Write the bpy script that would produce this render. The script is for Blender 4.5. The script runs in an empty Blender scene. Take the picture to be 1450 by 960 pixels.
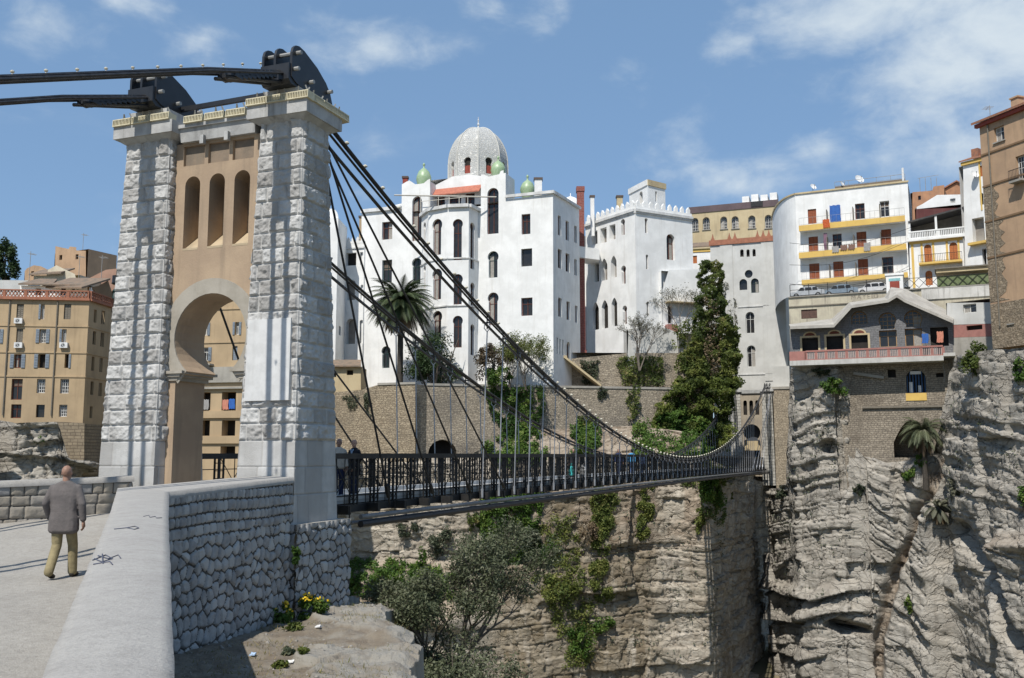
import bpy, bmesh, math, random
import numpy as np
from mathutils import Vector, Matrix, noise as mnoise
from mathutils.geometry import tessellate_polygon
R = math.radians
sc = bpy.context.scene
col = sc.collection
# ------------------------------------------------------------------ camera, sky, sun, exposure
F = 1350.0
TH = math.atan(165 / F)
CT, ST = math.cos(TH), math.sin(TH)
cam = bpy.data.cameras.new('camera')
camo = bpy.data.objects.new('camera', cam)
col.objects.link(camo)
cam.sensor_width = 36
cam.lens = 36 * F / 1450
cam.clip_start = .1
cam.clip_end = 5000
camo.rotation_euler = (math.pi / 2 + TH, 0, 0)
sc.camera = camo
SUN_EL = R(54)
SX, SY = -.40, -.917
w = bpy.data.worlds.new('World')
sc.world = w
w.use_nodes = True
nt = w.node_tree
nt.nodes.clear()
def N(nt, t, **k):
    n = nt.nodes.new(t)
    for a, v in k.items():
        if a == 'inp':
            for i, x in v.items(): n.inputs[i].default_value = x
        else: setattr(n, a, v)
    return n
def ln(nt, a, b): nt.links.new(a, b)
sky = N(nt, 'ShaderNodeTexSky', sky_type='NISHITA', sun_disc=False, sun_elevation=SUN_EL,
        sun_rotation=math.atan2(SX, SY), air_density=1.0, dust_density=.35, ozone_density=1.6, altitude=600)
tc = N(nt, 'ShaderNodeTexCoord')
sep = N(nt, 'ShaderNodeSeparateXYZ'); ln(nt, tc.outputs['Generated'], sep.inputs[0])
def MA(nt, op, a, b=None, c=None):
    n = N(nt, 'ShaderNodeMath', operation=op)
    for i, x in enumerate((a, b, c)):
        if x is None: continue
        if isinstance(x, (int, float)): n.inputs[i].default_value = x
        else: ln(nt, x, n.inputs[i])
    return n.outputs[0]
def ramp(nt, x, lo, hi):
    n = N(nt, 'ShaderNodeMapRange', interpolation_type='SMOOTHSTEP')
    ln(nt, x, n.inputs[0]); n.inputs[1].default_value = lo; n.inputs[2].default_value = hi
    return n.outputs[0]
def cnoise(scale, det, off, zs=2.0):
    mp = N(nt, 'ShaderNodeMapping'); mp.inputs['Scale'].default_value = (1, 1, zs); mp.inputs['Location'].default_value = off; ln(nt, tc.outputs['Generated'], mp.inputs[0])
    n = N(nt, 'ShaderNodeTexNoise', inp={'Scale': scale, 'Detail': 9, 'Roughness': .58, 'Distortion': .3}); ln(nt, mp.outputs[0], n.inputs[0]); return n.outputs[0]
def skydir(px, py):
    u = (px - 725) / F; v = (480 - py) / F; L = math.sqrt(u * u + v * v + 1)
    return (u / L, (CT - v * ST) / L, (ST + v * CT) / L)
def blobs(lst):
    out = None
    for px, py, wd, hg, a in lst:     # cloud banks: a direction, its half width and half height in degrees
        sb = N(nt, 'ShaderNodeVectorMath', operation='SUBTRACT', inp={1: skydir(px, py)}); ln(nt, tc.outputs['Generated'], sb.inputs[0])
        ml = N(nt, 'ShaderNodeVectorMath', operation='MULTIPLY', inp={1: (57.3 / wd, 57.3 / wd, 57.3 / hg)}); ln(nt, sb.outputs[0], ml.inputs[0])
        le = N(nt, 'ShaderNodeVectorMath', operation='LENGTH'); ln(nt, ml.outputs[0], le.inputs[0])
        g = MA(nt, 'MULTIPLY', MA(nt, 'EXPONENT', MA(nt, 'MULTIPLY', MA(nt, 'POWER', le.outputs['Value'], 2.0), -1.0)), a)
        out = g if out is None else MA(nt, 'MAXIMUM', out, g)
    return out
cov = blobs([(1240, 15, 7.5, 1.9, .8), (1345, 95, 4.6, 3.2, .85), (1440, 60, 5, 4, .8), (1040, 62, 2.2, .9, .55), (1390, 215, 5, 2.2, .5), (1160, 207, 1.3, .8, .5), (970, 195, 2.6, 1.6, .42), (1030, 265, 4, 1.4, .5), (780, 14, 1.6, 1.2, .55), (690, 8, 1.5, .9, .4), (515, 60, 3.2, 1.8, .42), (280, 75, 1.8, 1.3, .5), (90, 50, 2.6, 1.8, .42), (190, 2, 2, .7, .5), (880, 110, 2, 1, .3)])
n1 = cnoise(7.5, 9, (.3, .1, .2)); n2 = cnoise(22, 8, (1.3, .7, 2.2), 1.6)
dens = MA(nt, 'ADD', MA(nt, 'MULTIPLY', n1, .62), MA(nt, 'MULTIPLY', n2, .38))
cl = MA(nt, 'MULTIPLY', ramp(nt, MA(nt, 'ADD', dens, MA(nt, 'MULTIPLY', cov, .48)), .55, .98), .82)
cl = MA(nt, 'ADD', cl, MA(nt, 'MULTIPLY', ramp(nt, n1, .5, .75), .06))
mx = N(nt, 'ShaderNodeMix', data_type='RGBA'); ln(nt, cl, mx.inputs[0])
mx.inputs[7].default_value = (4.6, 5.1, 5.4, 1)
m0 = N(nt, 'ShaderNodeMix', data_type='RGBA', inp={0: .7}); ln(nt, sky.outputs[0], m0.inputs[6]); m0.inputs[7].default_value = (1.2, 2.12, 3.5, 1)
ln(nt, m0.outputs[2], mx.inputs[6])
bg = N(nt, 'ShaderNodeBackground', inp={1: .13}); ln(nt, mx.outputs[2], bg.inputs[0])
wo = N(nt, 'ShaderNodeOutputWorld'); ln(nt, bg.outputs[0], wo.inputs[0])
sl = bpy.data.lights.new('sun', 'SUN'); sl.energy = 4.1; sl.angle = R(.5); sl.color = (1, .95, .87)
so = bpy.data.objects.new('sun', sl); col.objects.link(so)
ch = math.cos(SUN_EL) / math.hypot(SX, SY)
SD = Vector((SX * ch, SY * ch, math.sin(SUN_EL)))
so.rotation_euler = SD.to_track_quat('Z', 'Y').to_euler()
so.location = (-30, -30, 60)
sc.view_settings.view_transform = 'Standard'; sc.view_settings.look = 'None'
sc.view_settings.exposure = .32; sc.view_settings.gamma = 1
sc.cycles.max_bounces = 5; sc.cycles.diffuse_bounces = 3; sc.cycles.glossy_bounces = 2
sc.cycles.caustics_reflective = False; sc.cycles.caustics_refractive = False

# ------------------------------------------------------------------ helpers
def ray(px, py):
    u = (px - 725) / F; v = (480 - py) / F
    return Vector((u, CT - v * ST, ST + v * CT))
def P(px, py, Y):
    r = ray(px, py); return r * (Y / r.y)
def XY(px, Y, py=480):
    p = P(px, py, Y); return (p.x, p.y)
def tag(o, label=None, cat=None, group=None, kind=None):
    if label: o['label'] = label
    if cat: o['category'] = cat
    if group: o['group'] = group
    if kind: o['kind'] = kind
    return o
def empty(name, loc, label=None, cat=None, group=None):
    o = bpy.data.objects.new(name, None); col.objects.link(o); o.location = loc; o.empty_display_size = .3
    return tag(o, label, cat, group)
def wloc(o):
    l = Vector(o.location)
    while o.parent: o = o.parent; l += Vector(o.location)
    return l
def link(name, me, parent=None):
    o = bpy.data.objects.new(name, me); col.objects.link(o)
    if parent is not None:
        o.parent = parent
        o.matrix_parent_inverse = Matrix.Translation(-wloc(parent)) if parent.type == 'EMPTY' else Matrix()
        # meshes are written in world coordinates; only empties carry an offset
    return o
def dup(o, parent=None):
    c = o.copy(); col.objects.link(c)
    if parent is not None: c.parent = parent
    for k in list(o.children): dup(k, c)
    return c
class MB:
    def __init__(s): s.v = []; s.f = []; s.m = []; s.mats = []; s.cur = 0; s.smooth = False
    def mat(s, m):
        if m not in s.mats: s.mats.append(m)
        s.cur = s.mats.index(m); return s
    def poly(s, pts):
        n = len(s.v); s.v += [tuple(p) for p in pts]; s.f.append(tuple(range(n, n + len(pts)))); s.m.append(s.cur); return s
    def hexa(s, b, t):
        """b, t: bottom and top quads, counter-clockwise from above"""
        n = len(s.v); s.v += [tuple(p) for p in b] + [tuple(p) for p in t]
        for f in ((3, 2, 1, 0), (4, 5, 6, 7), (0, 1, 5, 4), (1, 2, 6, 5), (2, 3, 7, 6), (3, 0, 4, 7)):
            s.f.append(tuple(n + i for i in f)); s.m.append(s.cur)
        return s
    def box(s, x0, x1, y0, y1, z0, z1, M=None):
        b = [Vector(p) for p in ((x0, y0, z0), (x1, y0, z0), (x1, y1, z0), (x0, y1, z0))]
        t = [Vector((p.x, p.y, z1)) for p in b]
        if M is not None: b = [M @ p for p in b]; t = [M @ p for p in t]
        return s.hexa(b, t)
    def bar(s, a, b, wd, ht=None, up=(0, 0, 1)):
        a = Vector(a); b = Vector(b); d = b - a
        if d.length < 1e-6: return s
        d.normalize(); up = Vector(up)
        if abs(d.dot(up)) > .98: up = Vector((1, 0, 0)) if abs(d.x) < .9 else Vector((0, 1, 0))
        x = d.cross(up).normalized(); y = x.cross(d).normalized(); h = (ht or wd) / 2; q = wd / 2
        ring = [(-q, -h), (q, -h), (q, h), (-q, h)]
        A = [a + x * i + y * j for i, j in ring]; B = [b + x * i + y * j for i, j in ring]
        return s.hexa(A, B)
    def tube(s, pts, rad, n=6, cap=True, smooth=False):
        pts = [Vector(p) for p in pts]; k = len(pts)
        if not hasattr(rad, '__len__'): rad = [rad] * k
        base = len(s.v); ref = None
        for i, p in enumerate(pts):
            d = (pts[min(i + 1, k - 1)] - pts[max(i - 1, 0)]).normalized()
            if ref is None: ref = Vector((0, 0, 1)) if abs(d.z) < .9 else Vector((1, 0, 0))
            x = d.cross(ref).normalized(); y = x.cross(d); ref = y if abs(d.dot(y)) < .5 else ref
            for j in range(n):
                a = 2 * math.pi * j / n
                s.v.append(tuple(p + (x * math.cos(a) + y * math.sin(a)) * rad[i]))
        for i in range(k - 1):
            for j in range(n):
                a = base + i * n + j; b = base + i * n + (j + 1) % n
                s.f.append((a, b, b + n, a + n)); s.m.append(s.cur)
        if cap:
            s.f.append(tuple(base + j for j in reversed(range(n)))); s.m.append(s.cur)
            s.f.append(tuple(base + (k - 1) * n + j for j in range(n))); s.m.append(s.cur)
        return s
    def lathe(s, c, prof, n=16, a0=0):
        base = len(s.v); c = Vector(c)
        for r, z in prof:
            for j in range(n):
                a = a0 + 2 * math.pi * j / n
                s.v.append((c.x + r * math.cos(a), c.y + r * math.sin(a), c.z + z))
        for i in range(len(prof) - 1):
            for j in range(n):
                a = base + i * n + j; b = base + i * n + (j + 1) % n
                s.f.append((a, b, b + n, a + n)); s.m.append(s.cur)
        s.f.append(tuple(base + (len(prof) - 1) * n + j for j in range(n))); s.m.append(s.cur)
        return s
    def prism(s, outline, thick):
        """outline: list of 3-D points of one face; thick: Vector"""
        t = Vector(thick); o = [Vector(p) for p in outline]; k = len(o); n = len(s.v)
        s.v += [tuple(p) for p in o] + [tuple(p + t) for p in o]
        tri = tessellate_polygon([o])
        for a, b, c in tri:
            s.f.append((n + a, n + b, n + c)); s.m.append(s.cur); s.f.append((n + k + c, n + k + b, n + k + a)); s.m.append(s.cur)
        for i in range(k):
            j = (i + 1) % k; s.f.append((n + i, n + j, n + k + j, n + k + i)); s.m.append(s.cur)
        return s
    def build(s, name, m=None, parent=None, smooth=None, recalc=True):
        me = bpy.data.meshes.new(name)
        me.from_pydata(s.v, [], s.f)
        ms = s.mats or [m]
        for q in ms: me.materials.append(q)
        if len(ms) > 1: me.polygons.foreach_set('material_index', s.m)
        if recalc:
            bm = bmesh.new(); bm.from_mesh(me); bmesh.ops.recalc_face_normals(bm, faces=bm.faces); bm.to_mesh(me); bm.free()
        me.update()
        boxuv(me)
        if smooth or s.smooth: me.shade_smooth()
        return link(name, me, parent)
def boxuv(me):
    uv = me.uv_layers.new(name='UVMap')
    n = len(me.polygons); nl = len(me.loops)
    if not nl: return
    nor = np.empty(n * 3, 'f'); me.polygons.foreach_get('normal', nor); nor = nor.reshape(-1, 3)
    tot = np.empty(n, 'i'); me.polygons.foreach_get('loop_total', tot)
    vi = np.empty(nl, 'i'); me.loops.foreach_get('vertex_index', vi)
    co = np.empty(len(me.vertices) * 3, 'f'); me.vertices.foreach_get('co', co); co = co.reshape(-1, 3)
    p = co[vi]; nn = np.repeat(nor, tot, 0)
    flat = np.abs(nn[:, 2]) > .8
    h = np.hypot(nn[:, 0], nn[:, 1]) + 1e-9
    u = (-nn[:, 1] * p[:, 0] + nn[:, 0] * p[:, 1]) / h
    out = np.stack([np.where(flat, p[:, 0], u), np.where(flat, p[:, 1], p[:, 2])], 1).astype('f')
    uv.data.foreach_set('uv', out.ravel())
def npmesh(name, V, Fq, mat, parent=None, attrs=None, smooth=False, uv=None, mi=None):
    """numpy mesh: V (n,3), Fq (m,k) all faces with k corners"""
    me = bpy.data.meshes.new(name); V = np.ascontiguousarray(V, 'f'); Fq = np.ascontiguousarray(Fq, 'i'); m, k = Fq.shape
    me.vertices.add(len(V)); me.vertices.foreach_set('co', V.ravel())
    me.loops.add(m * k); me.loops.foreach_set('vertex_index', Fq.ravel())
    me.polygons.add(m); me.polygons.foreach_set('loop_start', np.arange(0, m * k, k, dtype='i'))
    for q in (mat if isinstance(mat, (list, tuple)) else [mat]): me.materials.append(q)
    if mi is not None: me.polygons.foreach_set('material_index', np.ascontiguousarray(mi, 'i'))
    me.update(calc_edges=True)
    for nme, a in (attrs or {}).items():
        at = me.attributes.new(nme, 'FLOAT', 'POINT'); at.data.foreach_set('value', np.ascontiguousarray(a, 'f').ravel())
    if uv is not None:
        l = me.uv_layers.new(name='UVMap'); l.data.foreach_set('uv', np.ascontiguousarray(uv[Fq.ravel()], 'f').ravel())
    if smooth: me.shade_smooth()
    return link(name, me, parent)
def gridfaces(nu, nv):
    i = np.arange(nu * nv).reshape(nv, nu)
    return np.stack([i[:-1, :-1], i[:-1, 1:], i[1:, 1:], i[1:, :-1]], -1).reshape(-1, 4)
def hsh(*a):
    h = np.zeros(np.broadcast(*a).shape, np.uint32)
    for k, x in enumerate(a):
        h = (h ^ (np.asarray(x).astype(np.int64).astype(np.uint32) * np.uint32((374761393, 668265263, 2246822519, 3266489917)[k]))) * np.uint32(1274126177)
        h ^= h >> np.uint32(15)
    h *= np.uint32(2246822519); h ^= h >> np.uint32(13); h *= np.uint32(3266489917); h ^= h >> np.uint32(16)
    return h.astype(np.float64) / 4294967295.0
def vn(x, y, seed=0):
    xi = np.floor(x); yi = np.floor(y); fx = x - xi; fy = y - yi
    fx = fx * fx * (3 - 2 * fx); fy = fy * fy * (3 - 2 * fy); s = np.full(np.shape(xi), seed)
    a = hsh(xi, yi, s); b = hsh(xi + 1, yi, s); c = hsh(xi, yi + 1, s); d = hsh(xi + 1, yi + 1, s)
    return (a * (1 - fx) + b * fx) * (1 - fy) + (c * (1 - fx) + d * fx) * fy - .5
def fbm(x, y, seed=0, o=4, g=.5):
    t = 0; a = 1; 
    for k in range(o): t = t + a * vn(x * 2 ** k + 17.3 * k, y * 2 ** k + 5.1 * k, seed + k); a *= g
    return t
# ------------------------------------------------------------------ materials
MATS = {}
def mat(name, c1, c2=None, sc_=1.5, rough=.85, bump=0., bsc=12., streak=0., spec=.3, metal=0., attr=None, c3=None, det=6, lo=.35, hi=.65, dirt=None, speck=0):
    """weathered paint / stone / steel: two tones mixed by noise in metres, optional vertical stains, bump"""
    if name in MATS: return MATS[name]
    m = bpy.data.materials.new(name); m.use_nodes = True; nt = m.node_tree; bs = nt.nodes['Principled BSDF']
    bs.inputs['Roughness'].default_value = rough; bs.inputs['Specular IOR Level'].default_value = spec; bs.inputs['Metallic'].default_value = metal
    MATS[name] = m
    geo = N(nt, 'ShaderNodeNewGeometry'); pos = geo.outputs['Position']
    c2 = c2 or tuple(x * .82 for x in c1)
    no = N(nt, 'ShaderNodeTexNoise', inp={'Scale': sc_, 'Detail': det, 'Roughness': .62}); ln(nt, pos, no.inputs[0])
    mxn = N(nt, 'ShaderNodeMix', data_type='RGBA'); ln(nt, ramp(nt, no.outputs[0], lo, hi), mxn.inputs[0])
    mxn.inputs[6].default_value = (*c1, 1); mxn.inputs[7].default_value = (*c2, 1)
    out = mxn.outputs[2]
    if attr:
        at = N(nt, 'ShaderNodeAttribute', attribute_name=attr)
        m2 = N(nt, 'ShaderNodeMix', data_type='RGBA'); ln(nt, at.outputs['Fac'], m2.inputs[0]); ln(nt, out, m2.inputs[6])
        m2.inputs[7].default_value = (*(c3 or c2), 1); out = m2.outputs[2]
    if streak:
        mp = N(nt, 'ShaderNodeMapping'); mp.inputs['Scale'].default_value = (2.2, 2.2, .16); ln(nt, pos, mp.inputs[0])
        ns = N(nt, 'ShaderNodeTexNoise', inp={'Scale': 1.1, 'Detail': 5, 'Roughness': .65}); ln(nt, mp.outputs[0], ns.inputs[0])
        m3 = N(nt, 'ShaderNodeMix', data_type='RGBA'); ln(nt, MA(nt, 'MULTIPLY', ramp(nt, ns.outputs[0], .5, .74), streak), m3.inputs[0])
        ln(nt, out, m3.inputs[6]); m3.inputs[7].default_value = (*(dirt or (.16, .14, .11)), 1); out = m3.outputs[2]
    if speck:
        n5 = N(nt, 'ShaderNodeTexNoise', inp={'Scale': 55, 'Detail': 4, 'Roughness': .7}); ln(nt, pos, n5.inputs[0])
        n6 = N(nt, 'ShaderNodeTexNoise', inp={'Scale': 11, 'Detail': 7, 'Roughness': .7}); ln(nt, pos, n6.inputs[0])
        for nn_, a_, lo_, hi_, cc in ((n5, speck, .47, .60, (.10, .095, .085)), (n6, speck * .9, .50, .62, (.15, .14, .125)), (n6, speck * .8, .48, .36, (.5, .48, .44))):
            m4 = N(nt, 'ShaderNodeMix', data_type='RGBA'); ln(nt, MA(nt, 'MULTIPLY', ramp(nt, nn_.outputs[0], lo_, hi_), a_), m4.inputs[0]); ln(nt, out, m4.inputs[6]); m4.inputs[7].default_value = (*cc, 1); out = m4.outputs[2]
    ln(nt, out, bs.inputs['Base Color'])
    if bump:
        nb = N(nt, 'ShaderNodeTexNoise', inp={'Scale': bsc, 'Detail': 5, 'Roughness': .65}); ln(nt, pos, nb.inputs[0])
        bp = N(nt, 'ShaderNodeBump', inp={'Strength': 1., 'Distance': bump}); ln(nt, nb.outputs[0], bp.inputs['Height']); ln(nt, bp.outputs[0], bs.inputs['Normal'])
    return m
def masonry(name, c1, c2, mortar, bw=.5, bh=.25, gap=.02, bump=.02, rnd=.5, rough=.9, stain=.4, warp=.04, dirt=(.12, .11, .09), stsc=.25):
    """coursed rubble on UV metres: brick cells with warped joints, a tone per stone, stains"""
    if name in MATS: return MATS[name]
    m = bpy.data.materials.new(name); m.use_nodes = True; nt = m.node_tree; bs = nt.nodes['Principled BSDF']; MATS[name] = m
    bs.inputs['Roughness'].default_value = rough; bs.inputs['Specular IOR Level'].default_value = .2
    uv = N(nt, 'ShaderNodeUVMap'); geo = N(nt, 'ShaderNodeNewGeometry')
    nw = N(nt, 'ShaderNodeTexNoise', inp={'Scale': 1.3 / bw, 'Detail': 3}); ln(nt, geo.outputs['Position'], nw.inputs[0])
    ad = N(nt, 'ShaderNodeVectorMath', operation='SCALE', inp={'Scale': warp * 4}); 
    sb = N(nt, 'ShaderNodeVectorMath', operation='SUBTRACT', inp={1: (.5, .5, .5)}); ln(nt, nw.outputs['Color'], sb.inputs[0]); ln(nt, sb.outputs[0], ad.inputs[0])
    av = N(nt, 'ShaderNodeVectorMath', operation='ADD'); ln(nt, uv.outputs[0], av.inputs[0]); ln(nt, ad.outputs[0], av.inputs[1])
    br = N(nt, 'ShaderNodeTexBrick', offset=.5, squash=.7, squash_frequency=3)
    br.inputs['Scale'].default_value = 1; br.inputs['Brick Width'].default_value = bw; br.inputs['Row Height'].default_value = bh
    br.inputs['Mortar Size'].default_value = gap; br.inputs['Mortar Smooth'].default_value = .4; br.inputs['Bias'].default_value = 0
    br.inputs['Color1'].default_value = (*c1, 1); br.inputs['Color2'].default_value = (*c2, 1); br.inputs['Mortar'].default_value = (*mortar, 1)
    ln(nt, av.outputs[0], br.inputs[0])
    n3 = N(nt, 'ShaderNodeTexNoise', inp={'Scale': 1.1 / bw, 'Detail': 4}); ln(nt, geo.outputs['Position'], n3.inputs[0])
    hv = N(nt, 'ShaderNodeHueSaturation'); ln(nt, br.outputs[0], hv.inputs['Color']); ln(nt, MA(nt, 'ADD', MA(nt, 'MULTIPLY', n3.outputs[0], rnd), 1 - rnd / 2), hv.inputs['Value'])
    ns = N(nt, 'ShaderNodeTexNoise', inp={'Scale': stsc, 'Detail': 7, 'Roughness': .65}); ln(nt, geo.outputs['Position'], ns.inputs[0])
    mx = N(nt, 'ShaderNodeMix', data_type='RGBA'); ln(nt, MA(nt, 'MULTIPLY', ramp(nt, ns.outputs[0], .48, .7), stain), mx.inputs[0])
    ln(nt, hv.outputs[0], mx.inputs[6]); mx.inputs[7].default_value = (*dirt, 1); ln(nt, mx.outputs[2], bs.inputs['Base Color'])
    hgt = MA(nt, 'SUBTRACT', MA(nt, 'MULTIPLY', n3.outputs[0], 1.2), br.outputs['Fac'])
    bp = N(nt, 'ShaderNodeBump', inp={'Strength': 1., 'Distance': bump}); ln(nt, hgt, bp.inputs['Height']); ln(nt, bp.outputs[0], bs.inputs['Normal'])
    return m
def leafmat(name, a, b, c=None, rough=.6, trans=.25):
    if name in MATS: return MATS[name]
    m = bpy.data.materials.new(name); m.use_nodes = True; nt = m.node_tree; bs = nt.nodes['Principled BSDF']; MATS[name] = m
    at = N(nt, 'ShaderNodeAttribute', attribute_name='tone'); geo = N(nt, 'ShaderNodeNewGeometry')
    no = N(nt, 'ShaderNodeTexNoise', inp={'Scale': .9, 'Detail': 3}); ln(nt, geo.outputs['Position'], no.inputs[0])
    fac = MA(nt, 'ADD', MA(nt, 'MULTIPLY', at.outputs['Fac'], .65), MA(nt, 'MULTIPLY', ramp(nt, no.outputs[0], .3, .7), .35))
    cr = N(nt, 'ShaderNodeValToRGB'); ln(nt, fac, cr.inputs[0])
    cr.color_ramp.elements[0].color = (*a, 1); cr.color_ramp.elements[0].position = .15
    cr.color_ramp.elements[1].color = (*b, 1); cr.color_ramp.elements[1].position = .75
    if c: e = cr.color_ramp.elements.new(.95); e.color = (*c, 1)
    ln(nt, cr.outputs[0], bs.inputs['Base Color']); bs.inputs['Roughness'].default_value = rough; bs.inputs['Specular IOR Level'].default_value = .25
    if trans:
        tr = N(nt, 'ShaderNodeBsdfTranslucent'); ln(nt, cr.outputs[0], tr.inputs[0])
        ms = N(nt, 'ShaderNodeMixShader', inp={0: trans}); ln(nt, bs.outputs[0], ms.inputs[1]); ln(nt, tr.outputs[0], ms.inputs[2])
        ln(nt, ms.outputs[0], nt.nodes['Material Output'].inputs[0])
    return m
WHITE = mat('white_paint', (.80, .80, .785), (.69, .69, .675), .5, streak=.34, bump=.006, dirt=(.52, .50, .46), det=11)
GREYW = mat('grey_white_plaster', (.55, .55, .53), (.47, .47, .45), .5, streak=.25, bump=.004, dirt=(.33, .31, .27))
CREAM = mat('cream_plaster', (.52, .43, .27), (.45, .36, .22), .5, streak=.3, bump=.004)
OCHRE = mat('ochre_plaster', (.45, .335, .205), (.37, .275, .17), .35, streak=.3, bump=.006, dirt=(.17, .12, .075))
TAN = mat('tan_render', (.46, .31, .195), (.37, .25, .16), .4, streak=.3, bump=.012, bsc=7, dirt=(.16, .12, .085))
BUFF = mat('buff_render', (.40, .30, .205), (.33, .245, .17), .9, streak=.45, bump=.006, bsc=18, dirt=(.19, .15, .11))
YELLOW = mat('yellow_paint', (.66, .45, .13), (.6, .4, .12), .8, streak=.15)
REDP = mat('red_paint', (.30, .07, .05), (.24, .055, .04), 1.2, streak=.2)
PINK = mat('pink_paint', (.36, .17, .145), (.30, .14, .12), 1.5, streak=.25)
TERRA = mat('terracotta_paint', (.36, .155, .095), (.28, .12, .075), 2, streak=.25, bump=.004)
TILE = mat('roof_tiles', (.34, .15, .085), (.22, .12, .085), 2.5, bump=.05, bsc=7)
TILEG = mat('old_roof_tiles', (.24, .17, .12), (.16, .13, .1), 1.8, bump=.05, bsc=6)
PURPLE = mat('purple_brown_sheet', (.13, .095, .10), (.10, .075, .08), .5, streak=.25)
CONC = mat('concrete', (.36, .34, .30), (.27, .255, .225), .8, streak=.35, bump=.01, bsc=9)
COPING = mat('coping_concrete', (.37, .355, .33), (.32, .305, .285), 2.5, rough=.92, bump=.008, bsc=60, lo=.3, hi=.78, det=12, speck=.17)
ASPH = mat('road_surface', (.37, .35, .315), (.30, .28, .25), .9, rough=.95, bump=.02, bsc=34, lo=.3, hi=.8, det=13, speck=.24)
GREYBRICK = masonry('grey_block', (.20, .20, .205), (.16, .16, .165), (.11, .11, .11), .45, .2, .018, .012, .3, stain=.25)
REDBRICK = masonry('red_brick', (.27, .085, .07), (.22, .07, .06), (.30, .17, .14), .5, .22, .025, .01, .25, stain=.2)
BLACK = mat('black_steel_paint', (.012, .013, .016), (.02, .021, .024), 3, rough=.42, spec=.5)
BLACK2 = mat('black_girder_paint', (.010, .010, .011), (.022, .021, .02), 3, rough=.55, spec=.4)
CABLE = mat('black_cable', (.014, .015, .018), (.03, .03, .033), 6, rough=.5, spec=.4)
ROD = mat('galvanised_rod', (.34, .35, .37), (.26, .27, .29), 5, rough=.45, spec=.5, metal=.3)
PIPE = mat('grey_pipe', (.17, .175, .18), (.12, .125, .13), 2, rough=.45, spec=.5)
LAMP = mat('cream_lamp_housing', (.62, .57, .41), (.52, .47, .33), 6, rough=.6)
STEELG = mat('dull_metal', (.30, .30, .29), (.24, .24, .23), 4, rough=.5, spec=.4)
WHITEM = mat('white_enamel', (.72, .72, .71), (.62, .62, .61), 4, rough=.5)
GLASS = mat('dark_window', (.018, .02, .024), (.03, .028, .026), 1.5, rough=.18, spec=.5)
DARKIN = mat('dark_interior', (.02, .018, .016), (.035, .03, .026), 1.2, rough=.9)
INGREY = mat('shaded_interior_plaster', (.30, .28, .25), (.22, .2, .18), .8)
FRAMEB = mat('brown_frame', (.16, .055, .035), (.12, .04, .028), 3)
FRAMEW = mat('white_frame', (.62, .62, .6), (.52, .52, .5), 3)
FRAMEG = mat('green_frame', (.02, .055, .05), (.015, .04, .04), 3)
WOOD = mat('raw_timber', (.42, .27, .14), (.33, .2, .1), 5)
SHUTB = mat('blue_grey_shutter', (.24, .28, .32), (.19, .22, .26), 6, streak=.2)
SHUTG = mat('grey_brown_shutter', (.20, .175, .14), (.155, .14, .115), 6, streak=.2)
SHUTO = mat('orange_brown_shutter', (.29, .095, .045), (.24, .075, .04), 6)
SHUTO2 = mat('orange_shutter', (.45, .16, .055), (.38, .13, .05), 6)
LIME = (.33, .315, .29)
# ------------------------------------------------------------------ bridge frame: w to the right, l along the bridge
BT = R(21.0)
DV = Vector((math.sin(BT), math.cos(BT), 0)); RV = Vector((math.cos(BT), -math.sin(BT), 0))
BO = Vector((-5.31, 23.5, 0)); BL = 114.0
def B3(w, l, z): return BO + RV * w + DV * l + Vector((0, 0, z))
def WL(x, y):
    p = Vector((x, y, 0)) - BO; return p.dot(RV), p.dot(DV)
def zd(l):
    t = max(0, min(1, (l - 2) / (BL - 2))); return -1.34 - .3 * t + .5 * t * (1 - t)
def wallholes(mb, fn, outline, holes, mfront=None, mrev=None):
    """front face with openings; fn(u, z, depth) -> point; holes: (pts, depth, back material or None)"""
    loops = [outline] + [h[0] for h in holes]
    allp = [p for q in loops for p in q]
    tri = tessellate_polygon([[Vector((p[0], p[1], 0)) for p in q] for q in loops])
    if mfront: mb.mat(mfront)
    n = len(mb.v); mb.v += [tuple(fn(u, z, 0)) for u, z in allp]
    for t in tri: mb.f.append(tuple(n + i for i in t)); mb.m.append(mb.cur)
    for pts, dep, back in holes:
        mb.mat(mrev or mfront) if (mrev or mfront) else None
        k = len(pts)
        for i in range(k):
            a = pts[i]; b = pts[(i + 1) % k]
            mb.poly([fn(*a, 0), fn(*b, 0), fn(*b, dep), fn(*a, dep)])
        if back:
            mb.mat(back); mb.poly([fn(u, z, dep) for u, z in pts])
def arch(u0, u1, z0, z1, kind='a', n=12):
    """outline of an opening: r rectangle, a round arch, p pointed, h horseshoe, o circle"""
    c = (u0 + u1) / 2; r = (u1 - u0) / 2
    if kind == 'r': return [(u0, z0), (u1, z0), (u1, z1), (u0, z1)]
    if kind == 'o':
        zc = (z0 + z1) / 2; rz = (z1 - z0) / 2
        return [(c + r * math.cos(2 * math.pi * i / 20), zc + rz * math.sin(2 * math.pi * i / 20)) for i in range(20)]
    if kind == 'a':
        r2 = min(r, (z1 - z0) * .98)
        return [(u0, z0), (u1, z0)] + [(c + r * math.cos(math.pi * i / n), z1 - r2 + r2 * math.sin(math.pi * i / n)) for i in range(n + 1)]
    if kind == 'p':
        h = min(1.35 * r, (z1 - z0) * .6); o = [(u0, z0), (u1, z0)]
        for i in range(n + 1):
            t = i / n; x = 1 - 2 * t; zq = (1 - abs(x) ** 1.7)
            o.append((c + r * x, z1 - h + h * zq))
        return o
    if kind == 'h':
        k = .80; zc = z1 - r; a0 = -math.asin(.6)
        o = [(c - k * r, z0), (c + k * r, z0)]
        for i in range(n + 3):
            a = a0 + (math.pi - 2 * a0) * i / (n + 2); o.append((c + r * math.cos(a), zc + r * math.sin(a)))
        return o
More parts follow.
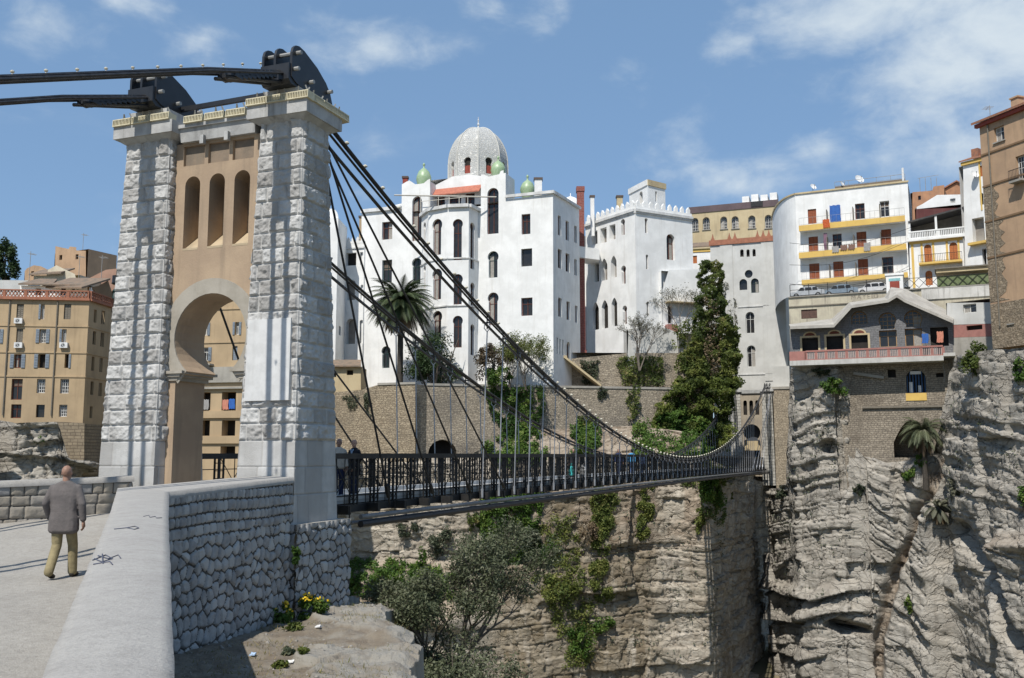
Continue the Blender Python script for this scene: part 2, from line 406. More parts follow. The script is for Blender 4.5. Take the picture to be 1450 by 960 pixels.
# ------------------------------------------------------------------ stone faces as real relief
STONE = mat('rock_faced_limestone', (.52, .515, .50), (.41, .405, .39), 2.2, rough=.9, bump=.012, bsc=30, attr='tone', c3=(.29, .28, .265), streak=.38, dirt=(.24, .23, .215), det=12, lo=.3, hi=.7)
POLYST = mat('grey_rubble_stone', (.34, .335, .325), (.25, .245, .24), 4.0, rough=.9, bump=.014, bsc=26, attr='tone', c3=(.45, .44, .42), det=11)
MORT = mat('rubble_mortar', (.08, .074, .066), (.055, .05, .045), 2, bump=.01)
LEFTST = mat('buff_rubble_stone', (.33, .29, .23), (.25, .225, .19), 2.6, rough=.9, bump=.012, bsc=22, attr='tone', c3=(.26, .255, .25))
def blocks(u, z, rows, wmin, wmax, seed, jit=0.):
    """cell ids and distance to the nearest joint for coursed blocks; rows: sorted course heights"""
    rows = np.asarray(rows); i = np.clip(np.searchsorted(rows, z) - 1, 0, len(rows) - 2)
    wd = wmin + (wmax - wmin) * hsh(i, np.full_like(i, 3), np.full_like(i, seed))
    x = u / wd + hsh(i, np.full_like(i, 9), np.full_like(i, seed)) * 7
    c = np.floor(x)
    off = lambda k: k + (hsh(k, i, np.full_like(i, seed)) - .5) * .45
    c = np.where(x < off(c), c - 1, c); c = np.where(x >= off(c + 1), c + 1, c)
    ex = np.minimum(x - off(c), off(c + 1) - x) * wd
    ez = np.minimum(z - rows[i], rows[i + 1] - z)
    return i, c, ex, ez
def sst(x, a, b):
    t = np.clip((x - a) / (b - a), 0, 1); return t * t * (3 - 2 * t)
def voro(u, z, cell, seed, sx=1., jit=.85):
    a = u / cell / sx; b = z / cell; ai = np.floor(a); bi = np.floor(b)
    f1 = np.full(a.shape, 9.); f2 = np.full(a.shape, 9.); ia = np.zeros(a.shape); ib = np.zeros(a.shape)
    s = np.full(a.shape, seed)
    for dx in (-1, 0, 1):
        for dy in (-1, 0, 1):
            cx = ai + dx; cy = bi + dy
            X = cx + .5 + (hsh(cx, cy, s) - .5) * jit + .5 * (np.mod(cy, 2)); Y = cy + .5 + (hsh(cx, cy, s + 1) - .5) * jit
            d = np.hypot(a - X, b - Y); m = d < f1
            f2 = np.where(m, f1, np.minimum(f2, d)); ia = np.where(m, cx, ia); ib = np.where(m, cy, ib); f1 = np.where(m, d, f1)
    return ia, ib, (f2 - f1) * .5 * cell
def relief(name, c, res, style, seed, m, parent=None, zsm=-9, rows=None, edge=True, mort=None, split=None):
    """c: bottom-left, bottom-right, top-right, top-left points seen from outside"""
    c = [np.array(p, float) for p in c]
    W = max(np.linalg.norm(c[1] - c[0]), np.linalg.norm(c[2] - c[3])); H = max(np.linalg.norm(c[3] - c[0]), np.linalg.norm(c[2] - c[1]))
    nu = max(3, int(W / res)); nv = max(3, int(H / res))
    s = np.linspace(0, 1, nu)[None, :, None]; t = np.linspace(0, 1, nv)[:, None, None]
    p = (c[0] * (1 - s) + c[1] * s) * (1 - t) + (c[3] * (1 - s) + c[2] * s) * t
    wrow = np.linalg.norm((c[1] - c[0]) * (1 - t) + (c[2] - c[3]) * t, axis=2, keepdims=True)[:, :, 0]
    u = s[:, :, 0] * wrow - wrow / 2 + 50; z = p[:, :, 2]
    nrm = np.cross(c[1] - c[0], c[3] - c[0]); nrm /= np.linalg.norm(nrm)
    uu = u + fbm(u * 3, z * 3, seed + 5, 2) * .02; zq = z + fbm(u * 3 + 9, z * 3, seed + 6, 2) * .02
    eu = np.minimum(s[:, :, 0], 1 - s[:, :, 0]) * wrow
    if style == 'ashlar':
        i, k, ex, ez = blocks(u, z, rows, .42, .95, seed)
        e = np.minimum(ex, ez); 
        if edge: e = np.minimum(e, eu)
        rock = (z > zsm)
        amp = .02 + .025 * hsh(i, k, np.full_like(i, seed + 2))
        rough = fbm(u * 5.5, z * 6.5, seed, 5, .62) * .048 + (np.abs(fbm(u * 3.6 + 3, z * 4.4, seed + 3, 4)) - .2) * .062
        pitch = (hsh(i, k, np.full_like(i, seed + 7)) - .5) * .05
        h = np.where(rock, sst(e, .02, .045) * (amp + rough * 1.0 + pitch * .6 + .012), fbm(u * 6, z * 6, seed, 3) * .004)
        h = h - .03 * (1 - sst(np.minimum(ex, ez), .005, .015))
        tone = np.clip(.5 + (hsh(i, k, np.full_like(i, seed + 4)) - .5) * 1.3 + fbm(u * 1.6, z * .5, seed + 8, 4) * .9 - .1, 0, 1)
        tone = np.where(rock, tone * sst(np.minimum(e, np.minimum(ex, ez)), .012, .04), tone * .7)
        mi = None
    elif style == 'poly' or style == 'mixed':
        ia, ib, d = voro(uu, zq, .265, seed, 1., .75)
        if style == 'mixed':
            i, k, ex, ez = blocks(uu, zq + .05 * fbm(u * .8, z * .2, seed + 9, 2), rows, .16, .34, seed)
            d2 = np.minimum(np.minimum(ex, ez), (ex * ez) ** .5 * .8) * 1.0
            up = z > split(s[:, :, 0])
            d = np.where(up, d2, d); ia = np.where(up, i + 500, ia); ib = np.where(up, k, ib)
        g = hsh(ia, ib, np.full(ia.shape, seed + 3))
        h = sst(d, .012, .04) * .04 + sst(d, .01, .12) * .022 * g + sst(d, .01, .03) * fbm(u * 7, z * 7, seed + 2, 4) * .022
        h = h + sst(d, .01, .05) * (hsh(ia, ib, np.full(ia.shape, seed + 8)) - .5) * .03
        tone = np.clip((hsh(ia, ib, np.full(ia.shape, seed + 5)) - .45) * 1.6, 0, 1)
        mi = (d < .021)
    elif style == 'rubble':
        i, k, ex, ez = blocks(uu, zq, rows, .22, .5, seed)
        d = np.minimum(np.minimum(ex, ez), (ex * ez) ** .5 * .85)
        g = hsh(i, k, np.full_like(i, seed + 3))
        h = sst(d, .008, .03) * .025 + sst(d, .01, .1) * .02 * g + fbm(u * 7, z * 7, seed + 2, 4) * .012
        tone = np.clip((hsh(i, k, np.full_like(i, seed + 5)) - .3) * 1.4, 0, 1); mi = (d < .015)
    V = (p + nrm * h[:, :, None]).reshape(-1, 3)
    Fq = gridfaces(nu, nv)
    fm = None
    if mi is not None: fm = mi.ravel()[Fq].sum(1) >= 3
    return npmesh(name, V, Fq, [m, mort] if mi is not None else m, parent, {'tone': tone}, smooth=True, mi=fm)

# ------------------------------------------------------------------ near tower
tower = empty('bridge_tower', B3(-3, 1, -1.5), 'tall near stone bridge tower with tan arched wall between two rough grey piers', 'bridge tower')
rng = np.random.default_rng(4)
rows = [-1.75, -.95, -.28, .38]
while rows[-1] < 8.5: rows.append(rows[-1] + .39 + .03 * float(rng.random()))
rows[-1] = 8.75
def pier(b, t, l0, l1, lt0, lt1, seed, fine):
    """b, t: (w0, w1) at base and top"""
    z0, z1 = -1.75, 8.62
    cs = [(b[0], l0), (b[1], l0), (b[1], l1), (b[0], l1)]; ct = [(t[0], lt0), (t[1], lt0), (t[1], lt1), (t[0], lt1)]
    me = []
    for k in range(4):
        a, c = k, (k + 1) % 4
        q = [B3(*cs[a], z0), B3(*cs[c], z0), B3(*ct[c], z1), B3(*ct[a], z1)]
        me.append(relief('pier', q, .021 if k in fine else .06, 'ashlar', seed + k * 7, STONE, None, zsm=.38, rows=rows))
    base = me[0]
    import bmesh as _b
    bm = _b.new()
    for o in me: bm.from_mesh(o.data)
    nm = bpy.data.meshes.new('pier'); bm.to_mesh(nm); bm.free(); nm.materials.append(STONE)
    for o in me: d = o.data; bpy.data.objects.remove(o); bpy.data.meshes.remove(d)
    return link('pier', nm, tower)
pier((-1.75, 0), (-1.45, -.16), 0, 2.03, .2, 1.38, 11, (0, 1))
pier((-6.2, -4.3), (-5.9, -4.42), 0, 2.03, .2, 1.38, 57, (0, 1))
# tan wall between the piers
def wf(l): return lambda u, z, d: B3(u, l + d, z)
mb = MB()
hz = 3.12; hr = 1.15
op = [(-4.08, -1.7), (-1.92, -1.7), (-1.92, 2.02)]
a0 = math.asin(-.9 / hr)
for i in range(29):
    a = a0 + (math.pi - 2 * a0) * i / 28; op.append((-3 + hr * math.cos(a), hz + hr * math.sin(a)))
op.append((-4.08, 2.02))
slits = []
for c in (-3.78, -2.97, -2.16): slits.append((arch(c - .25, c + .25, 5.55, 7.55, 'a'), .62, BUFF))
frz = [(arch(a, b, 7.86, 8.42, 'r'), .09, mat('dark_frieze_render', (.24, .185, .135), (.18, .145, .11), 2.5, streak=.5, bump=.008)) for a, b in ((-4.12, -3.42), (-3.30, -2.62), (-2.50, -1.82))]  # frieze panels backed with a darker render than the wall
wallholes(mb, wf(.42), [(-4.6, -1.7), (-1.4, -1.7), (-1.4, 8.5), (-4.6, 8.5)], [(op, 1.18, None)] + slits + frz, BUFF)
mb.mat(BUFF); wallholes(mb, wf(1.6), [(-4.6, -1.7), (-1.4, -1.7), (-1.4, 8.5), (-4.6, 8.5)], [(op, 0, None)], BUFF)
aw = mb.build('arch_wall', None, tower)
s_ = MB()
for c in (-3.78, -2.97, -2.16):   # sloping sills of the three slits
    s_.poly([B3(c - .25, .415, 5.5), B3(c + .25, .415, 5.5), B3(c + .25, 1.0, 5.98), B3(c - .25, 1.0, 5.98)])
    s_.poly([B3(c - .25, .415, 5.5), B3(c - .25, .415, 5.56), B3(c + .25, .415, 5.56), B3(c + .25, .415, 5.5)])
s_.build('sill', mat('pale_sill_render', (.45, .36, .24), None, 2, streak=.3), tower)
bd = MB(); ring = []
ai = math.asin(-.9 / hr); k = 30
def rp(r, a): return (max(-4.36, min(-1.64, -3 + r * math.cos(a))), hz + r * math.sin(a))
for i in range(k):
    a1 = ai + (math.pi - 2 * ai) * i / k; a2 = ai + (math.pi - 2 * ai) * (i + 1) / k
    q = [rp(hr + .002, a1), rp(1.56, a1), rp(1.56, a2), rp(hr + .002, a2)]
    bd.hexa([B3(u, .42, z) for u, z in q], [B3(u, .385, z) for u, z in q])
bd.build('arch_band', mat('grey_render_band', (.36, .33, .28), (.29, .265, .22), 1.3, streak=.3, bump=.006), tower)
for sgn in (-1, 1):
    im = MB()
    for z0, z1, e in ((1.98, 2.08, .0), (2.08, 2.16, .05), (2.16, 2.235, .1)):
        a = -3 + sgn * 1.36; b = -3 + sgn * (.98 - e * 2.2)
        im.hexa([B3(min(a, b), .37 - e, z0), B3(max(a, b), .37 - e, z0), B3(max(a, b), 1.64 + e, z0), B3(min(a, b), 1.64 + e, z0)],
                [B3(min(a, b), .37 - e, z1), B3(max(a, b), .37 - e, z1), B3(max(a, b), 1.64 + e, z1), B3(min(a, b), 1.64 + e, z1)])
    im.build('impost', mat('grey_render_band', (.36, .33, .28)), tower)
def slab(mb, w0, w1, l0, l1, z0, z1, e0=0, e1=0):
    b = [B3(w0 - e0, l0 - e0, z0), B3(w1 + e0, l0 - e0, z0), B3(w1 + e0, l1 + e0, z0), B3(w0 - e0, l1 + e0, z0)]
    t = [B3(w0 - e1, l0 - e1, z1), B3(w1 + e1, l0 - e1, z1), B3(w1 + e1, l1 + e1, z1), B3(w0 - e1, l1 + e1, z1)]
    return mb.hexa(b, t)
CAPST = mat('capital_limestone', (.44, .44, .43), (.34, .34, .335), 2, streak=.6, bump=.01, dirt=(.13, .125, .115))
for w0, w1 in ((-1.45, -.16), (-5.9, -4.42)):
    c = MB()
    slab(c, w0, w1, .2, 1.38, 8.60, 8.72, .04, .22); slab(c, w0, w1, .2, 1.38, 8.722, 9.06, .27, .27)
    cp = c.build('capital', CAPST, tower)
    c2 = MB(); slab(c2, w0 + .12, w1 - .12, .15, 1.5, 9.062, 9.5); c2.build('saddle_block', CAPST, tower)
c = MB()
slab(c, -4.14, -1.72, .3, 1.5, 8.5, 8.86, .0, .06); slab(c, -4.14, -1.72, .3, 1.5, 8.862, 8.96, .12, .12)
for u in (-3.36, -2.56): slab(c, u - .06, u + .06, .18, .3, 8.36, 8.6)
c.build('cornice', CAPST, tower)
# plaque on the right pier
pl = MB(); f = lambda z: .2 * (z + 1.75) / 10.37
pz0, pz1 = 1.36, 3.42
def pf(w, z, o): return B3(w, f(z) - o, z)
pl.hexa([pf(-1.52, pz0, .11), pf(-.2, pz0, .11), pf(-.2, pz0, -.03), pf(-1.52, pz0, -.03)], [pf(-1.5, pz1, .11), pf(-.22, pz1, .11), pf(-.22, pz1, -.03), pf(-1.5, pz1, -.03)])
pq = pl.build('inscription_plaque', mat('white_marble_slab', (.60, .60, .59), (.52, .52, .51), 3, streak=.15, bump=.002), tower)
# saddles: three shaped black side plates round a housing, pins with nuts
PROF = [(-.32, .16), (-.32, .82), (-.27, .96), (-.17, 1.05), (-.02, 1.09), (.22, 1.06), (.85, .84), (1.3, .58), (1.52, .36), (1.64, .1), (1.66, -.15), (1.62, -.38), (1.45, -.48), (.2, .02), (-.1, .06)]
def saddle(wc, parent, base=9.5, flip=1, l0=.2, sc=1.):
    s = MB()
    for o in (-.46, -.1, .40):
        w = wc + o * sc
        s.prism([B3(w, l0 + flip * l * sc, base + .02 + z * sc) for l, z in PROF], RV * (.07 * sc))
    s.prism([B3(wc - .42 * sc, l0 + flip * l * sc, base + z * sc) for l, z in ((-.42, .1), (-.42, .52), (.6, .62), (1.35, .2), (1.35, .06), (-.3, .0))], RV * (.86 * sc))
    sd = s.build('saddle', BLACK, parent)
    pn = MB()
    for l, z in ((-.12, .86), (1.4, .36), (1.35, -.12), (.5, .3), (-.2, .4)):
        p = B3(wc - .52 * sc, l0 + flip * l * sc, base + .02 + z * sc); pn.tube([p, p + RV * (1.13 * sc)], .055 * sc, 8)
    pn.build('pin', STEELG, sd)
    return sd
saddle(-.8, tower); saddle(-5.16, tower)
c = MB(); c.bar(B3(-4.7, .9, 9.72), B3(-1.2, .9, 9.76), .1, .13); c.build('tie_bar', BLACK, tower)
# ------------------------------------------------------------------ backstays with clamps
bridge = empty('suspension_footbridge', B3(-3, 57, -1.5), 'long black suspension footbridge hung on cables between the two stone towers', 'footbridge')
SL = .42
LAMPM = mat('string_light', (.62, .58, .47), (.5, .46, .36), 9, rough=.4)
lampme = None
def lampmesh():
    b = MB(); b.bar((0, 0, 0), (0, 0, .1), .035); b.lathe((0, 0, .1), [(.02, 0), (.075, .02), (.085, .06), (.05, .1), (.0, .12)], 8)
    o = b.build('lamp', LAMPM); me = o.data; bpy.data.objects.remove(o); return me
lampme = lampmesh()
def putlamp(p, parent, rz=0, s=1., tilt=.0):
    o = bpy.data.objects.new('lamp', lampme); col.objects.link(o); o.parent = parent
    o.matrix_parent_inverse = Matrix.Translation(-wloc(parent)) if parent.type == 'EMPTY' else Matrix()
    o.location = p; o.rotation_euler = (tilt, 0, rz); o.scale = (s, s, s); return o
for wc, zt in ((-.8, 10.0), (-5.16, 9.95)):
    c = MB(); end = -36
    for o, dz in ((-.25, 0), (-.17, .06), (.17, .06), (.25, 0)):
        c.tube([B3(wc + o, .3, zt + dz - .05), B3(wc + o, -3, zt + dz - 3 * SL), B3(wc + o * .9, end, zt + dz + end * SL)], .04, 6)
    # clamp box where the two rope bundles join
    m = c.build('backstay', CABLE, bridge)
    k = MB()
    for i in range(9):
        l = -.6 - i * .17; p = B3(wc, l, zt - .16 + l * SL)
        k.bar(p - RV * .26, p + RV * .26, .11, .3, DV)
    for o in (-.17, .17): k.tube([B3(wc + o, .3, zt - .3), B3(wc + o, -2.3, zt - .16 - 2.3 * SL)], .05, 6)
    k.build('cable_clamp', BLACK, m)
    # the lower stay rope
for i in range(22):
    l = -.8 - i * .72; putlamp(B3(-.8, l, 10.0 + .1 + l * SL), bridge, .3, .46, -.2)
# ------------------------------------------------------------------ main cables, suspenders, stays, railings, deck
ZT, ZM, LM = 9.62, -.3, 57.5
def zc(l):
    q = (l - LM) / 56.0; return ZM + (ZT - ZM) * q * q
def cw(l, right):
    q = abs(l - LM) / 56.0; return (-1.16 + .32 * q ** 2) if right else (-4.84 - .32 * q ** 2)
for right in (True, False):
    m = MB()
    Ls = np.linspace(1.5, 113.5, 80)
    for o, dz, rr in ((0, 0, .042), (.11, -.05, .04), (-.11, -.05, .04), (-.17, -.42, .04), (.17, -.78, .04)):
        pts = []
        for l in Ls:
            q = abs(l - LM) / 56.0; q = .22 + .78 * q ** 2
            pts.append(B3(cw(l, right) + o * q ** .5, l, zc(l) + dz * q))
        m.tube(pts, rr, 6)
    mc = m.build('main_cable', CABLE, bridge)
    for l in np.arange(14.6, 102, 1.75):   # bands that hold the ropes together
        hr_ = MB()
        q = abs(l - LM) / 56.0; q = .22 + .78 * q ** 2
        p = B3(cw(l, right), l, zc(l)); hr_.bar(p + Vector((0, 0, .06)), p + Vector((0, 0, -.82 * q)), .035, .05)
        hr_.bar(p + RV * .2 - Vector((0, 0, .42 * q)), p - RV * .2 - Vector((0, 0, .42 * q)), .05, .05)
        hr_.build('rope_spacer', BLACK, mc)
    n = 0
    for l in np.arange(2.4, 113, 1.12 if right else 2.4):
        if n > (76 if right else 0): break
        n += 1; putlamp(B3(cw(l, right), l, zc(l) + .06), bridge, .4 + .3 * math.sin(l * 9), .85, .15)
# suspenders: a rod with a fork and clevis, 50 a side
for right in (True, False):
    for i in range(50):
        l = 14.6 + i * 1.75
        w0 = cw(l, right); zt = zc(l) - .5 * (.22 + .78 * ((l - LM) / 56) ** 2); zb = zd(l) - .16
        if zt < zb + .35: zt = zb + .35
        b = MB(); wb = -1.16 if right else -4.84
        hi = max(zb + .3, zt - .32)
        b.tube([B3(wb, l, zb), B3(w0, l, hi)], .027, 6)
        if zt - hi > .1:
            b.bar(B3(w0, l, hi), B3(w0 + .13, l, hi + .16), .03); b.bar(B3(w0, l, hi), B3(w0 - .13, l, hi + .16), .03)
            b.bar(B3(w0 + .13, l, hi + .14), B3(w0 + .1, l, zt + .1), .03); b.bar(B3(w0 - .13, l, hi + .14), B3(w0 - .1, l, zt + .1), .03)
        b.tube([B3(wb, l, zb - .14), B3(wb, l, zb + .2)], .05, 6)
        b.build('suspender', ROD, bridge)
# stay cables: from each tower head down to the deck edge
for far in (False, True):
    for right in (True, False):
        wt = -.42 if right else -5.5; wb = -1.12 if right else -4.88
        for k, (l, zq) in enumerate(((6.9, 8.25), (10.1, 8.3), (13.3, 8.42), (16.8, 8.5))):
            b = MB(); lt = 1.5
            if far: l = BL + 2 - l; lt = BL + .5
            top = B3(wt + .12 * (k % 2), lt, zq); bot = B3(wb, l, zd(l) + .05)
            b.tube([top, bot], .036 if not far else .03, 6)
            d = (top - bot).normalized(); b.tube([bot, bot + d * .42], .075, 6); b.tube([bot - d * .3, bot], .03, 6)
            b.build('stay_cable', CABLE if not far else ROD, bridge)
# deck
def strip(mb, w0, w1, z0, z1, l0=2., l1=BL, n=60):
    Ls = np.linspace(l0, l1, n)
    for a, b in zip(Ls[:-1], Ls[1:]):
        mb.hexa([B3(w0, a, zd(a) + z0), B3(w1, a, zd(a) + z0), B3(w1, b, zd(b) + z0), B3(w0, b, zd(b) + z0)],
                [B3(w0, a, zd(a) + z1), B3(w1, a, zd(a) + z1), B3(w1, b, zd(b) + z1), B3(w0, b, zd(b) + z1)])
    return mb
DECKM = mat('pale_deck_slab', (.42, .42, .41), (.34, .34, .33), 1.5, streak=.0)
d = strip(MB(), -4.28, -1.72, -.10, 0).build('deck', DECKM, bridge)
for a, b in ((-1.86, -1.7), (-4.3, -4.14)):
    strip(MB(), a, b, .003, .16).build('kerb', mat('white_kerb', (.60, .60, .59), (.48, .48, .47), 2), bridge)
b = MB()
for l in np.arange(2.6, BL - .3, 1.75):
    z = zd(l); b.hexa([B3(-5.0, l - .07, z - .36), B3(-1.0, l - .07, z - .36), B3(-1.0, l + .07, z - .36), B3(-5.0, l + .07, z - .36)],
                      [B3(-5.0, l - .07, z - .105), B3(-1.0, l - .07, z - .105), B3(-1.0, l + .07, z - .105), B3(-5.0, l + .07, z - .105)])
b.build('cross_beam', BLACK2, bridge)
for right in (True, False):
    w0 = -1.5 if right else -4.5
    r = MB()
    strip(r, w0 - .09, w0 + .09, -.34, -.12); strip(r, w0 - .09, w0 + .09, 1.24, 1.40); strip(r, w0 - .015, w0 + .015, .12, .17); strip(r, w0 - .015, w0 + .015, .62, .65); strip(r, w0 - .015, w0 + .015, .93, .955)
    ls = np.arange(2.9, BL - .4, 1.25)
    for l in ls:
        m = l + .625
        r.bar(B3(w0, l, zd(l) - .1), B3(w0, l + 1.25, zd(l) + 1.28), .02, .015); r.bar(B3(w0 + .03, l + 1.25, zd(l) - .1), B3(w0 + .03, l, zd(l) + 1.28), .02, .015)
        for q in (.55,): r.bar(B3(w0 + .02, l + 1.25 * q, zd(l) - .12), B3(w0 + .02, l + 1.25 * q, zd(l) + 1.28), .022, .022)
    r.build('railing', BLACK2, bridge)
    p = MB(); l = 0
    p0 = [(-.12, 0), (.12, 0)]
    for dl in (-.11, .11):
        for dw in (-.07, .07): p.bar((dw, dl, -.14), (dw, dl, 1.26), .045, .045, (0, 1, 0))
    for k in range(6): p.bar((0, -.11, .02 + .22 * k), (0, .11, .02 + .22 * k), .1, .025)
    po = p.build('railing_post', BLACK2); me = po.data; bpy.data.objects.remove(po)
    rest = []
    for i, l in enumerate(ls):
        M4 = Matrix.Translation(B3(w0, l, zd(l))) @ Matrix.Rotation(-BT, 4, 'Z')
        if i < 50:
            o = bpy.data.objects.new('railing_post', me); col.objects.link(o); o.parent = bridge
            o.matrix_parent_inverse = Matrix.Translation(-wloc(bridge)); o.location = M4.translation; o.rotation_euler = (0, 0, -BT)
        else: rest.append(M4)
    bm = bmesh.new()
    for M4 in rest:
        b2 = bmesh.new(); b2.from_mesh(me); b2.transform(M4); t = bpy.data.meshes.new('t'); b2.to_mesh(t); b2.free(); bm.from_mesh(t); bpy.data.meshes.remove(t)
    nm = bpy.data.meshes.new('distant_railing_posts'); bm.to_mesh(nm); bm.free(); nm.materials.append(BLACK2)
    tag(link('distant_railing_posts', nm, bridge), kind='stuff')
for w0, z0, rr in ((-.78, -.43, .07), (-.78, -.64, .10), (-1.1, -.62, .06)):
    b = MB(); Ls = np.linspace(4.6, BL + .5, 50); b.tube([B3(w0, l, zd(l) + z0 + .12 * math.exp(-(l - 3) / 4) * 0) for l in Ls], rr, 8)
    b.build('service_pipe', PIPE if rr < .09 else mat('black_pipe', (.03, .03, .033), None, 4, rough=.5), bridge)
for l in np.arange(4, BL, 3.5):
    b = MB(); z = zd(l); b.bar(B3(-.8, l, z - .1), B3(-.8, l, z - .78), .03); b.bar(B3(-1.2, l, z - .76), B3(-.7, l, z - .76), .04); b.bar(B3(-1.2, l, z - .1), B3(-1.2, l, z - .78), .03)
    b.build('pipe_hanger', BLACK2, bridge)

# ------------------------------------------------------------------ far tower
ft = empty('bridge_tower', B3(-3, BL + 1, -1.7), 'small distant stone bridge tower at the far end under a grey stair tower', 'bridge tower')
FST = masonry('far_tower_ashlar', (.42, .41, .38), (.35, .34, .31), (.24, .23, .21), .8, .42, .03, .05, .35, stain=.25)
for b0, t0 in (((-1.75, 0), (-1.45, -.16)), ((-6.2, -4.3), (-5.9, -4.42))):
    c = MB(); f0, f1 = BL, BL + 2
    c.hexa([B3(b0[0], f0, -4), B3(b0[1], f0, -4), B3(b0[1], f1, -4), B3(b0[0], f1, -4)], [B3(t0[0], f0 + .4, 8.6), B3(t0[1], f0 + .4, 8.6), B3(t0[1], f1 - .2, 8.6), B3(t0[0], f1 - .2, 8.6)])
    c.build('pier', FST, ft)
    c = MB()
    for z0, z1, e in ((8.602, 8.72, .12), (8.722, 9.05, .25)):
        slab(c, t0[0], t0[1], f0 + .4, f1 - .2, z0, z1, e, e)
    c.build('capital', CAPST, ft)
    saddle(sum(t0) / 2, ft, 9.06, -1, BL + 1.3, .8)
mb = MB()
fop = [(-4.08, -1.7), (-1.92, -1.7), (-1.92, 2.02)] + op[3:-1] + [(-4.08, 2.02)]
wallholes(mb, wf(BL + .45), [(-4.6, -1.7), (-1.4, -1.7), (-1.4, 8.5), (-4.6, 8.5)], [(fop, 1.1, None)] + [(q[0], .5, DARKIN) for q in slits], mat('grey_buff_render', (.36, .31, .24), (.29, .25, .2), 1, streak=.4))
mb.build('arch_wall', None, ft)
c = MB(); slab(c, -4.14, -1.72, BL + .3, BL + 1.5, 8.5, 8.96, .05, .1); c.build('cornice', CAPST, ft)
c = MB(); slab(c, -4.1, -1.9, BL + 1.0, BL + 1.3, .7, 2.0); c.build('lintel_panel', CREAM, ft)
c = MB(); slab(c, -4.05, -1.95, BL + 1.7, BL + 1.75, -1.7, 5.5); c.build('passage_shade', mat('slate_blue_shade', (.07, .08, .10), None, 2), ft)  # dark sheet across the far passage: its shade put in as colour

# ------------------------------------------------------------------ parapets, abutment, road, terrace
par = empty('stone_parapet', (-6.9, 20, -2), 'long pale concrete topped parapet on grey rubble wall beside the right edge of the road', 'parapet wall')
Rg = [(1.9, -5.2, -.69), (-1.01, 2.96, -.69), (-3.76, 10.6, -.69), (-6.5, 18.3, -.69), (-5.31, 23.46, -.53)]
Lf = [(1.75, -5.2, -.69), (-1.42, 2.96, -.69), (-4.8, 11.55, -.69), (-8.26, 20.2, -.68), (-6.95, 24.05, -.55)]
def coping(Rg, Lf, th, over, name, m, parent, n=90, crown=.03, K=9):
    def res(pl):
        pl = np.array(pl); s = np.r_[0, np.cumsum(np.linalg.norm(np.diff(pl[:, :2], axis=0), axis=1))]; return pl, s / s[-1]
    # same breakpoints on both sides, so that the corners stay paired
    a = np.array(Rg); b = np.array(Lf); A = []; Bq = []
    for i in range(len(a) - 1):
        k = n if i < len(a) - 1 else n
        t = np.linspace(0, 1, k, endpoint=(i == len(a) - 2))[:, None]
        A.append(a[i] * (1 - t) + a[i + 1] * t); Bq.append(b[i] * (1 - t) + b[i + 1] * t)
    A = np.concatenate(A); Bq = np.concatenate(Bq); nn = len(A)
    prof = [(0, -th)] + [(i / K, 0) for i in range(K + 1)] + [(1, -th)]
    V = []
    for f, dz in prof:
        p = A * (1 - f) + Bq * f; p = p.copy(); p[:, 2] += dz + crown * (1 - (2 * f - 1) ** 2) * (dz == 0)
        jit = np.array([mnoise.noise(Vector((x * .7, y * .7, f * 3))) for x, y, z in p]); p[:, 2] += jit * .004 * (dz == 0)
        jx = np.array([mnoise.noise(Vector((x * 3, y * 3, 9 + f))) for x, y, z in p]); p[:, 0] += jx * .006 * (f in (0, 1))
        V.append(p)
    V = np.concatenate(V); Fq = gridfaces(nn, len(prof))
    return npmesh(name, V, Fq, m, parent)
cp = coping(Rg, Lf, .13, 0, 'coping', COPING, par)
# scratched and inked marks on the coping
gm = MB()
def copz(f, k):  # point on the coping: f from right edge 0 to left edge 1, k along the long run
    a = Vector(Rg[1]).lerp(Vector(Rg[3]), k); b = Vector(Lf[1]).lerp(Vector(Lf[3]), k); p = a.lerp(b, f); p.z += .03 * (1 - (2 * f - 1) ** 2) + .001; return p
def scribble(pts, r=.008):
    gm.tube([copz(*p) for p in pts], .0042, 4)
scribble([(.95, .20), (.8, .215), (.7, .2), (.82, .19), (.93, .205)]); scribble([(.9, .215), (.75, .20), (.64, .214), (.6, .202)]); scribble([(.92, .185), (.72, .19), (.68, .18)]); scribble([(.85, .22), (.8, .185)])
gm.build('ink_scribble', mat('faded_blue_ink', (.09, .10, .14), None, 9), cp); gm = MB(); scribble([(.62, .36), (.5, .375), (.44, .365), (.5, .352), (.62, .36)], .006); gm.build('ink_scribble', mat('faded_blue_ink', (.09, .10, .14), None, 9), cp); gm = MB(); scribble([(.62, .36), (.8, .35)], .005)
gm.build('ink_scribble', MATS['faded_blue_ink'], cp); gm = MB(); scribble([(.4, .47), (.32, .49), (.3, .47), (.22, .49), (.2, .475), (.12, .49)], .005)
gm.build('ink_scribble', mat('faded_blue_ink', (.07, .08, .12), None, 9), cp)
wallrows = list(np.cumsum([-4.6] + [.2 + .05 * float(rng.random()) for _ in range(24)]))
A_ = Vector((-6.5, 18.3, 0)); B_ = Vector((-5.31, 23.46, 0))
off = Vector((.99, -.14, 0)) * -.03
q = [A_ + off + Vector((0, 0, -4.6)), B_ + off + Vector((0, 0, -4.6)), B_ + off + Vector((0, 0, -.655)), A_ + off + Vector((0, 0, -.815))]
relief('rubble_face', q, .017, 'mixed', 31, POLYST, par, rows=wallrows, edge=False, mort=MORT, split=lambda s: -1.7 + .13 * s + .07 * np.sin(s * 21) + .04 * np.sin(s * 50))
q = [Vector((1.9, -5.2, -4)), Vector((-6.5, 18.3, -4.6)), Vector((-6.5, 18.3, -.815)), Vector((1.9, -5.2, -.815))]
q = [p + Vector((-.05, 0, 0)) for p in q]
relief('rubble_face', q, .05, 'rubble', 77, POLYST, par, rows=wallrows, edge=False, mort=MORT)
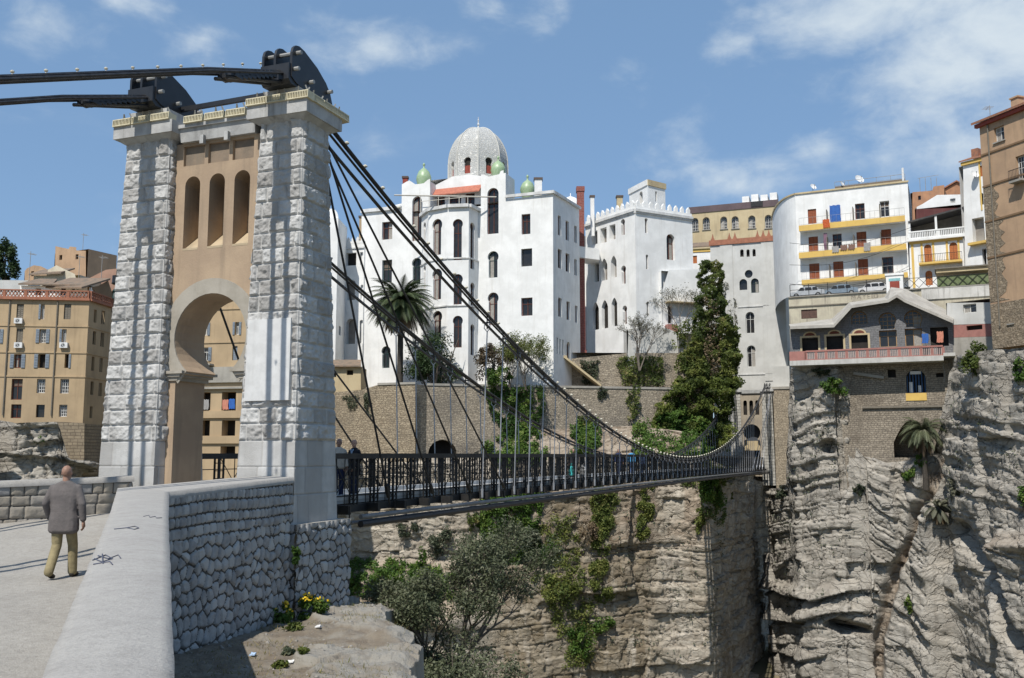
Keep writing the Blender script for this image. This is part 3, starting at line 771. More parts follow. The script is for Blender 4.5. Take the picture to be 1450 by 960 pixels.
q = [Vector(p) + Vector((.13, 0.05, 0)) for p in ((-8.26, 20.2, -2.2), (1.75, -5.2, -2.2), (1.75, -5.2, -.815), (-8.26, 20.2, -.815))]
relief('rubble_face', q, .05, 'rubble', 78, LEFTST, par, rows=wallrows, edge=False, mort=MORT)
q = [Vector(p) for p in ((-6.85, 24.05, -2.2), (-8.12, 20.2, -2.2), (-8.12, 20.2, -.815), (-6.85, 24.05, -.68))]
relief('rubble_face', q, .05, 'rubble', 79, LEFTST, par, rows=wallrows, edge=False, mort=MORT)
# abutment under the right pier
ab = empty('bridge_abutment', B3(-.5, 1, -4), 'grey polygonal stone base of the near tower above yellow flowers', 'abutment')
cs = [(-1.9, -.12), (.16, -.12), (.16, 2.4), (-1.9, 2.4)]
for k, nm in ((0, 'front_face'), (1, 'side_face'), (2, 'rear_face')):
    a, c = cs[k], cs[k + 1]
    relief(nm, [B3(*a, -6), B3(*c, -6), B3(*c, -1.66), B3(*a, -1.66)], .02 if k < 2 else .06, 'poly', 91 + k, POLYST, ab, edge=False, mort=MORT)
c = MB(); slab(c, -1.88, .15, -.1, 2.38, -1.78, -1.66, .0, .02); c.build('ledge', CONC, ab)
# left parapet
lp = empty('stone_parapet', (-12, 22.4, -2), 'low buff rubble parapet with concrete coping behind the walking man', 'parapet wall')
l0 = Vector((-22.5, 13.3, 0)); l1 = Vector((-9.72, 24.62, 0)); ld = (l1 - l0).normalized(); lnv = Vector((ld.y, -ld.x, 0))
def lz(p): return -1.57 - .21 * max(0, (l1 - p).length - .0) * .9 if (l1 - p).length < 2.2 else -1.98
q = [l0 + Vector((0, 0, -2.3)), l1 + Vector((0, 0, -2.3)), l1 + Vector((0, 0, -.66)), l0 + Vector((0, 0, -1.12))]
lrows = list(np.cumsum([-2.5] + [.2 + .12 * float(rng.random()) for _ in range(9)]))
relief('rubble_face', q, .02, 'rubble', 41, LEFTST, lp, rows=lrows, edge=False, mort=MORT)
bk = [p - lnv * .42 for p in (l1, l0)]
relief('rubble_face', [bk[0] + Vector((0, 0, -6)), bk[1] + Vector((0, 0, -6)), bk[1] + Vector((0, 0, -1.12)), bk[0] + Vector((0, 0, -.66))], .08, 'rubble', 42, LEFTST, lp, rows=list(np.arange(-6.2, 0, .27)), edge=False, mort=MORT)
relief('rubble_end', [l1 + Vector((0, 0, -2.3)), l1 - lnv * .42 + Vector((0, 0, -2.3)), l1 - lnv * .42 + Vector((0, 0, -.66)), l1 + Vector((0, 0, -.66))], .03, 'rubble', 43, LEFTST, lp, rows=lrows, edge=False, mort=MORT)
e0, e1 = l0 + lnv * .06, l1 + lnv * .06 + ld * .05; f0, f1 = l0 - lnv * .48, l1 - lnv * .48 + ld * .05
coping([(e0.x, e0.y, -.98), (e1.x, e1.y, -.52)], [(f0.x, f0.y, -.98), (f1.x, f1.y, -.52)], .14, 0, 'coping', COPING, lp, n=40, crown=.01)
# road
def rz(l): 
    t = np.clip((l + 9) / 9.5, 0, 1); return -1.95 + .58 * t * t * (3 - 2 * t)
Lw = [WL(p.x, p.y) for p in (l1, l0, l0 - ld * 40)]; Rw = [WL(*p[:2]) for p in reversed(Lf)]
nl, nw = 260, 120
Ls = np.linspace(-34, 2.05, nl)
wl = np.interp(Ls, [x[1] for x in reversed(Lw)], [x[0] for x in reversed(Lw)]); wr = np.interp(Ls, [x[1] for x in reversed(Rw)], [x[0] for x in reversed(Rw)]) + .12
wl = np.where(Ls > Lw[0][1], -4.2, wl); wr = np.where(Ls > -.1, -1.8, wr)
f = np.linspace(0, 1, nw)[None, :]
Wg = wl[:, None] * (1 - f) + wr[:, None] * f; Lg = np.repeat(Ls[:, None], nw, 1)
Xg = BO.x + RV.x * Wg + DV.x * Lg; Yg = BO.y + RV.y * Wg + DV.y * Lg
Zg = rz(Lg) + fbm(Xg * .5, Yg * .5, 3, 4) * .05 + fbm(Xg * 4, Yg * 4, 5, 3) * .012
tag(npmesh('road', np.stack([Xg, Yg, Zg], -1).reshape(-1, 3), gridfaces(nw, nl), ASPH, smooth=True), kind='structure')
# terrace of soil and rock right of the parapet, falling off into the gorge
SOIL = mat('dry_soil', (.15, .122, .092), (.205, .175, .135), 2.2, rough=.95, bump=.04, bsc=14, attr='rock', c3=(.26, .245, .215), lo=.35, hi=.65, det=12)
edge = np.array([(-3.0, 40), (-3.3, 27), (-3.25, 24.6), (-2.75, 22.6), (-1.9, 19.6), (-1.45, 16.5), (-.7, 12), (1.2, 4), (4, -6)]); inner = np.array([(-8, 40), (-8, 27), (-7, 24.6), (-6.4, 22.6), (-7, 19.6), (-6.8, 16.5), (-4.9, 12), (-2.0, 4), (1.5, -6)])
nt_ = 560; ty = np.linspace(27, 5, nt_); ns = 330
ex = np.interp(-ty, -edge[:, 1], edge[:, 0]); ix = np.interp(-ty, -inner[:, 1], inner[:, 0])
ex = ex + fbm(ty * .8, ty * 0 + 4, 8, 3) * .4
s = np.r_[np.linspace(0, 1, 230), 1 + np.linspace(0, 1, 101)[1:] ** 1.5][None, :]
top = np.clip(s, 0, 1); dn = np.clip(s - 1, 0, 1)
X = ix[:, None] * (1 - top) + ex[:, None] * top; Y = np.repeat(ty[:, None], ns, 1)
def facet(u, z, cell, seed, k=1.):
    a = u / cell; b = z / cell; ai = np.floor(a); bi = np.floor(b); f1 = np.full(a.shape, 9.); h = np.zeros(a.shape); S = np.full(a.shape, seed)
    for dx in (-1, 0, 1):
        for dy in (-1, 0, 1):
            cx = ai + dx; cy = bi + dy; px = a - (cx + hsh(cx, cy, S)); py = b - (cy + hsh(cx, cy, S + 1)); d = px * px + py * py; m = d < f1
            v = (hsh(cx, cy, S + 2) - .5) + px * (hsh(cx, cy, S + 3) - .5) * 1.5 + py * (hsh(cx, cy, S + 4) - .5) * 1.5
            h = np.where(m, v, h); f1 = np.where(m, d, f1)
    return h * k
Z = -3.74 - .03 * (Y - 18) + fbm(X * .6, Y * .6, 21, 5) * .22 * sst(top, 0, .35) + fbm(X * 3, Y * 3, 22, 5, .6) * .05
rockm = sst(fbm(X * .45 + 2, Y * .45, 27, 4) + (top - .52) * 1.2, .0, .10)
wx = X + fbm(X * 1.5, Y * 1.5, 29, 3) * .25; wy = Y + fbm(X * 1.5 + 5, Y * 1.5, 30, 3) * .25
Z = Z + rockm * (.10 + facet(wx, wy, 1.5, 61) * .16 + facet(wx, wy, .5, 62) * .06) - sst(top, .93, 1) * .12
X = X + dn * (.9 + 4.5 * dn) + facet(Y + dn * 3, dn * 30, 1.6, 63) * .7 * sst(dn, .02, .3) + fbm(Y * .8, dn * 6, 31, 5) * .6 * sst(dn, .02, .25); Z = Z - 26 * dn ** 1.05 + facet(Y, dn * 30, 1.3, 64) * .5 * sst(dn, .02, .3)
rk = np.clip(np.where(dn > .005, 1, rockm * .9) + fbm(X * 2.5, Y * 2.5, 35, 5, .6) * .9, 0, 1)
tag(npmesh('terrace', np.stack([X, Y, Z], -1).reshape(-1, 3), gridfaces(ns, nt_), SOIL, attrs={'rock': rk}, smooth=False), kind='structure')
TER = (X.copy(), Y.copy(), Z.copy())
rgp = np.random.default_rng(3); PV = []; PF = []
for k in range(420):       # loose stones on the soil
    j = rgp.integers(20, nt_ - 60); i = rgp.integers(30, 225); c = np.array([X[j, i], Y[j, i], Z[j, i]]); r = .015 + .05 * rgp.random() ** 3
    v = np.array([(1, 0, 0), (0, 1, 0), (-1, 0, 0), (0, -1, 0), (0, 0, 1), (0, 0, -1)]) * r * (.6 + .8 * rgp.random((6, 3)));  v[:, 2] *= .7
    n = len(PV); PV += list(c + v); PF += [(n + a, n + b, n + 4) for a, b in ((0, 1), (1, 2), (2, 3), (3, 0))] + [(n + b, n + a, n + 5) for a, b in ((0, 1), (1, 2), (2, 3), (3, 0))]
tag(npmesh('loose_stones', np.array(PV), np.array(PF), mat('loose_stone', (.30, .28, .25), (.2, .185, .165), 9)), 'small loose stones scattered over the dry soil', 'stones', kind='stuff')
# ------------------------------------------------------------------ the gorge: layered limestone cliffs
def rockmat(name, c1, c2, c3, moss, stain):
    m = bpy.data.materials.new(name); m.use_nodes = True; nt = m.node_tree; bs = nt.nodes['Principled BSDF']
    bs.inputs['Roughness'].default_value = .95; bs.inputs['Specular IOR Level'].default_value = .15
    geo = N(nt, 'ShaderNodeNewGeometry'); pos = geo.outputs['Position']
    def nz(scale, det, sx=1, sz=1, rough=.62):
        mp = N(nt, 'ShaderNodeMapping'); mp.inputs['Scale'].default_value = (sx, sx, sz); ln(nt, pos, mp.inputs[0])
        n = N(nt, 'ShaderNodeTexNoise', inp={'Scale': scale, 'Detail': det, 'Roughness': rough}); ln(nt, mp.outputs[0], n.inputs[0]); return n.outputs[0]
    def mixc(f, a, b):
        x = N(nt, 'ShaderNodeMix', data_type='RGBA')
        ln(nt, f, x.inputs[0])
        for i, q in ((6, a), (7, b)):
            if isinstance(q, tuple): x.inputs[i].default_value = (*q, 1)
            else: ln(nt, q, x.inputs[i])
        return x.outputs[2]
    tone = N(nt, 'ShaderNodeAttribute', attribute_name='tone').outputs['Fac']
    soil = N(nt, 'ShaderNodeAttribute', attribute_name='soil').outputs['Fac']
    wet = N(nt, 'ShaderNodeAttribute', attribute_name='stain').outputs['Fac']
    c = mixc(ramp(nt, nz(.35, 7), .38, .62), c1, c2)
    c = mixc(MA(nt, 'MULTIPLY', tone, .75), c, c3)
    c = mixc(MA(nt, 'MULTIPLY', ramp(nt, nz(1.0, 7, .12, 2.6, .68), .50, .66), .45), c, stain)      # thin darker strata
    c = mixc(MA(nt, 'MULTIPLY', ramp(nt, nz(1.0, 5, .9, .05, .6), .55, .72), .6), c, (.13, .12, .105))
    c = mixc(MA(nt, 'MULTIPLY', ramp(nt, nz(1.0, 6, 1.4, .10), .52, .7), .55), c, stain)          # vertical run-off stains
    c = mixc(MA(nt, 'MULTIPLY', ramp(nt, nz(.9, 8, 1, 1, .75), .56, .70), .35), c, (.40, .39, .36))  # pale lichen
    c = mixc(MA(nt, 'MULTIPLY', ramp(nt, nz(2.4, 6, 1, 1, .7), .57, .66), .5), c, (.13, .125, .115)) # dark lichen
    c = mixc(MA(nt, 'MULTIPLY', MA(nt, 'MULTIPLY', wet, ramp(nt, nz(.8, 6, 1.3, .14), .25, .5)), .95), c, moss)
    c = mixc(soil, c, mixc(ramp(nt, nz(.8, 6), .4, .62), (.20, .145, .10), (.27, .21, .155)))
    ln(nt, c, bs.inputs['Base Color'])
    hb = MA(nt, 'ADD', MA(nt, 'MULTIPLY', nz(2.2, 8, 1, 2.6, .7), .8), MA(nt, 'MULTIPLY', nz(7, 5, 1, 1.5, .7), .35))
    wn = N(nt, 'ShaderNodeTexNoise', inp={'Scale': .8, 'Detail': 5, 'Roughness': .6}); ln(nt, pos, wn.inputs[0])
    ws = N(nt, 'ShaderNodeVectorMath', operation='SCALE', inp={'Scale': 1.3}); ln(nt, wn.outputs['Color'], ws.inputs[0])
    wa = N(nt, 'ShaderNodeVectorMath', operation='ADD'); ln(nt, pos, wa.inputs[0]); ln(nt, ws.outputs[0], wa.inputs[1])
    for sc2, st, amp in ((.34, (1, 1, 2.5), 1.3), (1.0, (1, 1, 2.2), .28)):      # fracture network: flat-topped blocks between cracks
        mp = N(nt, 'ShaderNodeMapping'); mp.inputs['Scale'].default_value = st; ln(nt, wa.outputs[0], mp.inputs[0])
        v = N(nt, 'ShaderNodeTexVoronoi', feature='DISTANCE_TO_EDGE', inp={'Scale': sc2}); ln(nt, mp.outputs[0], v.inputs[0])
        v2 = N(nt, 'ShaderNodeTexVoronoi', feature='F1', inp={'Scale': sc2}); ln(nt, mp.outputs[0], v2.inputs[0])
        hb = MA(nt, 'ADD', hb, MA(nt, 'MULTIPLY', ramp(nt, v.outputs[0], .0, .055), amp))
        sp = N(nt, 'ShaderNodeSeparateColor'); ln(nt, v2.outputs['Color'], sp.inputs[0])
        c = mixc(MA(nt, 'MULTIPLY', sp.outputs[0], .28), c, c3); c = mixc(MA(nt, 'MULTIPLY', ramp(nt, sp.outputs[1], .6, .95), .3), c, stain)
    ln(nt, c, bs.inputs['Base Color'])
    bp = N(nt, 'ShaderNodeBump', inp={'Strength': 1., 'Distance': .10}); ln(nt, hb, bp.inputs['Height']); ln(nt, bp.outputs[0], bs.inputs['Normal'])
    return m
def ipx(px, tab): return np.interp(px, [t[0] for t in tab], [t[1] for t in tab])
def dline(px, py, pts):
    d = np.full(px.shape, 1e9)
    for (x0, y0), (x1, y1) in zip(pts[:-1], pts[1:]):
        t = np.clip(((px - x0) * (x1 - x0) + (py - y0) * (y1 - y0)) / ((x1 - x0) ** 2 + (y1 - y0) ** 2), 0, 1)
        d = np.minimum(d, np.hypot(px - x0 - t * (x1 - x0), py - y0 - t * (y1 - y0)))
    return d
CLIFF = {}
def cliff(name, poly, top, seed, m, res=.14, zfine=-27, zbot=-62, dip=None, thick=(.6, 2.4), bw=(1.6, 5.), amp=1., feats=None, soiltop=None, back=None, ledge=None):
    pts = []
    for (p0, y0), (p1, y1) in zip(poly[:-1], poly[1:]):
        for t in np.linspace(0, 1, 40, endpoint=False): pts.append((p0 + (p1 - p0) * t, y0 + (y1 - y0) * t))
    pts.append(poly[-1]); pts = np.array(pts)
    Xp = (pts[:, 0] - 725) / F / 1.005 * pts[:, 1]; Yp = pts[:, 1]
    # smooth the corners a little
    for _ in range(14):
        Xp[1:-1] = (Xp[:-2] + 2 * Xp[1:-1] + Xp[2:]) / 4; Yp[1:-1] = (Yp[:-2] + 2 * Yp[1:-1] + Yp[2:]) / 4
    s = np.r_[0, np.cumsum(np.hypot(np.diff(Xp), np.diff(Yp)))]
    nu = int(s[-1] / res); u = np.linspace(0, s[-1], nu)
    X0 = np.interp(u, s, Xp); Y0 = np.interp(u, s, Yp); px = 725 + F * X0 / Y0 * 1.005
    dx = np.gradient(X0); dy = np.gradient(Y0); L = np.hypot(dx, dy); nx, ny = dy / L, -dx / L
    k = 9; ker = np.ones(k) / k
    nx = np.convolve(np.pad(nx, k // 2, 'edge'), ker, 'valid'); ny = np.convolve(np.pad(ny, k // 2, 'edge'), ker, 'valid')
    zt = (645 - ipx(px, top)) / F * Y0
    nf = int((8 - zfine) / res)
    v = np.r_[np.linspace(0, 1, nf), 1 + (np.arange(1, 26) / 25)]
    Z = np.where(v[:, None] <= 1, zt[None] + (zfine - zt[None]) * v[:, None], zfine + (zbot - zfine) * (v[:, None] - 1))
    U = np.repeat(u[None], len(v), 0); PX = np.repeat(px[None], len(v), 0); PY = 645 - Z * F / Y0[None]
    rg = np.random.default_rng(seed)
    zw = Z + fbm(U / 14, Z / 12, seed, 3) * 1.3 + fbm(U / 3, Z / 3, seed + 40, 3) * .35 - (dip(PX, U) if dip else 0)
    lay = [-90.]
    while lay[-1] < 60: lay.append(lay[-1] + thick[0] + (thick[1] - thick[0]) * rg.random() ** 1.6)
    lay = np.array(lay); i = np.clip(np.searchsorted(lay, zw) - 1, 0, len(lay) - 2)
    e1 = zw - lay[i]; e2 = lay[i + 1] - zw
    S = np.full_like(i, seed)
    wd = bw[0] + (bw[1] - bw[0]) * hsh(i, S)
    uu = U + fbm(U / 2.5, Z / 2.5, seed + 3, 3) * .7
    xx = uu / wd + hsh(i, S + 1) * 9; c = np.floor(xx)
    off = lambda q: q + (hsh(q, i, S + 2) - .5) * .6
    c = np.where(xx < off(c), c - 1, c); c = np.where(xx >= off(c + 1), c + 1, c)
    ex = np.minimum(xx - off(c), off(c + 1) - xx) * wd; ez = np.minimum(e1, e2)
    hl = (hsh(i, S + 5) - .5) * .75; hb = (hsh(i, c, S + 6) - .5) * .9
    jm = sst(hsh(i, c, S + 12), .3, .5)       # some joints are closed
    lm = .15 + .85 * hsh(i, S + 13) ** 2
    # tall joint-bounded columns that cross the beds
    uc = U + fbm(U / 5, Z / 9, seed + 30, 3) * 2.2; ci = np.floor(uc / 6.5 + hsh(np.floor(Z / 13 + .3 * vn(U / 8, U * 0, seed)), S + 31) * 3); hc = (hsh(ci, np.floor(Z / 13 + .3 * vn(U / 8, U * 0, seed)), S + 32) - .5) * 2.4
    wu = U + fbm(U / 2, Z / 2, seed + 33, 3) * .8; wz = zw + fbm(U / 2 + 9, Z / 2, seed + 34, 3) * .5
    h = fbm(U / 18, Z / 26, seed + 7, 3) * 1.7 + hc + hl + hb * .8
    h = h + facet(wu, wz * 1.3, 3.8, seed + 35) * .5 + facet(wu, wz * 1.7, 1.3, seed + 36) * .2 + facet(wu, wz * 1.9, .5, seed + 37) * .08
    h = h - (1 - sst(ez, .0, .11)) * .75 * lm - (1 - sst(ex, .0, .09)) * .45 * jm + (e2 < .35) * .1 * lm
    z2 = zw * 2.3 + fbm(U / 2, Z / 1.2, seed + 20, 3) * .8; f2 = np.abs(z2 - np.floor(z2) - .5) * 2
    h = h - (1 - sst(1 - f2, .0, .12)) * .22 * sst(fbm(U / 4, Z / 4, seed + 21, 2), -.05, .2)
    h = h + fbm(U / 1.2, Z / .9, seed + 8, 5, .6) * .15 - (1 - sst(np.abs(fbm(U / 2.6, Z / 7.5, seed + 9, 4)), .0, .035)) * .35
    h = h * amp
    tone = np.clip(.45 + (hsh(i, S + 9) - .5) * .6 + (hsh(i, c, S + 10) - .5) * .5, 0, 1)
    soil = np.zeros_like(h); stain = np.clip(fbm(U / 9, Z / 26, seed + 11, 3) * 1.6 - .1, 0, 1)
    if feats: h, soil, stain, tone = feats(PX, PY, U, Z, h, soil, stain, tone, seed)
    bk = back(PX, PY, Z) if back else 0
    o = h - bk
    V = np.stack([X0[None] + nx[None] * o, Y0[None] + ny[None] * o, Z], -1)
    CLIFF[name + str(seed)] = (PX, PY, V)
    return tag(npmesh('cliff', V.reshape(-1, 3), gridfaces(nu, len(v))[:, ::-1], m, attrs={'tone': tone, 'soil': soil, 'stain': stain}, smooth=False), kind='structure')
RK1 = rockmat('grey_limestone', (.385, .365, .33), (.30, .285, .258), (.42, .385, .33), (.16, .125, .09), (.19, .17, .145))
RK2 = rockmat('brown_mossy_limestone', (.43, .39, .335), (.34, .30, .25), (.48, .43, .35), (.12, .09, .05), (.17, .135, .10))
def featB(px, py, u, z, h, soil, stain, tone, seed):
    # wet brown run-off zone in the middle, soil bank above the cliff
    zone = sst(px, 670, 740) * (1 - sst(px, 900, 960)) * sst(py, 640, 680) 
    stain = np.clip(stain * (.25 + .8 * sst(px, 690, 740)) + zone * 1.0, 0, 1)
    sl = sst(fbm(u / 6, z / 3, seed + 50, 4) + (655 - py) / 30, -.2, .3) * sst(px, 660, 720)
    soil = np.clip(np.maximum(soil, sl * .9), 0, 1)
    rock2 = sst(px, 640, 700) * (1 - sst(px, 1000, 1020)) * sst(py, 655, 690) * (1 - sst(py, 745, 800))
    soil = np.clip(np.maximum(soil, rock2 * sst(fbm(u / 3, z / 3, seed + 60, 4), -.05, .12) * .8), 0, 1)
    gl = sst(py, 775, 800) * (1 - sst(py, 850, 880)) * (1 - sst(px, 640, 700))      # grassy shelf on the left
    h = h + gl * (py - 775) / 75 * 5.0 + (1 - sst(px, 650, 720)) * sst(py, 845, 875) * 4.5
    soil = np.maximum(soil, gl * .85)
    return h, soil, stain, tone
cliff('b', [(400, 116), (440, 113), (480, 110), (560, 107), (680, 105), (760, 103), (850, 104), (950, 105), (1006, 104), (1020, 105.5), (1034, 112), (1058, 122), (1084, 131), (1094, 137), (1112, 144)],
      [(400, 640), (470, 648), (660, 648), (700, 610), (930, 600), (1000, 620), (1030, 660), (1076, 680), (1112, 690)], 12, RK2, dip=lambda px, u: u * .03,
      thick=(.6, 2.8), amp=.62, feats=featB, back=lambda px, py, z: np.maximum(0, 668 - py) * .11 * sst(px, 660, 700))
def featC(px, py, u, z, h, soil, stain, tone, seed):
    d = dline(px + fbm(u / 3, z / 3, 70, 3) * 8, py, [(1330, 640), (1318, 700), (1285, 770), (1252, 830), (1236, 890), (1222, 1000)])
    wd = ipx(py, [(640, 6), (800, 7), (960, 11)]); h = h + 2.3 * sst(py, 642, 662) * sst(px, 1196, 1212) * (1 - sst(px, 1318, 1332))
    h = h - 1.5 * (1 - sst(d, .2 * wd, 1.5 * wd)); soil = np.maximum(soil, (1 - sst(d, wd * .5, wd)) * .9)
    stain = np.maximum(stain, (1 - sst(dline(px, py, [(1212, 850), (1216, 960)]), 4, 9)) * .9)
    q = np.abs((px - 1186) / 36) + np.abs((py - 880 - (px - 1186) * .12) / 17); h = h - 8 * (1 - sst(q, .78, 1.0))
    for ln_, a in (([(1070, 820), (1100, 836), (1140, 845), (1190, 832), (1235, 822)], 1.0), ([(1075, 868), (1110, 874), (1160, 862), (1225, 856)], .8), ([(1085, 912), (1120, 925), (1160, 918)], .5)):
        dd = dline(px, py, ln_); yl = np.interp(px, [p[0] for p in ln_], [p[1] for p in ln_])
        inx = sst(px, ln_[0][0] - 6, ln_[0][0] + 6) * (1 - sst(px, ln_[-1][0] - 8, ln_[-1][0]))
        h = h + a * inx * ((py < yl) * (1 - sst(yl - py, 0, 22)) * .9 - (py >= yl) * (1 - sst(py - yl, 0, 9)) * 1.0)
    g2 = (1 - sst(dline(px, py, [(1350, 745), (1392, 800), (1420, 880), (1450, 930)]), 3, 15)); h = h - 2.2 * g2
    g3 = (1 - sst(dline(px, py, [(1395, 900), (1385, 1000)]), 3, 14)); h = h - 2.5 * g3
    stain = stain * .6
    ledge = sst(py, 745, 757) * (1 - sst(py, 765, 790)) * sst(px, 1390, 1405); soil = np.maximum(soil, ledge * .6); h = h + ledge * .8 + sst(px, 1385, 1405) * sst(py, 757, 770) * 1.2
    c2 = (1 - sst(dline(px, py, [(1192, 560), (1196, 690)]), 2, 9)); h = h - 1.6 * c2
    q = np.hypot((px - 1172) / 15, (py - 632) / 12); h = h - 2.2 * (1 - sst(q, .5, 1.1))
    return h, soil, stain, tone
cliff('c', [(1080, 128), (1084, 122.5), (1092, 117.5), (1112, 113), (1121, 110.3), (1150, 108), (1190, 106.8), (1215, 108), (1235, 107.5), (1290, 105), (1345, 100.5), (1395, 91.8), (1480, 84.5), (1600, 78)],
      [(1070, 692), (1096, 690), (1113, 684), (1118, 514), (1203, 516), (1211, 640), (1262, 655), (1300, 650), (1318, 640), (1334, 570), (1345, 508), (1400, 498), (1600, 470)], 33, RK1,
      dip=lambda px, u: np.where(px > 1330, -(px - 1330) * .02, (px - 1180) ** 2 * -.00022), thick=(.45, 2.3), amp=.58, feats=featC)
cliff('a', [(-200, 84), (-60, 88), (0, 92), (22, 93), (70, 93), (100, 93.5), (128, 96.5), (140, 100), (165, 106), (260, 104), (300, 101), (380, 103)],
      [(-200, 560), (0, 590), (20, 600), (82, 598), (92, 630), (100, 650), (140, 655), (165, 640), (250, 650), (380, 650)], 58, RK1, res=.17, zfine=-8, thick=(.9, 2.6),
      feats=lambda px, py, u, z, h, so, st, to, sd: (h - 3.5 * (1 - sst(px, 6, 22)) * (px > -30), so, st * .5, to))
# gorge floor and the plateau behind the town, out to the horizon
GR = mat('scrub_ground', (.12, .12, .065), (.2, .165, .11), .08, rough=1., det=10)
xs = np.linspace(-1, 1, 90); XX, YY = np.meshgrid(np.sign(xs) * np.abs(xs) ** 2 * 2600, np.r_[-900, -200, -40, 5, 20, 28, 40, 60, 80, 100, np.linspace(108, 330, 60), np.geomspace(345, 4200, 20)])
ZZ = np.where(YY < 104, -62., 0) + np.where(YY >= 104, sst(YY, 118, 160) * 8 + sst(YY, 160, 900) * 4 + fbm(XX / 60, YY / 60, 5, 4) * 3 - 3.0, 0)
ZZ = np.where((YY >= 104) & (YY < 150) , np.minimum(ZZ, -30 + (YY - 104) * .2), ZZ)
ZZ = np.where((YY < 28) & (YY > -899), -62, ZZ)
tag(npmesh('ground', np.stack([XX, YY, ZZ], -1).reshape(-1, 3), gridfaces(XX.shape[1], XX.shape[0]), GR, smooth=True), kind='structure')
# ------------------------------------------------------------------ building kit
class Fac:
    """a vertical facade plane from A (left) to B (right) as seen from the bridge head"""
    def __init__(s, a, b):
        s.A = Vector((a[0], a[1], 0)); s.B = Vector((b[0], b[1], 0)); s.t = (s.B - s.A); s.L = s.t.length; s.t.normalize()
        s.n = Vector((s.t.y, -s.t.x, 0))
    @classmethod
    def px(c, p0, y0, p1, y1, py=400): return c(XY(p0, y0, py), XY(p1, y1, py))
    def shift(s, d): return Fac((s.A + s.n * d)[:2], (s.B + s.n * d)[:2])
    def uv(s, px, py):
        r = ray(px, py); k = s.A.dot(s.n) / r.dot(s.n); p = r * k
        return ((p - s.A).dot(s.t), p.z)
    def pt(s, u, z, d=0.): return s.A + s.t * u - s.n * d + Vector((0, 0, z))
    def side(s, depth): return Fac(s.B[:2], (s.B - s.n * depth)[:2])
    def lside(s, depth): return Fac((s.A - s.n * depth)[:2], s.A[:2])
CURT = mat('pale_curtain', (.34, .32, .29), (.26, .245, .22), 6); CURT2 = mat('brown_blind', (.17, .13, .10), (.13, .10, .08), 6)
FR = {'b': FRAMEB, 'w': FRAMEW, 'g': FRAMEG, 'o': WOOD, 'k': BLACK2}
def inset(pts, k):
    c = (sum(p[0] for p in pts) / len(pts), (min(p[1] for p in pts) + max(p[1] for p in pts)) / 2)
    hx = (max(p[0] for p in pts) - min(p[0] for p in pts)) / 2; hz = (max(p[1] for p in pts) - min(p[1] for p in pts)) / 2
    return [(c[0] + (p[0] - c[0]) * max(.05, 1 - k / hx), c[1] + (p[1] - c[1]) * max(.05, 1 - k / hz)) for p in pts]
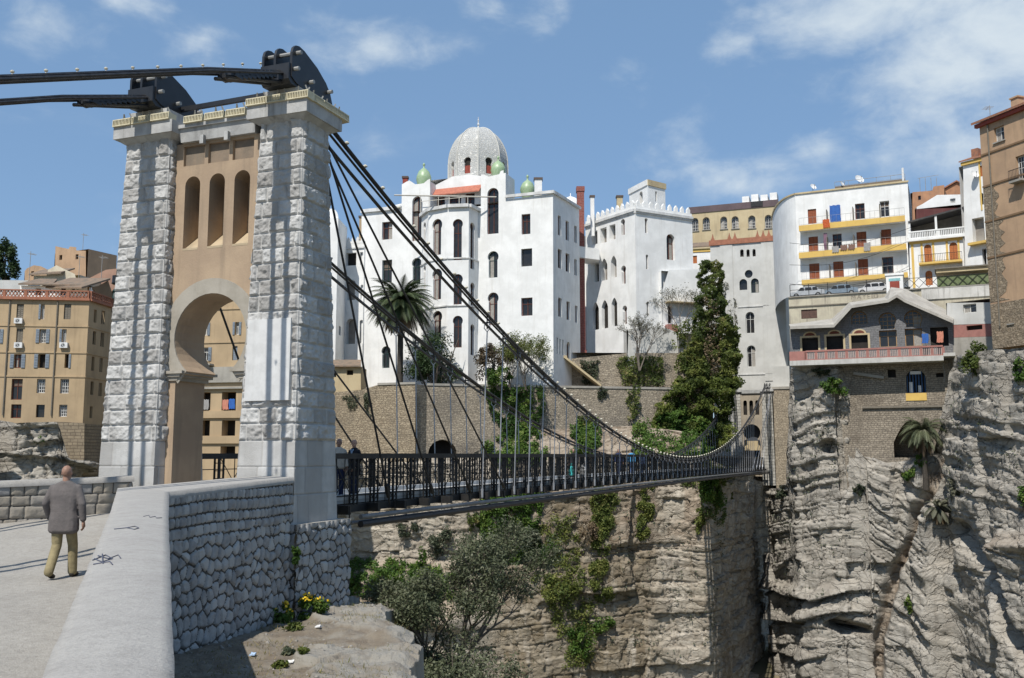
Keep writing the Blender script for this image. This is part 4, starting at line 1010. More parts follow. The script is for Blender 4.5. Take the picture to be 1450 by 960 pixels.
def window(root, fac, pts, style, dep):
    u0 = min(p[0] for p in pts); u1 = max(p[0] for p in pts); z0 = min(p[1] for p in pts); z1 = max(p[1] for p in pts)
    f = lambda u, z, d=0.: fac.pt(u, z, dep + d)
    m = MB(); s0 = style[0]
    if style in ('n', 'i'):
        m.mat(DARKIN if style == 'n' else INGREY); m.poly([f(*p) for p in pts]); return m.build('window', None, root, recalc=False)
    if s0 == 's':   # closed shutters: two slatted leaves
        q = {'o': SHUTO, 'b': SHUTB, 'g': SHUTG, 'r': SHUTO2}[style[1]]
        m.mat(q); c = (u0 + u1) / 2
        for a, b in ((u0 + .02, c - .012), (c + .012, u1 - .02)):
            m.hexa([f(a, z0 + .02, .02), f(b, z0 + .02, .02), f(b, z0 + .02, .06), f(a, z0 + .02, .06)], [f(a, z1 - .02, .02), f(b, z1 - .02, .02), f(b, z1 - .02, .06), f(a, z1 - .02, .06)])
            k = max(3, int((z1 - z0) / .22))
            for i in range(k):
                z = z0 + .08 + (z1 - z0 - .16) * i / k
                m.hexa([f(a + .06, z, .0), f(b - .06, z, .0), f(b - .06, z, .03), f(a + .06, z, .03)], [f(a + .06, z + .1, .012), f(b - .06, z + .1, .012), f(b - .06, z + .1, .03), f(a + .06, z + .1, .03)])
        m.mat(DARKIN); m.poly([f(*p, .08) for p in pts]); return m.build('shutter', None, root)
    fr = FR.get(s0, FRAMEB); m.mat(GLASS); m.poly([f(*p, .05) for p in pts]); m.mat(fr)
    if s0 != 'd':
        ins = inset(pts, .09); k = len(pts)
        for i in range(k):
            j = (i + 1) % k; m.poly([f(*pts[i]), f(*pts[j]), f(*ins[j]), f(*ins[i])]); m.poly([f(*ins[i]), f(*ins[j]), f(*ins[j], .05), f(*ins[i], .05)])
        c = (u0 + u1) / 2; rq = random.Random(int(abs(u0 * 97 + z0 * 53 + fac.A.x * 11))); kq = rq.random()
        if kq < .45:      # a curtain or half-drawn blind behind the glass line
            m.mat(CURT if kq < .25 else CURT2); a, e = (u0 + .1, c - .02) if kq < .16 else ((c + .02, u1 - .1) if kq < .3 else (u0 + .1, u1 - .1)); zc_ = z0 + (z1 - z0) * (.5 + .3 * rq.random()) if kq >= .3 else z0 + .1
            m.poly([f(a, zc_ if kq >= .3 else z0 + .1, .044), f(e, zc_ if kq >= .3 else z0 + .1, .044), f(e, z1 - (u1 - u0) * .35 if len(pts) > 4 else z1 - .1, .044), f(a, z1 - (u1 - u0) * .35 if len(pts) > 4 else z1 - .1, .044)]); m.mat(fr)
        m.bar(f(c, z0 + .05, .02), f(c, z1 - .08, .02), .06, .05, fac.n)
        nb = 1 if len(style) < 2 or style[1] != 'm' else 3
        for i in range(nb):
            z = z0 + (z1 - z0) * ((i + 1) / (nb + 1) if nb > 1 else .66)
            m.bar(f(u0 + .06, z, .02), f(u1 - .06, z, .02), .05, .05, fac.n)
        if nb > 1:
            for q in (.25, .75): m.bar(f(u0 + (u1 - u0) * q, z0 + .05, .02), f(u0 + (u1 - u0) * q, z1 - .1, .02), .04, .04, fac.n)
    return m.build('window', None, root)
def leaf_shutters(root, par, fac, u0, u1, z0, z1, mm, sides='lr'):
    for sd in sides:
        w_ = (u1 - u0) * .52; a = u0 - w_ - .03 if sd == 'l' else u1 + .03
        m = MB(); b = a + w_
        m.hexa([fac.pt(a, z0, -.07), fac.pt(b, z0, -.07), fac.pt(b, z0, -.02), fac.pt(a, z0, -.02)], [fac.pt(a, z1, -.07), fac.pt(b, z1, -.07), fac.pt(b, z1, -.02), fac.pt(a, z1, -.02)])
        k = 8
        for i in range(k):
            z = z0 + .06 + (z1 - z0 - .1) * i / k; m.bar(fac.pt(a + .05, z + .05, -.08), fac.pt(b - .05, z + .05, -.08), .05, .03, fac.n)
        m.build('shutter', mm, par)
def wall(root, fac, outline, wins=(), m=WHITE, dep=.32, name='wall', px=False, body=None, roof=None, rev=None, sill=None):
    """front wall with real openings; wins: (kind, x0, y0, x1, y1, style[, shutters]) in photo pixels on this plane"""
    o = [fac.uv(*p) for p in outline] if px else outline
    mb = MB(); holes = []; ws = []
    for wn in wins:
        k, x0, y0, x1, y1, st = wn[:6]
        ua, za = fac.uv(x0, (y0 + y1) / 2)[0], None
        ub = fac.uv(x1, (y0 + y1) / 2)[0]; xm = (x0 + x1) / 2
        zb = fac.uv(xm, y1)[1]; zt_ = fac.uv(xm, y0)[1]
        pts = arch(ua, ub, zb, zt_, k); d = {'i': .75, 'n': .5, 's': .12}.get(st[0], dep)
        if len(wn) > 7: d = wn[7]
        holes.append((pts, d, None)); ws.append((pts, st, d, wn, ua, ub, zb, zt_))
    wallholes(mb, lambda u, z, d: fac.pt(u, z, d), o, holes, m, rev)
    if body:   # left and right return walls, back and flat top down to the lowest outline point
        us = [p[0] for p in o]; u0, u1 = min(us), max(us); zb = min(p[1] for p in o); zt_ = body[1] if len(body) > 1 else max(p[1] for p in o); D = body[0]
        mb.mat(m)
        mb.poly([fac.pt(u0, zb), fac.pt(u0, zb, D), fac.pt(u0, zt_, D), fac.pt(u0, zt_)]); mb.poly([fac.pt(u1, zb), fac.pt(u1, zb, D), fac.pt(u1, zt_, D), fac.pt(u1, zt_)])
        mb.poly([fac.pt(u0, zb, D), fac.pt(u1, zb, D), fac.pt(u1, zt_, D), fac.pt(u0, zt_, D)])
        mb.mat(roof or m); mb.poly([fac.pt(u0, zt_ - .01, .0), fac.pt(u1, zt_ - .01, .0), fac.pt(u1, zt_ - .01, D), fac.pt(u0, zt_ - .01, D)])
    w_ = mb.build(name, None, root, recalc=False)
    for pts, st, d, wn, ua, ub, zb, zt_ in ws:
        if st == 'x': continue
        wo_ = window(root, fac, pts, st, d)
        if sill:
            s = MB(); s.hexa([fac.pt(ua - .12, zb - .12, -.14), fac.pt(ub + .12, zb - .12, -.14), fac.pt(ub + .12, zb - .12, .1), fac.pt(ua - .12, zb - .12, .1)],
                             [fac.pt(ua - .12, zb - .005, -.14), fac.pt(ub + .12, zb - .005, -.14), fac.pt(ub + .12, zb - .005, .1), fac.pt(ua - .12, zb - .005, .1)]); s.build('sill', sill, wo_)
        if len(wn) > 6 and wn[6]: leaf_shutters(root, wo_, fac, ua, ub, zb, zt_, *wn[6])
    return w_
def fbox(mb, fac, u0, u1, z0, z1, d0, d1):
    """a box on a facade: depth from d0 (negative sticks out) to d1"""
    return mb.hexa([fac.pt(u0, z0, d0), fac.pt(u1, z0, d0), fac.pt(u1, z0, d1), fac.pt(u0, z0, d1)], [fac.pt(u0, z1, d0), fac.pt(u1, z1, d0), fac.pt(u1, z1, d1), fac.pt(u0, z1, d1)])
def merlons(root, fac, u0, u1, z, h, wd, gap, m, th=.3, name='battlement'):
    b = MB(); n = int((u1 - u0) / (wd + gap)); st = (u1 - u0) / n
    fbox(b, fac, u0, u1, z, z + h * .35, -.02, th)
    for i in range(n):
        u = u0 + st * (i + .5)
        b.prism([fac.pt(u - wd / 2, z + h * .352, -.02), fac.pt(u + wd / 2, z + h * .352, -.02), fac.pt(u + wd / 2, z + h * .7, -.02), fac.pt(u, z + h, -.02), fac.pt(u - wd / 2, z + h * .7, -.02)], -fac.n * th)
    return b.build(name, m, root)
def band(root, fac, u0, u1, z0, z1, out, m, name='cornice'):
    b = MB(); fbox(b, fac, u0, u1, z0, z1, -out, .02); return b.build(name, m, root)
def railing(root, fac, u0, u1, z, h, step, m, d=0., r=.022, name='balcony_rail', th=.05):
    b = MB(); b.bar(fac.pt(u0, z + h, d), fac.pt(u1, z + h, d), th, th); b.bar(fac.pt(u0, z + .1, d), fac.pt(u1, z + .1, d), .03, .03)
    n = max(2, int((u1 - u0) / step))
    for i in range(n + 1):
        u = u0 + (u1 - u0) * i / n; b.bar(fac.pt(u, z, d), fac.pt(u, z + h, d), r)
    return b.build(name, m, root)
def Bld(name, label, cat, p, group=None): return empty(name, p, label, cat, group)
def gl(fac, z): return fac.pt(fac.L / 2, z, 2)
zpx = lambda fac, px, py: fac.uv(px, py)[1]

# ------------------------------------------------------------------ the white palace
F1 = Fac.px(512, 121, 783, 112)
pal = Bld('palace', 'large bright white palace with a patterned dome and horseshoe windows above the gorge', 'palace', gl(F1, 7))
z7 = 6.5
wall(pal, F1, [F1.uv(512, 545)[:1] + (z7,), (F1.L, z7), F1.uv(783, 274), F1.uv(716, 283), F1.uv(716, 246), F1.uv(713, 246), F1.uv(713, 241), F1.uv(709, 242), F1.uv(707, 246.5), F1.uv(692, 250), F1.uv(685, 247), F1.uv(681, 247), F1.uv(681, 292), F1.uv(609, 296), F1.uv(609, 253), F1.uv(605, 255), F1.uv(600, 259.5), F1.uv(588, 261), F1.uv(580, 255.5), F1.uv(576, 257), F1.uv(569, 261), F1.uv(569, 288), F1.uv(512, 301)],
     [('r', 738.5, 303, 751, 331.5, 'b'), ('r', 738, 352, 753.5, 377, 'd'), ('r', 738, 421.5, 754, 447, 'b'), ('a', 690, 266, 706, 331, 'b'), ('h', 690.5, 355.5, 706, 393, 'g'), ('h', 690.5, 414, 706, 460, 'b'),
      ('r', 541, 314, 555.5, 339, 'b'), ('r', 541, 368, 555, 400, 'g'), ('a', 583.5, 278, 597, 341, 'b'), ('h', 583, 365, 597, 402, 'g'), ('h', 540, 490, 553, 521, 'g')], WHITE, .38)
roofz = zpx(F1, 783, 274)
S1 = Fac(F1.B[:2], XY(820, 119.6, 300))
wn = []
for row in (((790, 305.5, 794.3, 333.5), (801, 313, 805.7, 340.5), (813.3, 320, 817, 344)), ((790, 353, 795.5, 380), (801, 359, 806.5, 385), (813.3, 367, 817, 390)), ((790.5, 422, 795.5, 448.5), (802.3, 427, 807.2, 453), (814.3, 433, 818, 457))):
    for q in row: wn.append(('r', *q, 'b'))
for q in ((788.3, 478, 790.4, 501), (792.3, 480, 794.2, 502), (796.3, 481, 798.3, 503)): wn.append(('r', *q, 'd'))
wn.append(('a', 802.5, 484, 807.3, 512, 'b'))
wall(pal, S1, [(0, z7), (S1.L, z7), (S1.L, roofz), (0, roofz)], wn, WHITE, .3)
b = MB(); b.mat(mat('flat_roof', (.3, .29, .27))); 
lf = F1.pt(0, 0); b.poly([F1.pt(0, roofz - .6, .0), F1.pt(F1.L, roofz - .3, .0), S1.pt(S1.L, roofz - .3), F1.pt(0, roofz - .6, 14)]); 
b.mat(WHITE); b.poly([F1.pt(0, z7), F1.pt(0, z7, 14), F1.pt(0, roofz - .6, 14), F1.pt(0, roofz - .6)]); b.poly([F1.pt(0, z7, 14), S1.pt(S1.L, z7), S1.pt(S1.L, roofz - .3), F1.pt(0, roofz - .6, 14)])
b.build('roof', None, pal, recalc=False)
CORN = mat('cornice_white', (.66, .66, .65), (.5, .5, .49), 1, streak=.3)
band(pal, F1, F1.uv(716, 283)[0], F1.L + .25, roofz, roofz + .35, .3, CORN); band(pal, S1, 0.02, S1.L, roofz, roofz + .35, .3, CORN)
zl = zpx(F1, 512, 301); band(pal, F1, -.2, F1.uv(569, 288)[0], zl - .1, zl + .35, .3, CORN)
for x0, x1, yz in ((569, 609, 262), (681, 716, 250)):     # returns of the two turrets
    b = MB(); u0 = F1.uv(x0, yz)[0]; u1 = F1.uv(x1, yz)[0]; zt_ = F1.uv((x0 + x1) / 2, yz)[1]
    for u in (u0 + .15, u1 - .15): fbox(b, F1, u - .15, u + .15, roofz - 1.2, zt_ + .3, .02, 3.2)
    fbox(b, F1, u0 + .3, u1 - .3, roofz - 1, zt_ - .5, .5, 3.0); b.build('turret', WHITE, pal)
# projecting bay of four faces
bp_ = [XY(595, 118.2), XY(605, 115.4), XY(633, 113.6), XY(663, 113.2), XY(678, 115.6)]
zb_ = 30.0
bw_ = [[('h', 599.6, 315, 602.8, 357, 'b'), ('h', 599.6, 376, 602.8, 410, 'b')],
       [('h', 612, 310, 626, 361, 'b'), ('h', 612, 380.5, 626, 424, 'b'), ('h', 612.5, 440, 626, 480, 'b')],
       [('h', 641, 310, 655.3, 368, 'b'), ('h', 641, 388, 655.3, 431, 'b'), ('h', 641, 447, 655.3, 492, 'b')],
       [('h', 665.5, 315, 672.3, 381, 'b'), ('h', 666, 400, 672.3, 441, 'b'), ('h', 666, 459, 672.3, 503, 'b')]]
for i in range(4):
    f = Fac(bp_[i], bp_[i + 1])
    wall(pal, f, [(0, z7), (f.L, z7), (f.L, zb_), (0, zb_)], bw_[i], WHITE, .3, name='bay_wall')
    band(pal, f, 0 if i else .0, f.L, zb_, zb_ + .4, .35, CORN)
    for yy in (366, 433): zq = zpx(f, 633, yy) if i in (1, 2) else zpx(Fac(bp_[1], bp_[2]), 633, yy); band(pal, f, 0, f.L, zq - .08, zq + .08, .12, CORN, 'string_course')
b = MB(); b.poly([(x, y, zb_ + .1) for x, y in bp_]); b.build('bay_roof', CONC, pal, recalc=False)
# recessed top storey with tiled eave, attic and dome
F2 = Fac.px(609, 119.5, 683, 117)
wall(pal, F2, [F2.uv(609, 300), F2.uv(683, 300), F2.uv(683, 249), F2.uv(664, 247), F2.uv(640, 250), F2.uv(609, 266)], [('r', 618, 278.5, 630, 300, 'b'), ('r', 636, 276, 653, 299, 'b'), ('r', 658.5, 273, 672, 298, 'b')], WHITE, .3, body=(7, zpx(F2, 640, 252)))
ta, tb = F2.uv(607, 272), F2.uv(683, 266); zt_ = F2.uv(683, 261)[1]
b = MB(); b.hexa([F2.pt(ta[0], zt_ - 1.15, -1.0), F2.pt(tb[0], zt_ - 1.15, -1.0), F2.pt(tb[0], zt_ - .15, .05), F2.pt(ta[0], zt_ - .15, .05)], [F2.pt(ta[0], zt_ - 1.0, -1.0), F2.pt(tb[0], zt_ - 1.0, -1.0), F2.pt(tb[0], zt_ + .05, .05), F2.pt(ta[0], zt_ + .05, .05)])
b.build('tiled_eave', mat('red_roof_tiles', (.46, .17, .11), (.36, .13, .09), 3, bump=.04, bsc=9), pal)
b = MB(); b.tube([F1.pt(F1.uv(585, 292)[0], F1.uv(585, 291)[1], -5.2), F1.pt(F1.uv(705, 281)[0], F1.uv(705, 280.5)[1], -.5)], .09, 6); 
for px_q in (606, 618, 631, 646, 660, 672): u, z = F2.uv(px_q, 296); b.tube([F2.pt(u, z - 1.0, -2.2), F2.pt(u, z + 1.1, -2.2)], .05, 5)
b.bar(F2.pt(F2.uv(606, 290)[0], F2.uv(640, 288)[1], -2.2), F2.pt(F2.uv(672, 290)[0], F2.uv(640, 288)[1], -2.2), .06)
b.build('terrace_rail', mat('pale_pipe', (.55, .52, .46), None, 3), pal)
# dome on an eight-sided drum, edge towards the bridge
DM = bpy.data.materials.new('carved_dome_plaster'); DM.use_nodes = True; nt = DM.node_tree; bs = nt.nodes['Principled BSDF']
g = N(nt, 'ShaderNodeNewGeometry'); vo = N(nt, 'ShaderNodeTexVoronoi', feature='DISTANCE_TO_EDGE', inp={'Scale': 3.4}); ln(nt, g.outputs['Position'], vo.inputs[0])
v2 = N(nt, 'ShaderNodeTexVoronoi', feature='DISTANCE_TO_EDGE', inp={'Scale': 6.5}); ln(nt, g.outputs['Position'], v2.inputs[0])
rl = MA(nt, 'MINIMUM', ramp(nt, vo.outputs[0], .03, .10), MA(nt, 'ADD', ramp(nt, v2.outputs[0], .03, .09), .45))
m_ = N(nt, 'ShaderNodeMix', data_type='RGBA'); ln(nt, rl, m_.inputs[0]); m_.inputs[6].default_value = (.68, .665, .62, 1); m_.inputs[7].default_value = (.50, .51, .50, 1); ln(nt, m_.outputs[2], bs.inputs['Base Color'])
bpn = N(nt, 'ShaderNodeBump', inp={'Strength': 1., 'Distance': .06}); ln(nt, MA(nt, 'MULTIPLY', rl, -1), bpn.inputs['Height']); ln(nt, bpn.outputs[0], bs.inputs['Normal']); bs.inputs['Roughness'].default_value = .9
dc = P(677, 247, 123.6); dr = 3.95; dz0 = P(677, 249, 119.8).z - .3; dz1 = P(677, 221, 119.8).z; dz2 = P(677, 182, 123.6).z
da = math.atan2(-dc.y, -dc.x)
ringp = [(dc.x + dr * math.cos(da + k * math.pi / 4), dc.y + dr * math.sin(da + k * math.pi / 4)) for k in range(8)]
for k in range(8):
    a, c = ringp[k], ringp[(k + 1) % 8]
    f = Fac(a, c); hh = []
    if k in (0, 1, 6, 7):
        mu = f.L / 2
        pts = arch(mu - .5, mu + .5, dz0 + .75, dz0 + 2.95, 'h'); hh = [(pts, .3, None)]
    mb = MB(); wallholes(mb, lambda u, z, d: f.pt(u, z, d), [(0, dz0 - 3), (f.L, dz0 - 3), (f.L, dz1), (0, dz1)], hh, DM, mat('drum_reveal', (.55, .54, .5)))
    mb.build('drum_wall', None, pal, recalc=False)
    if hh:
        window(pal, f, pts, 'n', .3); m = MB(); fbox(m, f, mu - .42, mu + .42, dz0 + .75, dz0 + 1.85, .2, .26); m.bar(f.pt(mu, dz0 + .75, .18), f.pt(mu, dz0 + 1.9, .18), .08); m.build('red_rail', REDP, pal)
prof = []
for i in range(15):
    t = i / 14; prof.append((dr * math.cos(t * math.pi / 2) ** .96 if t < 1 else .0, (dz2 - dz1) * math.sin(t * math.pi / 2)))
b = MB(); b.lathe((dc.x, dc.y, dz1), prof, 8, da); b.build('dome', DM, pal)
RIB = mat('dome_rib', (.55, .54, .50))
for k in range(8):
    b = MB(); a = da + k * math.pi / 4
    b.tube([(dc.x + r * math.cos(a), dc.y + r * math.sin(a), dz1 + z) for r, z in prof], .10, 5); b.tube([(*ringp[k], dz0 - 1), (*ringp[k], dz1)], .12, 6); b.build('dome_rib', RIB, pal)
b = MB(); b.lathe((dc.x, dc.y, dz2 - .1), [(.3, 0), (.12, .2), (.09, .5), (.2, .62), (.08, .8), (.07, 1.1), (.13, 1.2), (.05, 1.35), (.04, 1.7)], 8); b.build('finial', CORN, pal)
GREEN = mat('green_glazed_tile', (.26, .38, .20), (.34, .43, .29), 5, rough=.4, spec=.5)
for px0, py0, py1, rr, Y in ((600, 262, 238, 1.0, 121), (705.5, 248, 228, 1.0, 120.5), (747, 276, 255, .95, 118)):
    a = P(px0, py0, Y); t = P(px0, py1, Y).z - a.z; b = MB()
    b.lathe(a, [(rr * .72, -.6), (rr * .82, 0), (rr, t * .3), (rr * .95, t * .5), (rr * .7, t * .78), (rr * .3, t * .95), (.12, t), (.1, t + .3), (.2, t + .42), (.05, t + .7)], 16); b.build('green_dome', GREEN, pal, smooth=True)
for px0, px1, py0, py1, Y, mm, nm in ((757, 767.5, 283, 254, 116, WHITE, 'chimney'), (836.5, 841.8, 318, 279, 124, WHITE, 'chimney'), (508, 514.5, 345, 308, 124, OCHRE, 'chimney'), (570, 577, 264, 252, 121, REDP, 'chimney'), (874, 882, 305, 279, 127, CREAM, 'chimney')):
    a = P(px0, py0, Y); c = P(px1, py0, Y); t = P(px0, py1, Y).z; w2 = (c.x - a.x)
    b = MB(); b.mat(mm).box(a.x, c.x, Y, Y + w2, a.z - 1.5, t).mat(mat('chimney_cap', (.12, .09, .075))).box(a.x - .1, c.x + .1, Y - .1, Y + w2 + .1, t + .003, t + .25); b.build(nm, None, pal)
b = MB(); a = P(808, 300, 127); b.lathe((a.x, a.y, a.z), [(1.55, -3), (1.55, 0), (1.5, .6), (1.25, 1.3), (.8, 1.85), (.25, 2.1), (.06, 2.15), (.05, 2.6)], 16); b.build('side_dome', WHITE, pal, smooth=True)
b = MB(); a = P(806, 500, 128); c = P(846, 500, 128); b.box(a.x, c.x, 128, 129, 6, roofz - 1.5); b.build('link_wall', WHITE, pal)
a = P(819, 500, 121.5); c = P(829, 500, 121.5); t = P(824, 266, 121.5).z; zb = P(824, 505, 121.5).z
b = MB(); b.box(a.x, c.x, 121.3, 122.3, zb - 2, t); b.box(a.x - .15, c.x + .15, 121.2, 122.4, zb - 2, zb + .8); b.box(a.x - .08, c.x + .08, 121.22, 122.38, t - .5, t + .15); b.build('brick_chimney_shaft', REDBRICK, pal)
a = P(809.5, 363, 120); c = P(848, 360, 123.2)
b = MB(); z0, z1 = a.z, P(809.5, 347, 120).z; b.hexa([(a.x, a.y, z0), (c.x, c.y - 1, z0), (c.x + .2, c.y + 3, z0), (a.x, a.y + 3, z0)], [(a.x, a.y, z1), (c.x, c.y - 1, z1), (c.x + .2, c.y + 3, z1), (a.x, a.y + 3, z1)]); b.build('link_balcony', WHITE, pal)
# battlemented wing right of the shaft
wing = Bld('battlemented_wing', 'white battlemented building with pointed windows right of the red brick shaft', 'building', (16, 124, 11))
BLf = Fac(XY(829, 126.5, 320), XY(899, 118, 300)); BRf = Fac(XY(899, 118, 300), XY(980, 122.3, 310))
zB = zpx(BLf, 899, 296); zb0 = 9.5
wall(wing, BLf, [(0, zb0), (BLf.L, zb0), (BLf.L, zB), (0, zB)],
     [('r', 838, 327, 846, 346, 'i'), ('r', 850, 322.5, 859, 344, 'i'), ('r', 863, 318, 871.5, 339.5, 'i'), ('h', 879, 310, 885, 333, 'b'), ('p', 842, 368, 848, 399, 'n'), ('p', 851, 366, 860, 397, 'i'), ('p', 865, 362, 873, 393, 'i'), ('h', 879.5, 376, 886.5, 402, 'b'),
      ('p', 839, 428, 848, 467, 'n'), ('p', 852, 425, 861, 465, 'n'), ('p', 866, 421.5, 874, 462, 'n'), ('h', 881.5, 432.5, 888, 459, 'b'), ('a', 883, 477, 889, 494, 'b')], WHITE, .45)
wall(wing, BRf, [(0, zb0), (BRf.L, zb0), (BRf.L, zB), (0, zB)], [('h', 913, 309, 917.5, 330, 'b'), ('h', 914.5, 360.5, 918.3, 381, 'b'), ('h', 915.5, 427, 919.5, 448, 'b'), ('a', 944, 331.5, 955.5, 368, 'b')], WHITE, .45)
b = MB(); q = BLf.pt(0, 0); r_ = BRf.pt(BRf.L, 0); bk = Vector((q.x + (r_.x - q.x) + 1, 138, 0)); bl_ = Vector((q.x + 1, 138, 0))
b.mat(CONC).poly([BLf.pt(0, zB - .1), BLf.pt(BLf.L, zB - .1), BRf.pt(BRf.L, zB - .1), bk + Vector((0, 0, zB - .1)), bl_ + Vector((0, 0, zB - .1))])
b.mat(WHITE).poly([BRf.pt(BRf.L, zb0), bk + Vector((0, 0, zb0)), bk + Vector((0, 0, zB)), BRf.pt(BRf.L, zB)]); b.poly([BLf.pt(0, zb0), bl_ + Vector((0, 0, zb0)), bl_ + Vector((0, 0, zB)), BLf.pt(0, zB)]); b.build('roof', None, wing, recalc=False)
for f in (BLf, BRf):
    band(wing, f, 0, f.L, zB - .5, zB - .28, .14, CORN); band(wing, f, 0, f.L, zB - .28, zB + .05, .28, CORN); merlons(wing, f, .05, f.L - .05, zB + .05, 1.25, .5, .42, WHITE)
TLf = Fac(XY(891, 125.5, 275), XY(917, 121, 270)); TRf = Fac(XY(917, 121, 270), XY(942, 123, 275)); zT = zpx(TLf, 917, 262)
wall(wing, TLf, [(0, zB), (TLf.L, zB), (TLf.L, zT), (0, zT)], [('a', 905.5, 271, 910, 289, 'n')], WHITE, .3, name='turret_wall')
wall(wing, TRf, [(0, zB), (TRf.L, zB), (TRf.L, zT), (0, zT)], [('r', 928, 271, 930.5, 285.5, 'n')], WHITE, .3, name='turret_wall')
b = MB(); b.poly([TLf.pt(0, zT), TLf.pt(TLf.L, zT), TRf.pt(TRf.L, zT), Vector((TRf.B.x - 1, 127.5, zT))]); b.build('turret_roof', CONC, wing, recalc=False)
band(wing, TLf, -.1, TLf.L, zT, zT + .75, .12, WHITE, 'turret_parapet'); band(wing, TRf, 0, TRf.L + .1, zT, zT + .75, .12, CREAM, 'turret_parapet')
# lower white block with an alcove, beside the ivy
lowb = Bld('lower_block', 'low white annex with one dark arched alcove beside the tall ivy', 'building', (22, 121, 12))
Lf_ = Fac.px(938, 119.2, 1004, 121.2, 420)
wall(lowb, Lf_, [Lf_.uv(938, 472), Lf_.uv(1004, 472), Lf_.uv(1004, 381), Lf_.uv(947, 382), Lf_.uv(938, 410)], [('h', 945, 432.5, 953, 458, 'n')], WHITE, .4, body=(4, zpx(Lf_, 950, 384)))
b = MB(); u, z = Lf_.uv(945, 428); fbox(b, Lf_, u - .3, u + 4.6, z - .1, z + .05, -.9, .02); b.build('awning', CREAM, lowb)
b = MB(); u, z = Lf_.uv(942, 470); fbox(b, Lf_, u, u + 1.3, z, z + .9, -.8, -.01); b.build('balcony_box', PINK, lowb)
L2 = Fac.px(888, 117.2, 965, 118.2, 470)
wall(lowb, L2, [L2.uv(888, 520), L2.uv(962, 520), L2.uv(958, 470), L2.uv(935, 462), L2.uv(890, 466)], [], GREYW, body=(1.5, zpx(L2, 900, 468)), name='buttress_wall')
# white annex left of the palace
ann = Bld('arcaded_annex', 'white annex with blind arches and rounded top left of the palace', 'building', (-22, 121, 9))
A1 = Fac.px(452, 118, 477, 116.2, 400); A2 = Fac(A1.B[:2], XY(490, 121.5, 400)); A3 = Fac.px(488.5, 121.4, 515, 120.6, 400)
zt_ = zpx(A1, 470, 297)
b = MB(); wall(ann, A1, [(0, 8), (A1.L, 8), (A1.L, zt_ - 1.2)] + [(A1.L / 2 + A1.L / 2 * math.cos(t), zt_ - 1.2 + 1.4 * math.sin(t)) for t in np.linspace(.2, 2.94, 9)] + [(0, zt_ - 1.2)], [], WHITE)
wall(ann, A2, [(0, 8), (A2.L, 8), (A2.L, zt_ - 1.2), (0, zt_ - 1.2)], [('r', 480, 462, 482.5, 475, 'd')], WHITE, body=(4,))
zt_ = zpx(A3, 500, 345)
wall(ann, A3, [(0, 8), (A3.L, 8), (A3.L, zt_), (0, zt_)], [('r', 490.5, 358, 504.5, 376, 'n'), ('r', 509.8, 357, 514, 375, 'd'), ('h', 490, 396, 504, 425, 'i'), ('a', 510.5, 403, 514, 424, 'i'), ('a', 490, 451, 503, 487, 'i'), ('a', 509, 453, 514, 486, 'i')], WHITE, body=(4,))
merlons(ann, A3, 0, A3.L, zt_, .9, .35, .3, WHITE); band(ann, A3, 0, A3.L, zt_ - .7, zt_ - .5, .15, CORN)
# cottage at the foot of the annex
cot = Bld('cottage', 'tiny buff cottage with grey roof at the left foot of the white palace', 'house', (-21.5, 113, 9))
C1 = Fac.px(464, 112, 511, 112, 530)
wall(cot, C1, [C1.uv(464, 556), C1.uv(511, 556), C1.uv(511, 519), C1.uv(464, 520)], [('r', 469, 525, 476, 534, 'n'), ('r', 491, 524, 500, 531, 'n')], CREAM, .3, body=(4,))
b = MB(); u0, z0 = C1.uv(463, 520); u1, _ = C1.uv(512, 520); z1 = C1.uv(480, 508)[1]; b.hexa([C1.pt(u0, z0, -.5), C1.pt(u1, z0, -.5), C1.pt(u1 - .5, z1, 2.6), C1.pt(u0, z1, 2.6)], [C1.pt(u0, z0 + .15, -.5), C1.pt(u1, z0 + .15, -.5), C1.pt(u1 - .5, z1 + .15, 2.6), C1.pt(u0, z1 + .15, 2.6)]); b.build('roof', TILEG, cot)
# ------------------------------------------------------------------ retaining walls below the palace
RW = masonry('buff_retaining_masonry', (.40, .335, .24), (.30, .245, .175), (.22, .18, .13), .45, .21, .035, .06, .9, stain=.45, warp=.13, dirt=(.15, .135, .11))
RWG = masonry('grey_buff_masonry', (.42, .36, .275), (.31, .265, .205), (.22, .19, .15), .45, .2, .035, .06, .9, stain=.5, warp=.13, dirt=(.13, .12, .105))
rw = Bld('retaining_wall', 'buff stone retaining wall with a dark arch under the white palace', 'retaining wall', (-12, 108, 0))
W1 = Fac.px(455, 110.5, 588, 106.6, 590); W2 = Fac(W1.B[:2], XY(604, 108.6, 590)); W3 = Fac(XY(604, 108.6, 590), XY(1010, 116.5, 590))
wall(rw, W1, [W1.uv(455, 680), W1.uv(588, 680), W1.uv(588, 544), W1.uv(535, 545), W1.uv(512, 552), W1.uv(455, 557)], [], RW, body=(1.2, zpx(W1, 480, 558)))
zt_ = zpx(W1, 588, 544)
wall(rw, W2, [(0, -3), (W2.L, -3), (W2.L, zt_), (0, zt_)], [], RWG)
wall(rw, W3, [(0, -3), (W3.L, -3), (W3.L, zt_), (0, zt_)], [('a', 606, 622.5, 647, 668, 'n', None, 1.6)], RWG)
band(rw, W1, W1.uv(535, 545)[0], W1.L, zt_, zt_ + .25, .1, CONC, 'coping'); band(rw, W3, 0, W3.L, zt_, zt_ + .25, .1, CONC, 'coping')
b = MB(); b.poly([W1.pt(0, zt_ - 1), W1.pt(W1.L, zt_ - .1), W3.pt(0, zt_ - .1), W3.pt(W3.L, zt_ - .1), W3.pt(W3.L, zt_ - .1, 20), W1.pt(0, zt_ - .1, 24)]); b.build('terrace_fill', SOIL, rw, recalc=False)
